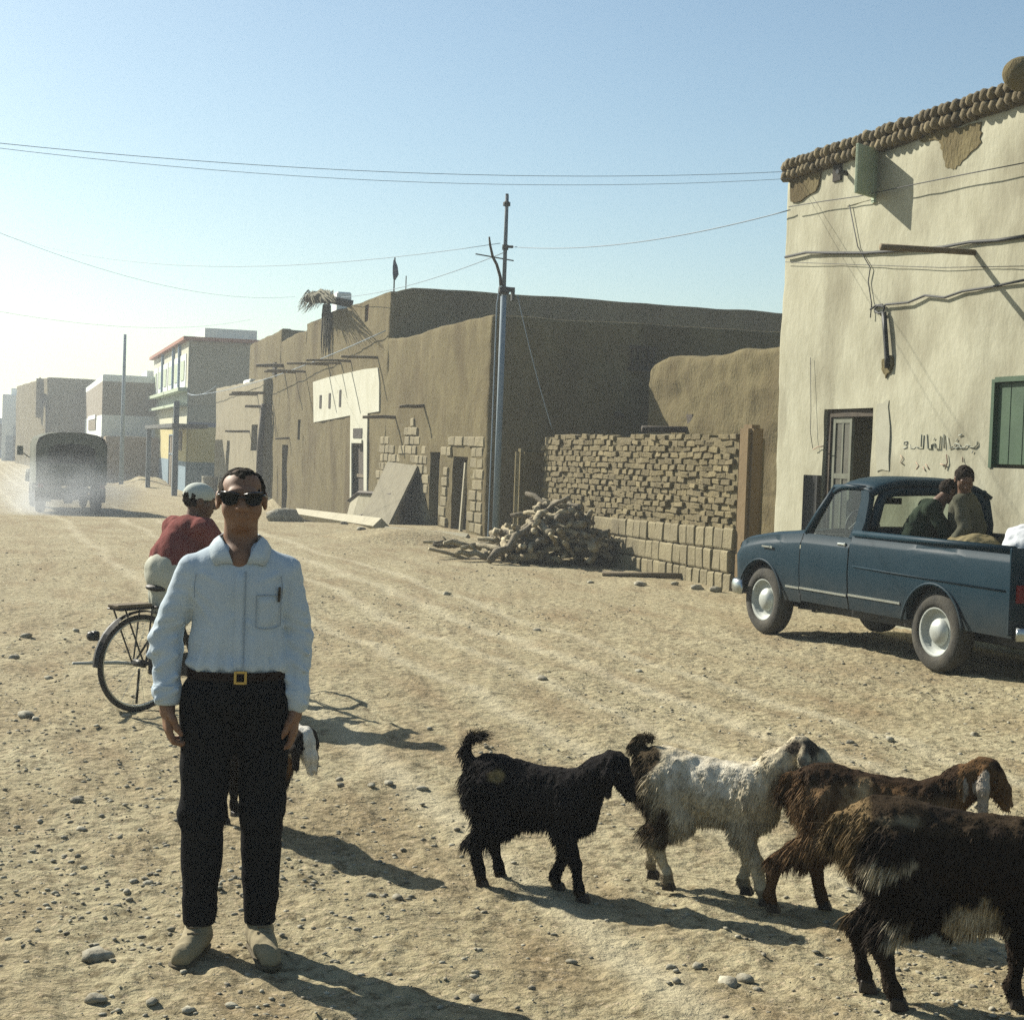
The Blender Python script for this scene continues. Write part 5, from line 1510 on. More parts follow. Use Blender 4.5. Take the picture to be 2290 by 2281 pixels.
for (c, s) in ((FA, 1), (FA, -1), (0, 1), (0, -1)):
    mb = MB()
    mb.lathe([(.40, s * .46), (.40, s * .70)], 24, 'y', (c, 0, .34)); o = mb.build('wheel_well', M['metal_dark'], pk, fix=False)
    m = [v for v in o.data.vertices]
    bm = bmesh.new(); bm.from_mesh(o.data); bmesh.ops.delete(bm, geom=[v for v in bm.verts if v.co.z < .40], context='VERTS'); bm.to_mesh(o.data); bm.free()
    wh = empty('wheel', (c, s * .66, RW), parent=pk)
    t = s * .085
    mb = MB(); mb.lathe([(.20, -t), (.25, -t * 1.1), (.31, -t), (.335, -t * .72), (.34, 0), (.335, t * .72), (.31, t), (.25, t * 1.1), (.205, t * .95), (.20, t * .6)], 36, 'y'); ty = mb.build('tyre', M['rubber'], wh, smooth=True)
    mb = MB(); mb.lathe([(.0, t * .35), (.10, t * .38), (.13, t * .30), (.17, t * .35), (.185, t * .75), (.207, t * .98), (.212, t * .85), (.20, -t)], 32, 'y'); mb.build('rim', M['hub'], wh, smooth=True)
    mb = MB(); mb.lathe([(0, t * 1.02), (.045, t * 1.0), (.08, t * .88), (.105, t * .62), (.118, t * .38)], 24, 'y'); mb.build('hubcap', material('dull_hubcap', (0.50, 0.49, 0.44), (0.60, 0.585, 0.53), 6, .45, .35), wh, smooth=True)
mb = MB(); mb.box((2.62, .792, .88), (.14, .008, .016)); mb.box((2.52, .792, .88), (.04, .008, .022)); mb.build('badge', M['chrome'], pk)
mb = MB(); mb.bbox(2.02, 2.036, -.76, .76, .45, 1.0); mb.build('firewall', M['metal_dark'], pk)

# ================================================================== covered army truck down the street
ct = G(165, 1150)
at_ = Vector((ct.x, ct.y, 0))
tr = empty('army_truck', (ct.x - .1, ct.y, ct.z), math.radians(93.0), 'canvas covered army truck driving away in a cloud of dust', 'truck')
olive = material('dusty_olive_paint', (0.075, 0.085, 0.055), (0.12, 0.125, 0.085), 2, .8)
canvas = material('olive_canvas', (0.085, 0.09, 0.06), (0.125, 0.13, 0.09), 1.5, .95, bump=.3, bscale=8)
# local: x forward, y left, rear end of the bed at x = 0
HW = 1.1; zt = 2.62
mb = MB(); mb.bbox(0, 3.4, -HW, HW, .95, 1.15); mb.bbox(0, 3.4, HW - .06, HW, 1.15, 1.6); mb.bbox(0, 3.4, -HW, -HW + .06, 1.15, 1.6); mb.bbox(3.3, 3.4, -HW + .06, HW - .06, 1.15, 1.6); mb.build('cargo_bed', olive, tr)
mb = MB(); mb.bbox(-.07, 0, -HW, HW, .98, 1.62); tgt = mb.build('tailgate', olive, tr, bevel=.02)
for y in (-.7, 0, .7): mb = MB(); mb.bbox(-.1, -.07, y - .04, y + .04, 1.0, 1.6); mb.build('rib', olive, tgt)
V, F_ = [], []; arc = [(-HW, 1.6), (-HW, 2.2), (-HW * .93, 2.42), (-HW * .7, 2.55), (-HW * .35, 2.61), (0, zt), (HW * .35, 2.61), (HW * .7, 2.55), (HW * .93, 2.42), (HW, 2.2), (HW, 1.6)]
for i in range(9):
    x = i * 3.4 / 8; sag = -.035 if i % 2 else 0
    for (y, z) in arc: V.append((x, y * (1 + sag * .6), z + (sag if z > 2.3 else 0)))
n = len(arc)
for i in range(8):
    for j in range(n - 1): F_.append((i * n + j, i * n + j + 1, (i + 1) * n + j + 1, (i + 1) * n + j))
skin('canvas_cover', V, F_, canvas, tr)
# rear curtain: canvas with an opening
mb = MB()
op_ = [(-.72, 1.68), (-.74, 2.05), (-.5, 2.22), (0, 2.26), (.5, 2.22), (.74, 2.05), (.72, 1.68)]
outr = [(-HW, 1.62), (-HW, 2.2), (-HW * .7, 2.55), (0, zt), (HW * .7, 2.55), (HW, 2.2), (HW, 1.62)]
V = [(.02, y, z) for (y, z) in outr] + [(.02, y, z) for (y, z) in op_]
mb.raw(V, [(i, i + 1, 7 + i + 1, 7 + i) for i in range(6)]); mb.build('rear_curtain', canvas, tr, fix=False)
mb = MB(); mb.raw([(3.38, -HW, 1.6), (3.38, HW, 1.6), (3.38, HW, 2.2), (3.38, HW * .7, 2.55), (3.38, 0, zt), (3.38, -HW * .7, 2.55), (3.38, -HW, 2.2), (3.38, -.5, 1.75), (3.38, .5, 1.75), (3.38, .5, 2.05), (3.38, -.5, 2.05)],
                  [(0, 1, 8, 7), (1, 2, 9, 8), (2, 3, 4, 9), (4, 10, 9), (4, 5, 6, 10), (6, 0, 7, 10)]); mb.build('front_curtain', canvas, tr, fix=False)
for i in range(5):
    x = .4 + i * .7
    mb = MB(); mb.tube([(x, y * .97, z - .03) for (y, z) in arc], .025, 5); mb.build('bow', M['metal_dark'], tr)
# cab and bonnet
mb = MB(); mb.prism([(3.5, .8), (5.0, .8), (5.0, 1.5), (4.8, 1.55), (4.75, 2.25), (3.55, 2.3), (3.5, 2.2)], 'y', -1.0, 1.0); cb_ = mb.build('cab', olive, tr, bevel=.05)
mb = MB(); mb.bbox(5.0, 6.1, -.55, .55, .8, 1.45); mb.build('bonnet', olive, tr, bevel=.08)
for s in (1, -1):
    mb = MB(); mb.prism([(4.7, .9), (4.75, 1.2), (5.0, 1.3), (5.6, 1.3), (5.95, 1.1), (6.1, .85), (5.9, .85), (5.75, 1.05), (5.5, 1.18), (5.05, 1.18), (4.85, .9)], 'y', s * .55, s * 1.1); mb.build('fender', olive, tr, bevel=.03)
    mb = MB(); mb.bbox(3.7, 4.6, s * 1.0, s * 1.012, 1.6, 2.15); mb.build('door_window', material('dark_glass', (0.05, 0.06, 0.06), None, rough=.1), tr)
    mb = MB(); mb.tube([(4.7, s * 1.0, 1.7), (4.85, s * 1.32, 1.9)], .02, 5); mb.box((4.85, s * 1.35, 1.95), (.04, .2, .32)); mb.build('mirror', olive, tr)
    mb = MB(); mb.lathe([(0, 6.16), (.1, 6.14), (.12, 6.05)], 12, 'x', (0, s * .75, 1.15)); mb.build('headlight', M['chrome'], tr, smooth=True)
    mb = MB(); mb.box((-.1, s * .95, .9), (.06, .16, .1)); mb.build('tail_light', material('red_lens', (0.25, 0.02, 0.015), None, rough=.3), tr)
    mb = MB(); mb.box((.25, s * .85, .6), (.02, .5, .45)); mb.build('mud_flap', M['rubber'], tr)
    mb = MB(); mb.box((2.4, s * .98, .78), (.7, .22, .34)); mb.build('fuel_tank', olive, tr, bevel=.04)
    for (c, yy) in ((1.1, .88), (5.4, .85)):
        wh = empty('wheel', (c, s * yy, .5), parent=tr); t = s * .15 if c < 2 else s * .12
        mb = MB(); mb.lathe([(.26, -t), (.4, -t * 1.05), (.47, -t * .85), (.5, -t * .4), (.5, t * .4), (.47, t * .85), (.4, t * 1.05), (.26, t)], 26, 'y'); mb.build('tyre', M['rubber'], wh, smooth=True)
        mb = MB(); mb.lathe([(0, t * .5), (.12, t * .5), (.2, t * .3), (.27, t * .9)], 20, 'y'); mb.build('rim', olive, wh, smooth=True)
mb = MB(); mb.bbox(0, 6.0, -.45, -.3, .62, .92); mb.bbox(0, 6.0, .3, .45, .62, .92); mb.tube([(1.1, -.9, .5), (1.1, .9, .5)], .09, 8); mb.tube([(5.4, -.9, .5), (5.4, .9, .5)], .08, 8); mb.lathe([(0, -.2), (.2, -.12), (.2, .12), (0, .2)], 12, 'y', (1.1, 0, .5)); mb.build('chassis', M['metal_dark'], tr)
mb = MB(); mb.bbox(-.12, -.02, -1.05, 1.05, .7, .84); mb.build('rear_bumper', olive, tr)
# ================================================================== people
WORLD_COORDS[0] = False
def fabric(name, c1, c2, scale=8, rough=.95, bump=.25, bscale=60):
    return material(name, c1, c2, scale, rough, bump=bump, bscale=bscale, bdist=.006, spec=.04)
SKIN = material('tanned_skin', (0.25, 0.118, 0.064), (0.31, 0.15, 0.082), 20, .6, bump=.12, bscale=120, bdist=.004, spec=.3)
SKIN_D = material('brown_skin', (0.13, 0.065, 0.035), (0.17, 0.085, 0.05), 20, .6, bump=.12, bscale=120, bdist=.004, spec=.3)
HAIR = material('dark_hair', (0.012, 0.008, 0.005), (0.03, 0.02, 0.012), 60, .85, spec=.08, bump=.6, bscale=90, bdist=.01, stretch=(1, 1, .3))
V3 = lambda *a: np.array(a, float)
def unit(v): v = np.array(v, float); return v / (np.linalg.norm(v) + 1e-9)
def frame_from(fwd, up=(0, 0, 1)):
    f = unit(fwd); u = unit(np.array(up) - f * np.dot(up, f)); r = np.cross(f, u)
    return np.stack([r, f, u], 1)          # local (right, forward, up) -> parent
def add_head(s, c, R, k=1.0):
    P = lambda x, y, z: c + R @ (V3(x, y, z) * k)
    rot = Matrix(R.tolist()).to_euler()
    E = lambda p, r, kk=.012: s.ell(P(*p), np.array(r) * k, kk * k, rot)
    E((0, -.012, .022), (.073, .092, .083))
    E((0, .03, -.035), (.055, .058, .062), .03)
    E((0, .062, -.078), (.026, .022, .02), .025)
    E((.035, .045, -.03), (.03, .035, .035), .02); E((-.035, .045, -.03), (.03, .035, .035), .02)
    E((0, .078, .028), (.05, .018, .014), .02)
    s.cap(P(0, .082, .012), P(0, .106, -.024), .010 * k, .0155 * k, .01)
    E((.014, .094, -.028), (.011, .012, .009), .008); E((-.014, .094, -.028), (.011, .012, .009), .008)
    E((0, .088, -.047), (.022, .010, .006), .006); E((0, .086, -.058), (.020, .011, .007), .006)
    s.ell(P(.032, .092, .008), V3(.018, .012, .011) * k, .008, rot, sub=True); s.ell(P(-.032, .092, .008), V3(.018, .012, .011) * k, .008, rot, sub=True)
    E((.031, .078, .008), (.012, .011, .011), .004); E((-.031, .078, .008), (.012, .011, .011), .004)
    for q in (1, -1):
        E((q * .079, -.008, -.003), (.010, .024, .032), .008)
        s.ell(P(q * .088, .0, -.002), V3(.007, .013, .018) * k, .004, rot, sub=True)
def add_hand(s, w, d, th, palm, curl=.9, k=1.0):
    """w wrist, d direction of the hand, th direction of the thumb side, palm the way the palm faces"""
    d, th, palm = unit(d), unit(th), unit(palm)
    s.cap(w, w + d * .03 * k, .024 * k, .026 * k, .012)
    c = w + d * .055 * k
    for o in (-.026, -.009, .009, .026):
        s.cap(w + d * .02 * k + th * o * .7 * k, c + d * .03 * k + th * o * k, .014 * k, .0125 * k, .012)
    lens = (.032, .04, .043, .037)
    for i, o in enumerate((-.030, -.0105, .0095, .029)):
        a = c + d * .036 * k + th * o * k; L_ = lens[i] * k
        p1 = a + (d * math.cos(.35 * curl) + palm * math.sin(.35 * curl)) * L_
        p2 = p1 + (d * math.cos(1.2 * curl) + palm * math.sin(1.2 * curl)) * L_ * .72
        p3 = p2 + (d * math.cos(2.0 * curl) + palm * math.sin(2.0 * curl)) * L_ * .52
        s.chain([a, p1, p2, p3], [.0098 * k, .009 * k, .0084 * k, .0072 * k], .004)
    a = w + d * .022 * k + th * .026 * k
    p1 = a + (d * .75 + th * .55 + palm * .25) * .038 * k; p2 = p1 + (d * .95 + palm * .35) * .03 * k; p3 = p2 + (d * .9 + palm * .6) * .022 * k
    s.chain([a, p1, p2, p3], [.015 * k, .0115 * k, .0105 * k, .0085 * k], .006)
def surf_y(s, x, z, default=0.0):
    """front (lowest y) of a signed-distance body at x, z"""
    i = int(round((x - s.lo[0]) / s.res)); k = int(round((z - s.lo[2]) / s.res))
    i = min(max(i, 0), s.n[0] - 1); k = min(max(k, 0), s.n[2] - 1)
    col = s.d[i, :, k]; j = np.nonzero(col < 0)[0]
    if len(j) == 0: return default
    j = j[0]
    if j > 0:
        t = col[j - 1] / (col[j - 1] - col[j]); return s.ax[1][j - 1] + t * s.res
    return s.ax[1][j]
def drape(s, name, x0, x1, z0, z1, off, mat, parent, n=(6, 10), skew=0.0):
    V, F_ = [], []
    for a in range(n[0] + 1):
        for b in range(n[1] + 1):
            z = z0 + (z1 - z0) * b / n[1]; x = x0 + (x1 - x0) * a / n[0] + skew * (b / n[1])
            ed = off if 0 < a < n[0] and 0 < b < n[1] else -.002
            V.append((x, surf_y(s, x, z) - ed, z))
    m = n[1] + 1
    for a in range(n[0]):
        for b in range(n[1]): F_.append((a * m + b, (a + 1) * m + b, (a + 1) * m + b + 1, a * m + b + 1))
    mb = MB(); mb.raw(V, F_); return mb.build(name, mat, parent, smooth=True, fix=False)

# ------------------------------------------------------------------ the standing man
def standing_man():
    p = G(512, 2119)
    d = Vector((p.x, p.y, 0)).normalized()
    t = empty('person', (p.x, p.y, float(ground_relief(np.array(p.x), np.array(p.y))) - .004), math.atan2(d.y, d.x) - math.pi / 2,
              'man in pale blue shirt, black trousers and sunglasses standing facing the camera', 'person')
    S = {'shL': V3(-.155, .015, 1.300), 'elL': V3(-.240, .03, 1.09), 'wrL': V3(-.228, -.005, .862), 'shR': V3(.148, .015, 1.300), 'elR': V3(.206, .04, 1.09), 'wrR': V3(.198, .005, .85)}
    b = SDF((-.33, -.2, -.01), (.31, .2, 1.68), .0058)
    b.cap((0, .03, 1.34), (0, .018, 1.5), .062, .054, .02)
    add_head(b, V3(0, .012, 1.548), frame_from((.03, -1, .0)), 1.0)
    b.ell((0, .015, 1.22), (.15, .095, .15), .04).ell((0, .01, .98), (.135, .09, .16), .04)
    for q in ('L', 'R'):
        b.cap(S['sh' + q], S['el' + q], .040, .034, .02).cap(S['el' + q], S['wr' + q], .034, .025, .01)
    b.ell((0, -.004, 1.335), (.075, .078, .07), .03)
    add_hand(b, S['wrL'], (.06, -.12, -1), (.25, -1, 0), (1, .2, 0), 1.05, 1.02); add_hand(b, S['wrR'], (-.02, -.1, -1), (-.2, -1, 0), (-1, .2, 0), .85, 1.02)
    for x in (-1, 1):
        b.chain([V3(x * .085, .01, .86), V3(x * .098, 0, .45), V3(x * .102, .03, .08)], [.08, .05, .038], .02)
        b.cap((x * .102, .05, .045), (x * .108, -.03, .04), .028, .024, .02)
    b.build('body', SKIN, t)
    # hair: receding, cropped, darker at the crown
    h = SDF((-.11, -.13, 1.46), (.11, .16, 1.7), .005)
    h.ell((0, .03, 1.574), (.079, .095, .082), .004)
    h.ell((0, -.085, 1.535), (.074, .072, .087), .012, sub=True).ell((0, .02, 1.45), (.09, .085, .075), .01, sub=True)
    h.ell((.052, -.05, 1.615), (.03, .05, .03), .012, sub=True).ell((-.052, -.05, 1.615), (.03, .05, .03), .012, sub=True)
    h.wrinkle(.006, 60, 60, 25, 3)
    h.build('hair', HAIR, t)
    # sunglasses
    g = empty('sunglasses', (0, 0, 0), parent=t)
    blk = material('black_plastic', (0.008, 0.008, 0.009), None, rough=.25, spec=.5)
    mb = MB()
    for q in (-1, 1):
        out = [(q * .008, 1.566), (q * .035, 1.573), (q * .066, 1.572), (q * .069, 1.555), (q * .060, 1.536), (q * .038, 1.530), (q * .016, 1.538)]
        V = []
        for yy in (-.094, -.088):
            for (x, z) in out: V.append((x, yy + (abs(x) / .07) ** 2 * .018, z))
        n = 7
        mb.raw(V, [tuple(range(n)), tuple(reversed(range(n, 2 * n)))] + [(i, (i + 1) % n, n + (i + 1) % n, n + i) for i in range(n)])
    mb.build('lens', material('dark_lens', (0.004, 0.005, 0.005), None, rough=.25, spec=.15), g)
    mb = MB(); mb.tube([(-.012, -.096, 1.558), (0, -.099, 1.561), (.012, -.096, 1.558)], .0038, 6)
    for q in (-1, 1):
        mb.tube([(q * .067, -.078, 1.566), (q * .077, -.05, 1.565), (q * .081, .005, 1.56), (q * .080, .02, 1.545)], .004, 6)
        mb.tube([(q * .008, -.098, 1.567), (q * .036, -.094, 1.575), (q * .068, -.078, 1.574)], .0045, 6)
    mb.build('frame', blk, g, smooth=True)
    # shirt
    sm = fabric('pale_blue_shirt', (0.56, 0.61, 0.66), (0.66, 0.70, 0.73), 6, .9, .25, 70)
    s = SDF((-.34, -.2, .82), (.32, .2, 1.46), .0062)
    s.cap((-.135, .015, 1.302), (-.045, .022, 1.352), .056, .05, .02).cap((.135, .015, 1.302), (.045, .022, 1.352), .056, .05, .02).cap((-.045, .03, 1.35), (.045, .03, 1.35), .05, .05, .02)
    s.ell((0, .012, 1.24), (.168, .112, .17), .05).ell((0, .008, 1.07), (.156, .112, .14), .05).ell((0, .005, .995), (.170, .118, .055), .03)
    for q in ('L', 'R'):
        s.cap(S['sh' + q], S['el' + q], .061, .051, .010).cap(S['el' + q], S['wr' + q] + V3(0, 0, .02), .051, .043, .010)
        s.ell(S['wr' + q] + V3(0, .005, .055), (.046, .046, .03), .02)
    def amt(x, y, z): return .55 + 1.0 * np.exp(-((z - 1.02) / .07) ** 2)
    s.wrinkle(.013, 9, 9, 5, 5, amt).wrinkle(.012, 26, 12, 5, 9, lambda x, y, z: np.exp(-((z - 1.0) / .06) ** 2) + .5 * np.exp(-((np.abs(x) - .14) / .05) ** 2 - ((z - 1.28) / .08) ** 2)).wrinkle(.006, 9, 9, 26, 12, lambda x, y, z: (np.abs(x) > .17) * 1.0)
    rf = random.Random(6)
    for (x0_, z0_, x1_, z1_, r_) in ((-.125, .985, -.10, 1.10, .013), (-.075, .985, -.06, 1.07, .011), (-.03, .985, -.035, 1.05, .009), (.05, .985, .045, 1.08, .011), (.095, .985, .075, 1.12, .013), (.13, .985, .115, 1.09, .011),
                                    (-.145, 1.255, -.06, 1.19, .010), (-.14, 1.22, -.085, 1.14, .010), (.14, 1.255, .07, 1.20, .010), (.135, 1.20, .09, 1.13, .010), (-.12, 1.30, -.05, 1.27, .008), (.12, 1.30, .06, 1.275, .008), (-.02, 1.16, -.10, 1.05, .008), (.03, 1.14, .10, 1.04, .008)):
        ya_, yb_ = surf_y(s, x0_, z0_, -.1), surf_y(s, x1_, z1_, -.1)
        s.cap((x0_, ya_ + r_ * .45, z0_), (x1_, yb_ + r_ * .8, z1_), r_, r_ * .5, .014)
    for q in ('L', 'R'):
        w_, e_, h_ = S['wr' + q], S['el' + q], S['sh' + q]; sg = -1 if q == 'L' else 1
        for (a_, t0_, t1_) in ((0, .55, .8), (0, .8, .95), (0, .3, .6), (1, .05, .25), (1, .3, .5), (1, .6, .8), (1, .8, .95)):
            A_, B_ = (h_, e_) if a_ == 0 else (e_, w_)
            p0_ = A_ + (B_ - A_) * t0_ + V3(-sg * .035, -.042, 0); p1_ = A_ + (B_ - A_) * t1_ + V3(sg * .035, -.040, 0)
            s.cap(p0_, p1_, .009, .007, .014)
    s.cap((0, -.115, 1.320), (0, -.045, 1.445), .008, .066, .004, sub=True).cap((0, .02, 1.37), (0, .02, 1.52), .058, .066, .01, sub=True)
    s.build('shirt', sm, t)
    for q in ('L', 'R'):
        w = S['wr' + q]; mb = MB(); mb.lathe([(.036, -.012), (.041, -.012), (.044, .0), (.047, .05), (.048, .056), (.044, .056)], 18, 'z', (w[0], w[1], w[2] + .005)); mb.build('cuff', sm, t, smooth=True)
    drape(s, 'placket', -.014, .020, .98, 1.318, .0075, sm, t, (5, 18))
    seam_shade = fabric('shirt_seam_shade', (0.34, 0.38, 0.43), (0.40, 0.44, 0.48), 8)  # darker tubes paint the shading along the shirt's seams and edges
    def seam_line(pl):
        mb = MB(); mb.tube([(x, surf_y(s, x, z) - .0075, z) for (x, z) in pl], .0016, 4); mb.build('seam_shade', seam_shade, t)
    seam_line([(.021, 1.315 - .33 * k / 14) for k in range(15)]); seam_line([(.058, 1.235), (.058, 1.19), (.058, 1.13), (.075, 1.124), (.10, 1.122), (.125, 1.124), (.14, 1.13), (.14, 1.19), (.14, 1.235)]); seam_line([(.058 + .082 * k / 6, 1.235) for k in range(7)])
    seam_line([(-.142, 1.30), (-.148, 1.26), (-.146, 1.22)]); seam_line([(.138, 1.30), (.144, 1.26), (.142, 1.22)])
    drape(s, 'pocket', .058, .14, 1.125, 1.235, .008, sm, t, (7, 7))
    for z in (1.02, 1.10, 1.18, 1.26):
        mb = MB(); mb.lathe([(0, -.003), (.006, -.002), (.0065, .002)], 10, 'y', (.001, surf_y(s, .001, z) - .004, z)); mb.build('button', sm, t)
    mb = MB(); yp = surf_y(s, .133, 1.24) - .008; mb.tube([(.132, yp, 1.212), (.134, yp - .002, 1.262)], .0045, 6); mb.build('pen', M['wood_dark'], t)
    # collar: two folded leaves round the neck
    for q in (-1, 1):
        inn = [(q * .022, surf_y(s, q * .05, 1.332) - .012, 1.337), (q * .038, -.08, 1.378), (q * .054, -.05, 1.408), (q * .066, .005, 1.424), (q * .050, .07, 1.432), (0, .092, 1.434)]
        out_ = [(q * .082, surf_y(s, q * .08, 1.332) - .008, 1.330), (q * .096, surf_y(s, q * .092, 1.352) - .008, 1.356), (q * .100, -.03, 1.382), (q * .097, .02, 1.385), (q * .072, .088, 1.392), (0, .112, 1.395)]
        V = []; F_ = []; n = len(inn)
        for k in range(n):
            a_, b_ = Vector(inn[k]), Vector(out_[k])
            for t_ in (0, .12, .5, 1):
                pc = a_.lerp(b_, t_) + Vector((0, 0, .006 * math.sin(t_ * math.pi)))
                if k < 3: pc.y = min(pc.y, surf_y(s, pc.x, pc.z, pc.y + .007) - .007)
                else: pc.x *= 1.06
                V.append(pc)
        for k in range(n - 1):
            for j in range(3): F_.append((4 * k + j, 4 * k + j + 1, 4 * k + j + 5, 4 * k + j + 4))
        mb = MB(); mb.raw(V, F_); o = mb.build('collar', sm, t, smooth=True, fix=False)
        md = o.modifiers.new('solid', 'SOLIDIFY'); md.thickness = .006; md.offset = 0
    # trousers
    tm = fabric('black_trousers', (0.010, 0.010, 0.011), (0.018, 0.017, 0.017), 5, .9)
    r = SDF((-.26, -.18, .09), (.26, .2, 1.02), .0062)
    r.ell((0, .008, .905), (.168, .116, .13), .04)
    for x in (-1, 1):
        r.chain([V3(x * .085, .01, .85), V3(x * .098, .0, .47), V3(x * .101, .018, .12)], [.097, .070, .056], .035)
    r.wrinkle(.007, 10, 10, 9, 2).wrinkle(.006, 8, 8, 26, 6, lambda x, y, z: np.exp(-((z - .46) / .09) ** 2) + np.exp(-((z - .17) / .07) ** 2))
    r.cutz(.985, True).cutz(.10, False)
    r.build('trousers', tm, t)
    mb = MB(); ring = [(.168 * math.sin(a), .008 - .119 * math.cos(a)) for a in np.linspace(0, 2 * math.pi, 41)[:-1]]
    V = [(x, y, z) for z in (.948, .976) for (x, y) in ring]; n = 40
    mb.raw(V, [(i, (i + 1) % n, n + (i + 1) % n, n + i) for i in range(n)]); bl_ = mb.build('belt', material('brown_leather', (0.018, 0.009, 0.006), (0.026, 0.013, 0.008), 9, .7, spec=.1), t, smooth=True)
    mb = MB(); gold = material('brass', (0.60, 0.42, 0.14), None, rough=.3, metal=.9)
    for (dx, dz, sx_, sz_) in ((-.017, 0, .008, .042), (.017, 0, .008, .042), (0, .018, .03, .008), (0, -.018, .03, .008)): mb.box((.012 + dx, -.1175, .962 + dz), (sx_, .008, sz_))
    mb.build('buckle', gold, bl_)
    # suede shoes
    shm = material('tan_suede', (0.30, 0.235, 0.135), (0.38, 0.30, 0.18), 12, .95, bump=.3, bscale=60, bdist=.006)
    for (x, tx, ty) in ((-.105, -.155, -.135), (.102, .135, -.165)):
        q = SDF((min(x, tx) - .08, -.26, -.005), (max(x, tx) + .08, .16, .2), .005)
        q.cap((x, .055, .045), (x, .05, .055), .04, .038, .02).cap((x, .03, .05), (tx, ty, .036), .042, .036, .025).cap((x, .03, .07), (x, .03, .115), .042, .04, .02).cap((x, .02, .075), (x * .6 + tx * .4, ty * .45, .05), .036, .032, .03)
        q.wrinkle(.003, 40, 40, 40, 4).cutz(.014, False).cutz(.145, True)
        o = q.build('shoe', shm, t)
        z_ = SDF((min(x, tx) - .08, -.26, -.005), (max(x, tx) + .08, .16, .05), .005)
        z_.cap((x, .055, .02), (tx, ty, .02), .046, .043, .01); z_.cutz(.016, True).cutz(.0, False)
        z_.build('sole', material('crepe_sole', (0.12, 0.09, 0.05), None, rough=.9), o)
        mb = MB()
        for k in range(3): mb.tube([(x - .02 + (tx - x) * .3, -.02 - k * .022, .118 - k * .014), (x + .02 + (tx - x) * .3, -.02 - k * .022, .118 - k * .014)], .0035, 5)
        mb.build('lace', M['wood'], o)
    return t
standing_man()

def dressed(parent, J, top_m, leg_m, skin, hair=HAIR, face=(1, 0, 0), res=.0085, hs=1.0, top_r=1.0, shoes=True, hand_curl=1.0, hairstyle=True, tw=1.0):
    pts = np.array([v for v in J.values()]); lo, hi = pts.min(0) - .2, pts.max(0) + .22
    b = SDF(lo, hi, res * .8)
    R = frame_from(face, unit(J['head'] - J['neck']) * .6 + V3(0, 0, .5))
    b.cap(J['neck'], J['head'] + R @ V3(0, -.02, -.03), .058, .05, .02)
    add_head(b, J['head'], R, hs)
    b.cap(J['pelvis'], J['chest'], .10, .11, .04, 1.2)
    for q in 'LR':
        b.cap(J['sh' + q], J['el' + q], .042, .036, .02).cap(J['el' + q], J['wr' + q], .035, .024, .01)
        dd = unit(J['wr' + q] - J['el' + q])
        add_hand(b, J['wr' + q], dd, unit(np.cross(dd, V3(0, 1 if q == 'L' else -1, 0)) + V3(0, 0, .3)), V3(0, -1 if q == 'L' else 1, -.3), hand_curl, hs)
        b.chain([J['hip' + q], J['kn' + q], J['an' + q]], [.07, .05, .036], .02).cap(J['an' + q], J['toe' + q], .036, .03, .02)
    b.build('body', skin, parent)
    t = SDF(lo, hi, res)
    mid = (J['pelvis'] + J['chest']) / 2
    t.cap(J['pelvis'], mid, .125 * tw, .13 * tw, .05, 1.25).cap(mid, J['chest'], .13 * tw, .125 * tw, .05, 1.25).cap(J['shL'], J['shR'], .07, .07, .05).cap(J['chest'], J['neck'] - (J['head'] - J['neck']) * .25, .1, .06, .04)
    for q in 'LR':
        t.cap(J['sh' + q], J['el' + q], .066 * top_r, .056 * top_r, .03).cap(J['el' + q], J['wr' + q], .056 * top_r, .042 * top_r, .03)
    t.wrinkle(.010, 10, 10, 10, 3).wrinkle(.005, 26, 26, 14, 8)
    t.build('jacket', top_m, parent)
    t = SDF(lo, hi, res)
    t.cap(J['pelvis'], J['pelvis'] + V3(0, 0, .03), .13, .13, .04, 1.25)
    for q in 'LR': t.chain([J['hip' + q], J['kn' + q], J['an' + q] + V3(0, 0, .05)], [.098, .072, .055], .04)
    t.wrinkle(.010, 10, 10, 10, 5)
    t.build('trousers', leg_m, parent)
    if shoes:
        for q in 'LR':
            t = SDF(np.minimum(J['an' + q], J['toe' + q]) - .1, np.maximum(J['an' + q], J['toe' + q]) + .1, .007)
            t.cap(J['an' + q] - V3(0, 0, .02), J['toe' + q], .045, .04, .02); t.build('shoe', material('dark_shoe', (0.03, 0.022, 0.016), None, rough=.7), parent)
    if hairstyle:
        h = SDF(J['head'] - .16, J['head'] + .16, .0065); rot = Matrix(R.tolist()).to_euler()
        h.ell(J['head'] + R @ V3(0, -.02, .028), V3(.082, .096, .088), .004, rot).ell(J['head'] + R @ V3(0, .10, -.02), V3(.08, .085, .085), .012, rot, sub=True).ell(J['head'] + R @ V3(0, 0, -.1), V3(.1, .09, .07), .01, rot, sub=True)
        h.wrinkle(.007, 60, 60, 60, 3); h.build('hair', hair, parent)
    return R

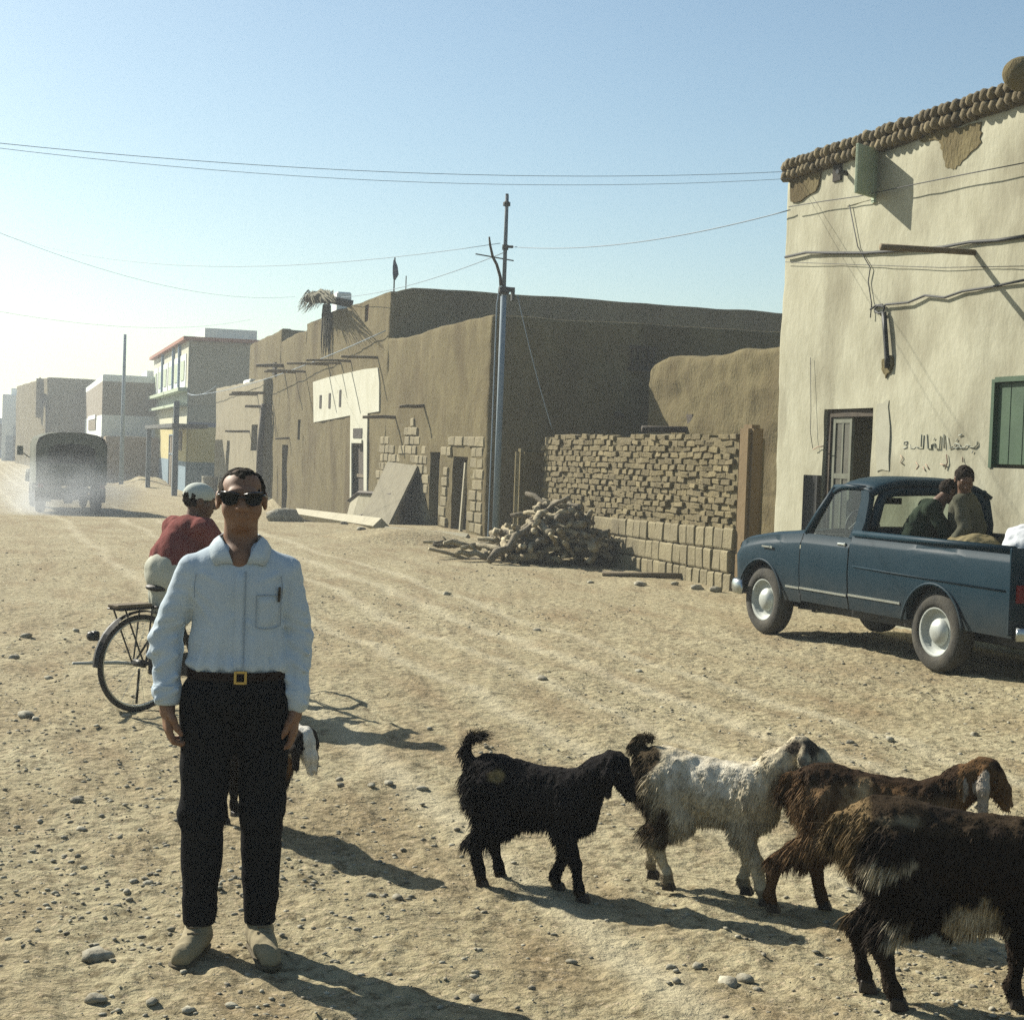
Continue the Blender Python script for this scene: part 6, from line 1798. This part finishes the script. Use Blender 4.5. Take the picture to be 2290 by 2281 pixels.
# ------------------------------------------------------------------ bicycle and rider
def bicycle():
    p = G(309, 1592)
    hd = (right * math.cos(math.radians(49)) + fwd * math.sin(math.radians(49)))
    rz = math.atan2(hd.y, hd.x)
    t = empty('bicycle', (p.x, p.y, float(ground_relief(np.array(p.x), np.array(p.y)))), rz, 'dark bicycle with a rear rack ridden behind the standing man', 'bicycle')
    R = .305; ax = [Vector((0, 0, R)), Vector((1.03, 0, R))]
    for i, c in enumerate(ax):
        w = empty('wheel', c, parent=t)
        mb = MB(); mb.tube([(R * .955 * math.cos(a), 0, R * .955 * math.sin(a)) for a in np.linspace(0, 2 * math.pi, 49)], .017, 8, cap=False); mb.build('tyre', M['rubber'], w, smooth=True)
        mb = MB(); mb.tube([((R - .032) * math.cos(a), 0, (R - .032) * math.sin(a)) for a in np.linspace(0, 2 * math.pi, 49)], .009, 6, cap=False); mb.build('rim', M['chrome'], w, smooth=True)
        mb = MB(); mb.tube([(0, -.05, 0), (0, .05, 0)], .024, 10); mb.build('hub', M['metal_dark'], w, smooth=True)
        mb = MB()
        for k in range(18):
            a = 2 * math.pi * k / 18; mb.tube([(.02 * math.cos(a + 1), .03 * (-1) ** k, .02 * math.sin(a + 1)), ((R - .04) * math.cos(a), 0, (R - .04) * math.sin(a))], .0014, 4)
        mb.build('spokes', M['chrome'], w)
    fr = MB(); bb = Vector((.43, 0, .27)); st_ = Vector((.25, 0, .70)); hd_ = Vector((.83, 0, .74)); hb = Vector((.87, 0, .58))
    for a, b, r in ((bb, st_, .016), (st_, hd_, .016), (bb, hb, .018), (hd_, hb, .02)): fr.tube([a, b], r, 8)
    for s in (-.05, .05):
        fr.tube([bb + Vector((0, s * .5, 0)), ax[0] + Vector((0, s, 0))], .009, 6); fr.tube([st_ + Vector((0, s * .4, -.03)), ax[0] + Vector((0, s, 0))], .008, 6)
    fr.build('frame', material('black_bike_paint', (0.015, 0.016, 0.015), None, rough=.4), t, smooth=True)
    mb = MB()
    for s in (-.045, .045): mb.tube([hb + Vector((.0, s, 0)), (.95, s, .45), ax[1] + Vector((0, s, 0))], .011, 6)
    mb.build('fork', M['metal_dark'], t, smooth=True)
    mb = MB(); mb.tube([hd_, hd_ + Vector((-.03, 0, .16))], .014, 8); mb.tube([(.62, .27, .93), (.72, .24, .94), (.80, .1, .90), (.80, -.1, .90), (.72, -.24, .94), (.62, -.27, .93)], .012, 8); mb.build('handlebar', M['chrome'], t, smooth=True)
    s = SDF((.02, -.14, .70), (.42, .14, .84), .008); s.ell((.16, 0, .78), (.11, .1, .03), .02).cap((.2, 0, .785), (.35, 0, .78), .04, .022, .03); s.build('saddle', material('black_vinyl', (0.02, 0.02, 0.02), (0.04, 0.035, 0.03), 6, .6), t)
    mb = MB(); mb.tube([st_, (.22, 0, .77)], .012, 8); mb.build('seat_post', M['chrome'], t)
    rk = MB()
    for s in (-.06, 0, .06): rk.tube([(-.2, s, .655), (.22, s, .66)], .007, 5)
    for x in (-.2, -.05, .1): rk.tube([(x, -.065, .656), (x, .065, .656)], .006, 5)
    for s in (-.065, .065): rk.tube([(-.16, s, .655), (-.01, s, R)], .006, 5); rk.tube([(.04, s, .655), (.0, s, R)], .006, 5)
    rk.build('rack', M['metal_dark'], t)
    mb = MB(); mb.box((-.08, 0, .675), (.26, .11, .022)); mb.build('rack_board', M['wood'], t, bevel=.005)
    mb = MB(); V = []; n = 17
    for k in range(n):
        a = math.radians(30 + 150 * k / (n - 1))
        for (y, rr_) in ((-.03, R + .022), (0, R + .032), (.03, R + .022)): V.append((rr_ * math.cos(a), y, R + rr_ * math.sin(a)))
    mb.raw(V, [(3 * i + j, 3 * i + j + 1, 3 * i + j + 4, 3 * i + j + 3) for i in range(n - 1) for j in range(2)]); mb.build('mudguard', M['metal_dark'], t, fix=False)
    mb = MB(); mb.box((-.335, 0, .50), (.05, .05, .06)); mb.lathe([(0, -.385), (.03, -.38), (.032, -.36)], 10, 'x', (0, 0, .50)); mb.build('rear_light', M['metal_dark'], t, bevel=.01)
    mb = MB(); mb.prism([(.02, .24), (.43, .19), (.53, .23), (.53, .32), (.43, .36), (.02, .35)], 'y', -.075, -.055); mb.build('chain_guard', M['metal_dark'], t, bevel=.01)
    mb = MB(); mb.tube([bb + Vector((0, -.09, 0)), bb + Vector((.12, -.1, -.12))], .01, 6); mb.tube([bb + Vector((0, .09, 0)), bb + Vector((-.12, .1, .12))], .01, 6); mb.box(bb + Vector((.12, -.15, -.12)), (.08, .09, .02)); mb.box(bb + Vector((-.12, .15, .12)), (.08, .09, .02)); mb.build('pedals', M['metal_dark'], t)
    mb = MB(); mb.tube([(.12, .1, R - .03), (-.1, .1, R), (-.42, .1, R + .02)], [.01, .012, .009], 8); mb.build('exhaust_pipe', M['hub'], t, smooth=True)
    mb = MB(); mb.tube([(.05, .07, R - .05), (.1, .16, .02)], .009, 6); mb.build('kick_stand', M['metal_dark'], t)
    # rider
    q = empty('person', t.location, rz, 'cyclist in red jacket, pale robe and white cap riding behind the standing man', 'person')
    J = {'pelvis': V3(.2, 0, .86), 'chest': V3(.34, 0, 1.10), 'neck': V3(.40, 0, 1.21), 'head': V3(.43, -.01, 1.325), 'shL': V3(.36, .165, 1.15), 'shR': V3(.36, -.165, 1.15),
         'elL': V3(.46, .24, .98), 'elR': V3(.46, -.24, .98), 'wrL': V3(.60, .25, .97), 'wrR': V3(.60, -.25, .97), 'hipL': V3(.22, .09, .84), 'hipR': V3(.22, -.09, .84),
         'knL': V3(.52, .12, .68), 'knR': V3(.50, -.12, .50), 'anL': V3(.36, .15, .44), 'anR': V3(.50, -.15, .20), 'toeL': V3(.46, .15, .41), 'toeR': V3(.62, -.15, .175)}
    red = fabric('red_jacket', (0.20, 0.06, 0.052), (0.27, 0.088, 0.075), 7)
    pale = fabric('pale_robe', (0.56, 0.52, 0.41), (0.68, 0.64, 0.52), 7)
    Rm = dressed(q, J, red, pale, SKIN_D, face=(.85, -.5, -.12), hairstyle=True, top_r=1.15, tw=1.05)
    # gathered robe over the hips
    s = SDF((-.12, -.3, .42), (.6, .3, 1.0), .009)
    s.ell((.25, 0, .87), (.15, .17, .11), .05).ell((.235, 0, .74), (.13, .17, .13), .06).ell((.23, .02, .63), (.10, .16, .10), .05)
    s.wrinkle(.018, 16, 16, 5, 4).wrinkle(.006, 30, 30, 16, 7)
    s.build('robe', pale, q)
    cap_ = material('white_cap', (0.58, 0.58, 0.50), (0.66, 0.66, 0.58), 20, .95, bump=.3, bscale=90, bdist=.005)
    rot = Matrix(Rm.tolist()).to_euler()
    c = SDF(J['head'] - .15, J['head'] + .17, .006); c.ell(J['head'] + Rm @ V3(0, -.012, .042), V3(.086, .103, .082), .004, rot).ell(J['head'] + Rm @ V3(0, .02, -.075), V3(.13, .15, .1), .008, rot, sub=True); c.build('cap', cap_, q)
bicycle()

# ------------------------------------------------------------------ the two men and the load in the pickup bed
def in_bed(name, label, cat):
    return empty(name, pk.location, pk.rotation_euler[2], label, cat)
q = in_bed('person', 'man in dark green jacket bending over inside the pickup bed', 'person')
J = {'pelvis': V3(.80, .40, .98), 'chest': V3(.74, .30, 1.27), 'neck': V3(.71, .21, 1.41), 'head': V3(.69, .10, 1.50), 'shL': V3(.60, .36, 1.35), 'shR': V3(.88, .20, 1.36),
     'elL': V3(.52, .26, 1.14), 'elR': V3(.82, .02, 1.16), 'wrL': V3(.50, .10, 1.06), 'wrR': V3(.72, -.08, 1.06), 'hipL': V3(.72, .44, .94), 'hipR': V3(.88, .38, .94),
     'knL': V3(.56, .26, .80), 'knR': V3(.72, .14, .80), 'anL': V3(.70, .45, .64), 'anR': V3(.88, .34, .64), 'toeL': V3(.58, .36, .60), 'toeR': V3(.76, .24, .60)}
dressed(q, J, fabric('dark_green_jacket', (0.022, 0.032, 0.02), (0.038, 0.05, 0.032), 6), fabric('dark_cloth', (0.02, 0.02, 0.022), (0.035, 0.033, 0.03), 6), SKIN_D, face=(-.35, -.85, -.45), top_r=1.1)
q = in_bed('person', 'man in khaki shirt standing behind the bending man in the pickup', 'person')
J = {'pelvis': V3(.52, .02, 1.02), 'chest': V3(.48, .10, 1.36), 'neck': V3(.46, .13, 1.50), 'head': V3(.43, .16, 1.625), 'shL': V3(.36, .24, 1.43), 'shR': V3(.58, -.02, 1.43),
     'elL': V3(.28, .26, 1.2), 'elR': V3(.56, -.12, 1.2), 'wrL': V3(.34, .36, 1.04), 'wrR': V3(.42, -.05, 1.08), 'hipL': V3(.44, .08, .98), 'hipR': V3(.60, -.06, .98),
     'knL': V3(.36, .16, .80), 'knR': V3(.54, .02, .80), 'anL': V3(.50, .10, .64), 'anR': V3(.68, -.10, .64), 'toeL': V3(.40, .18, .60), 'toeR': V3(.58, -.02, .60)}
dressed(q, J, fabric('khaki_shirt', (0.085, 0.08, 0.055), (0.125, 0.115, 0.08), 6), fabric('dark_cloth', (0.02, 0.02, 0.022), (0.035, 0.033, 0.03), 6), SKIN_D, face=(-.75, .35, -.5))
def sack(label, mat, blobs, lo, hi, seed, name='sack'):
    s = SDF(lo, hi, .014)
    for (c, r) in blobs: s.ell(c, r, .06)
    s.wrinkle(.025, 7, 7, 7, seed).wrinkle(.01, 22, 22, 22, seed + 3)
    o = s.build(name, mat, None); o.location = pk.location; o.rotation_euler = pk.rotation_euler; tag(o, label, 'sack', 'load in the pickup bed')
burl = fabric('burlap', (0.20, 0.155, 0.08), (0.28, 0.22, 0.12), 8)
sack('tan burlap sack piled beside the bending man in the pickup bed', burl, [((.12, .34, .82), (.3, .28, .25)), ((.10, .30, 1.0), (.24, .24, .18))], (-.3, 0, .5), (.55, .66, 1.3), 3)
sack('dark brown sack lying behind the tan sack in the pickup bed', fabric('brown_sack', (0.10, 0.075, 0.04), (0.15, 0.115, 0.065), 8), [((0, -.2, .85), (.4, .32, .28)), ((-.1, -.15, 1.02), (.35, .28, .18))], (-.6, -.62, .5), (.55, .22, 1.35), 5)
sack('white cloth bundle hanging over the open tail of the pickup', fabric('white_cloth', (0.60, 0.58, 0.60), (0.70, 0.68, 0.68), 5), [((-.62, .28, .86), (.28, .30, .28)), ((-.72, .36, 1.08), (.26, .26, .22)), ((-1.12, .42, .86), (.17, .26, .30))], (-1.5, -.15, .45), (-.2, .85, 1.5), 7, 'cloth_bundle')
# ================================================================== goats
def blob(co, c, r):
    d = (co - np.array(c)) / np.array(r)
    n = fbm(co[:, 0] * 22, co[:, 1] * 22, co[:, 2] * 22, 2, 5)
    return np.clip((1.35 + .55 * n - np.sqrt((d * d).sum(1))) * 1.6, 0, 1)
def mixc(col, w, c):
    w = np.clip(w, 0, 1)[:, None]; return col * (1 - w) + np.array(c)[None] * w
def coat_strands(me, colour, n, length, parent, mat, width=.0017, seed=0, tuft=None):
    """tapering hairs rooted in the skin"""
    rg = np.random.default_rng(seed)
    nv = len(me.vertices)
    co = np.empty(nv * 3, np.float32); me.vertices.foreach_get('co', co); co = co.reshape(-1, 3)
    no = np.empty(nv * 3, np.float32); me.vertices.foreach_get('normal', no); no = no.reshape(-1, 3)
    w = length(co); w = np.maximum(w, 0)
    p = (w > .004) * (w + .012); p = p / p.sum()
    idx = rg.choice(nv, n, p=p)
    c, nn = co[idx], no[idx]; L = w[idx] * rg.uniform(.55, 1.2, n)
    d = nn * .30 + np.array([-.30, 0, -.85]) + rg.normal(0, .12, (n, 3))
    d = d / np.linalg.norm(d, axis=1)[:, None]
    d2 = d + np.array([-.05, 0, -.55]); d2 = d2 / np.linalg.norm(d2, axis=1)[:, None]
    sd = np.cross(d, rg.normal(0, 1, (n, 3))); sd = sd / np.linalg.norm(sd, axis=1)[:, None] * width
    m = c + d * (L * .5)[:, None]; t = m + d2 * (L * .5)[:, None]
    V = np.stack([c - sd, c + sd, m + sd * .8, m - sd * .8, t], 1)
    k = np.arange(n)[:, None] * 5
    F_ = np.concatenate([k + np.array([[0, 1, 2]]), k + np.array([[0, 2, 3]]), k + np.array([[3, 2, 4]])])
    V = V.reshape(-1, 3)
    colr = np.repeat(colour(c) * rg.uniform(.65, 1.35, (n, 1)), 5, 0)
    if tuft is not None:
        for (a, b, cnt, L_, spread, cc) in tuft:
            a, b = np.array(a), np.array(b); tt = rg.random(cnt)[:, None]
            r0_ = a + (b - a) * tt + rg.normal(0, .008, (cnt, 3)); dd = unit(b - a) * .5 + rg.normal(0, spread, (cnt, 3)) + np.array([0, 0, .15])
            dd /= np.linalg.norm(dd, axis=1)[:, None]; ll = L_ * rg.uniform(.5, 1.2, (cnt, 1))
            s_ = np.cross(dd, rg.normal(0, 1, (cnt, 3))); s_ = s_ / np.linalg.norm(s_, axis=1)[:, None] * width
            e_ = r0_ + dd * ll; e_[:, 2] -= (ll[:, 0] * .2)
            base = len(V); V = np.concatenate([V, np.stack([r0_ - s_, r0_ + s_, e_], 1).reshape(-1, 3)])
            F_ = np.concatenate([F_, base + np.arange(cnt)[:, None] * 3 + np.array([[0, 1, 2]])])
            colr = np.concatenate([colr, np.repeat(np.array([cc]) * rg.uniform(.7, 1.3, (cnt, 1)), 3, 0)])
    o = np_mesh('coat', V, F_)
    paint(o, lambda q: colr[:len(q)])
    ob = link_mesh('coat', o, mat, parent)
    ob['kind'] = 'stuff'
    return ob
FUR = material('goat_fur', (0, 0, 0), None, scale=45, rough=.9, attr='coat', spec=.03, bump=.5, bscale=110, bdist=.012, stretch=(1, 1, .35))
FUR2 = material('goat_hair', (0, 0, 0), None, scale=20, rough=.8, attr='coat', spec=.06)
EYE = material('goat_eye', (0.01, 0.008, 0.006), None, rough=.1, spec=.6)
HOOF = material('goat_hoof', (0.035, 0.025, 0.018), None, rough=.6)
def goat(pos, yaw, sc, label, colour, hind=(0, 0), fore=(0, 0), head=(.36, .0, .575), muzzle=-.75, turn=0.0, tail='up', shag=1.0, hairs=20000, seed=0, udder=False, tailc=(.012, .011, .01), belly=0.0, ear=.075, tl=1.0):
    z0 = float(zg(pos.x, pos.y) + ground_relief(np.array(pos.x), np.array(pos.y)))
    t = empty('goat', (pos.x, pos.y, z0), yaw, label, 'goat', 'goats walking past')
    t.scale = (sc, sc, sc)
    s = SDF((-.52, -.2, -.005), (.62, .2, .78), .0075)
    s.ell((-.185, 0, .425), (.135, .098, .112), .03).ell((-.03, 0, .385 - belly), (.2, .108, .118), .05).ell((.14, 0, .385), (.125, .09, .125), .05).ell((.20, 0, .365), (.06, .07, .09), .04)
    s.cap((-.24, 0, .47), (.16, 0, .45), .06, .05, .05)
    hp = np.array(head, float)
    nb = V3(.19, 0, .43)
    s.chain([nb, nb * .45 + hp * .55 + V3(-.015, 0, .0), hp], [.085, .062, .05], .04)
    ct_, st_ = math.cos(turn), math.sin(turn)
    m = V3(math.cos(muzzle) * ct_, math.cos(muzzle) * st_, math.sin(muzzle)); side_ = unit(np.cross(V3(0, 0, 1), m)); up_ = np.cross(m, side_)
    s.ell(hp + m * .01, (.058, .048, .056), .02)
    s.cap(hp + m * .03 + up_ * .008, hp + m * .085 + up_ * .012, .043, .035, .02).cap(hp + m * .08, hp + m * .145 - up_ * .006, .036, .025, .02).ell(hp + m * .05 - up_ * .03, (.04, .03, .028), .02)
    s.ell(hp + m * .155 - up_ * .004 + side_ * .012, (.006, .004, .006), .004, sub=True).ell(hp + m * .155 - up_ * .004 - side_ * .012, (.006, .004, .006), .004, sub=True)
    for q in (1, -1):
        e0 = hp - m * .012 + side_ * (q * .046) + up_ * .02
        e1 = e0 + side_ * (q * .022) + V3(0, 0, -ear * .9) - m * .012; e2 = e1 + V3(0, 0, -ear * .9) + m * .012
        s.cap(e0, e1, .014, .024, .008).cap(e1, e2, .024, .012, .01)
    for (dx, q) in ((hind[0], 1), (hind[1], -1)):
        y = q * .058
        s.chain([V3(-.19, y * .9, .40), V3(-.12 + .45 * dx, y * 1.25, .285), V3(-.235 + .72 * dx, y * 1.1, .18), V3(-.205 + dx, y, .06), V3(-.195 + dx, y, .03)], [.088, .054, .027, .0185, .021], .022)
    for (dx, q) in ((fore[0], 1), (fore[1], -1)):
        y = q * .054; lift = .0
        s.chain([V3(.155, y, .37), V3(.135 + .2 * dx, y * 1.1, .265), V3(.165 + .62 * dx, y, .15), V3(.16 + dx, y, .055), V3(.17 + dx, y, .028)], [.062, .042, .025, .018, .021], .022)
    if udder: s.ell((.0, 0, .262), (.085, .062, .062), .03).cap((-.04, .02, .22), (-.035, .025, .185), .016, .01, .01)
    if tail == 'up': tp_ = [V3(-.295, 0, .475), V3(-.335, 0, .545), V3(-.315, 0, .60), V3(-.26, 0, .615)]
    elif tail == 'short': tp_ = [V3(-.285, 0, .495), V3(-.32, 0, .53), V3(-.30, 0, .565), V3(-.26, 0, .57)]
    else: tp_ = [V3(-.295, 0, .48), V3(-.33, 0, .47), V3(-.345, 0, .42)]
    s.chain(tp_, [.028, .022, .016, .01][:len(tp_)], .015)
    s.wrinkle(.006, 24, 24, 12, seed + 1).wrinkle(.004, 60, 60, 22, seed + 2)
    me = s.mesh('body'); paint(me, colour)
    link_mesh('body', me, FUR, t, True)
    def ln(co):
        x, y, z = co[:, 0], co[:, 1], co[:, 2]
        L = .018 + 0 * x
        L = L + .055 * shag * np.clip((-.13 - x) / .08, 0, 1) * (z > .2) * (z < .47)
        L = L + .02 * shag * (z < .32) * (z > .2)
        L = L + .012 * (z > .46) * (x < .12) * shag
        L = np.where(x > hp[0] - .06, .012, L)
        L = np.where(z < .15, .012 * shag, L)
        return L
    tf = [(tp_[0], tp_[1], 200, .05 * tl, .3, tailc), (tp_[-2], tp_[-1], 300, .07 * tl, .28, tailc), (tp_[1], tp_[2], 260, .06 * tl, .3, tailc)]
    coat_strands(me, colour, hairs, ln, t, FUR2, seed=seed, tuft=tf)
    for q in (1, -1):
        mb = MB(); bm = bmesh.new(); bmesh.ops.create_uvsphere(bm, u_segments=10, v_segments=8, radius=.011); em = bpy.data.meshes.new('eye'); bm.to_mesh(em); bm.free()
        link_mesh('eye', em, EYE, t, True, loc=tuple(hp + m * .042 + side_ * (q * .036) + up_ * .014))
    for (x, y) in ((-.19 + hind[0], .058), (-.19 + hind[1], -.058), (.178 + fore[0], .054), (.178 + fore[1], -.054)):
        mb = MB()
        for dy in (-.0105, .0105): mb.prism([(x - .022, 0), (x + .03, 0), (x + .016, .032), (x - .018, .036)], 'y', y + dy - .0095, y + dy + .0095)
        mb.build('hoof', HOOF, t, bevel=.004)
    return t
def gyaw(deg):                                       # heading: image right, turned deg towards the camera
    v = right * math.cos(math.radians(deg)) - fwd * math.sin(math.radians(deg)); return math.atan2(v.y, v.x)
BLK = np.array([.011, .010, .010])
def col_black(co):
    c = np.tile(BLK, (len(co), 1)); c = mixc(c, blob(co, (-.15, -.09, .475), (.03, .05, .022)), (.17, .13, .06))
    c = mixc(c, (co[:, 2] < .05) * .6, (.05, .035, .02)); return c
def col_pale(co):
    x, y, z = co[:, 0], co[:, 1], co[:, 2]
    n = fbm(x * 14, y * 14, z * 14, 2, 3)
    c = np.tile(np.array([.38, .335, .235]), (len(co), 1))
    c = mixc(c, .6 * (n > .25) * (z > .36), (.26, .235, .18)); c = mixc(c, .8 * blob(co, (.03, 0, .47), (.2, .2, .06)), (.52, .49, .40))
    c = mixc(c, 1.4 * (np.clip((-.19 - x + .05 * n) / .05, 0, 1)) * (z > .2), (.045, .034, .02)); c = mixc(c, blob(co, (-.17, 0, .25), (.07, .2, .09)) * (z < .33), (.05, .035, .02))
    c = mixc(c, blob(co, (.37, 0, .60), (.06, .08, .035)), (.05, .042, .033)); c = mixc(c, (z < .06) * .7, (.09, .07, .045))
    c = mixc(c, .75 * (np.abs(y) > .06) * (x > .28) * (n > -.1), (.11, .1, .085)); return c
def col_brown(co):
    x, y, z = co[:, 0], co[:, 1], co[:, 2]; n = fbm(x * 9, y * 9, z * 5, 2, 6)
    c = np.tile(np.array([.085, .050, .024]), (len(co), 1)); c = mixc(c, (n > .1) * .6, (.16, .105, .055))
    c = mixc(c, np.clip((z - .47 + .03 * n) / .03, 0, 1) * (x < .26), (.028, .018, .011)); c = mixc(c, blob(co, (-.06, -.09, .42), (.05, .06, .09)), (.30, .22, .12))
    c = mixc(c, np.clip((z < .24) * .7, 0, 1), (.05, .028, .014)); c = mixc(c, (np.abs(y) > .062) * (x > .28) * .85, (.30, .27, .22)); c = mixc(c, blob(co, (.40, 0, .60), (.03, .1, .03)), (.035, .02, .012)); return c
def col_patch(co):
    x, y, z = co[:, 0], co[:, 1], co[:, 2]; n = fbm(x * 8, y * 8, z * 8, 2, 9)
    c = np.tile(np.array([.020, .015, .011]), (len(co), 1)); c = mixc(c, (z > .47) * (n > .1) * .5, (.04, .028, .016))
    c = mixc(c, .8 * np.clip((-.27 - x + .03 * n) / .02, 0, 1), (.17, .12, .06)); c = mixc(c, .6 * blob(co, (-.17, -.1, .50), (.045, .05, .014)), (.20, .17, .11)); c = mixc(c, blob(co, (-.20, -.1, .385), (.05, .06, .02)), (.36, .32, .23))
    c = mixc(c, blob(co, (-.17, -.08, .20), (.03, .07, .05)) * (z < .26), (.36, .32, .23)); c = mixc(c, 1.3 * blob(co, (.02, 0, .26), (.085, .14, .055)) * (z < .33), (.40, .34, .23)); return c
def col_hid(co):
    x, y, z = co[:, 0], co[:, 1], co[:, 2]
    c = np.tile(np.array([.016, .013, .011]), (len(co), 1)); c = mixc(c, blob(co, (.24, 0, .38), (.06, .2, .12)), (.13, .075, .035))
    c = mixc(c, (x > .3) * (np.abs(y) < .03), (.5, .48, .42)); return c
def gpos(x, y): return G(x * K, y * K)
goat(gpos(1008, 1668), gyaw(24), .97, 'black long haired goat with raised tail at the rear of the herd', col_black, hind=(.015, -.02), fore=(-.09, .06), head=(.325, 0, .565), muzzle=-.95, shag=1.0, seed=1)
goat(gpos(1335, 1682), gyaw(27), 1.03, 'pale cream goat with dark rump walking ahead of the black goat', col_pale, hind=(-.06, .05), fore=(-.04, .07), head=(.335, .02, .585), muzzle=-.45, turn=.7, tail='short', shag=.75, seed=2, tailc=(.06, .05, .03), ear=.05, tl=.5)
goat(gpos(1652, 1742), gyaw(18), 1.05, 'brown goat with pale ears ahead of the cream goat', col_brown, hind=(.0, -.17), fore=(-.03, .05), head=(.345, 0, .565), muzzle=-.85, tail='down', shag=.7, seed=3, tailc=(.03, .02, .01), ear=.09)
goat(gpos(1812, 1918), gyaw(13), 1.2, 'black and tan patched goat nearest the camera, cut by the right edge', col_patch, hind=(-.05, .03), fore=(-.03, .06), head=(.42, 0, .50), muzzle=-.7, tail='down', shag=.6, hairs=26000, seed=4, udder=True, tailc=(.03, .022, .012))
goat(gpos(474, 1566), gyaw(46), .98, 'dark goat with white striped face half hidden behind the standing man', col_hid, hind=(-.02, .06), fore=(-.06, .05), head=(.37, 0, .47), muzzle=-1.15, turn=.35, tail='down', shag=.7, seed=5, hairs=12000)
# ================================================================== air: haze and the truck's dust
hz = MB(); hz.bbox(-760, 760, -760, 760, -3.2, 9.8)
o = hz.build('haze', None, None)
m = bpy.data.materials.new('haze_air'); m.use_nodes = True
N = m.node_tree.nodes; L = m.node_tree.links; out = N['Material Output']; N.remove(N['Principled BSDF'])
pv = N.new('ShaderNodeVolumePrincipled'); pv.inputs['Color'].default_value = (0.86, 0.93, 0.97, 1); pv.inputs['Density'].default_value = 0.0015; pv.inputs['Anisotropy'].default_value = 0.35
L.new(pv.outputs[0], out.inputs['Volume'])
o.data.materials.append(m); tag(o, 'thin pale dusty haze over the whole street', 'haze', kind='stuff')
bm = bmesh.new(); bmesh.ops.create_icosphere(bm, subdivisions=3, radius=1.0)
me = bpy.data.meshes.new('dust_cloud'); bm.to_mesh(me); bm.free()
d = link_mesh('dust_cloud', me, None, None, True, loc=(ct.x - .2, ct.y - .5, ct.z + .55)); d.scale = (2.6, 4.5, 1.5)
m = bpy.data.materials.new('dust_air'); m.use_nodes = True
N = m.node_tree.nodes; L = m.node_tree.links; out = N['Material Output']; N.remove(N['Principled BSDF'])
pv = N.new('ShaderNodeVolumePrincipled'); pv.inputs['Color'].default_value = (0.82, 0.88, 0.92, 1); pv.inputs['Anisotropy'].default_value = 0.3
tc = N.new('ShaderNodeTexCoord'); ln_ = N.new('ShaderNodeVectorMath'); ln_.operation = 'LENGTH'; L.new(tc.outputs['Object'], ln_.inputs[0])
mr = N.new('ShaderNodeMapRange'); mr.inputs[1].default_value = 1.0; mr.inputs[2].default_value = 0.1; mr.inputs[3].default_value = 0.0; mr.inputs[4].default_value = .32; L.new(ln_.outputs['Value'], mr.inputs[0])
nz = N.new('ShaderNodeTexNoise'); nz.inputs['Scale'].default_value = 2.2; nz.inputs['Detail'].default_value = 3; L.new(tc.outputs['Object'], nz.inputs['Vector'])
n2 = N.new('ShaderNodeMapRange'); n2.inputs[1].default_value = .3; n2.inputs[2].default_value = .7; n2.inputs[3].default_value = .2; n2.inputs[4].default_value = 1.4; L.new(nz.outputs[0], n2.inputs[0])
mu = N.new('ShaderNodeMath'); mu.operation = 'MULTIPLY'; L.new(mr.outputs[0], mu.inputs[0]); L.new(n2.outputs[0], mu.inputs[1]); L.new(mu.outputs[0], pv.inputs['Density'])
L.new(pv.outputs[0], out.inputs['Volume'])
d.data.materials.append(m); tag(d, 'pale dust stirred up behind the army truck', 'dust', kind='stuff')
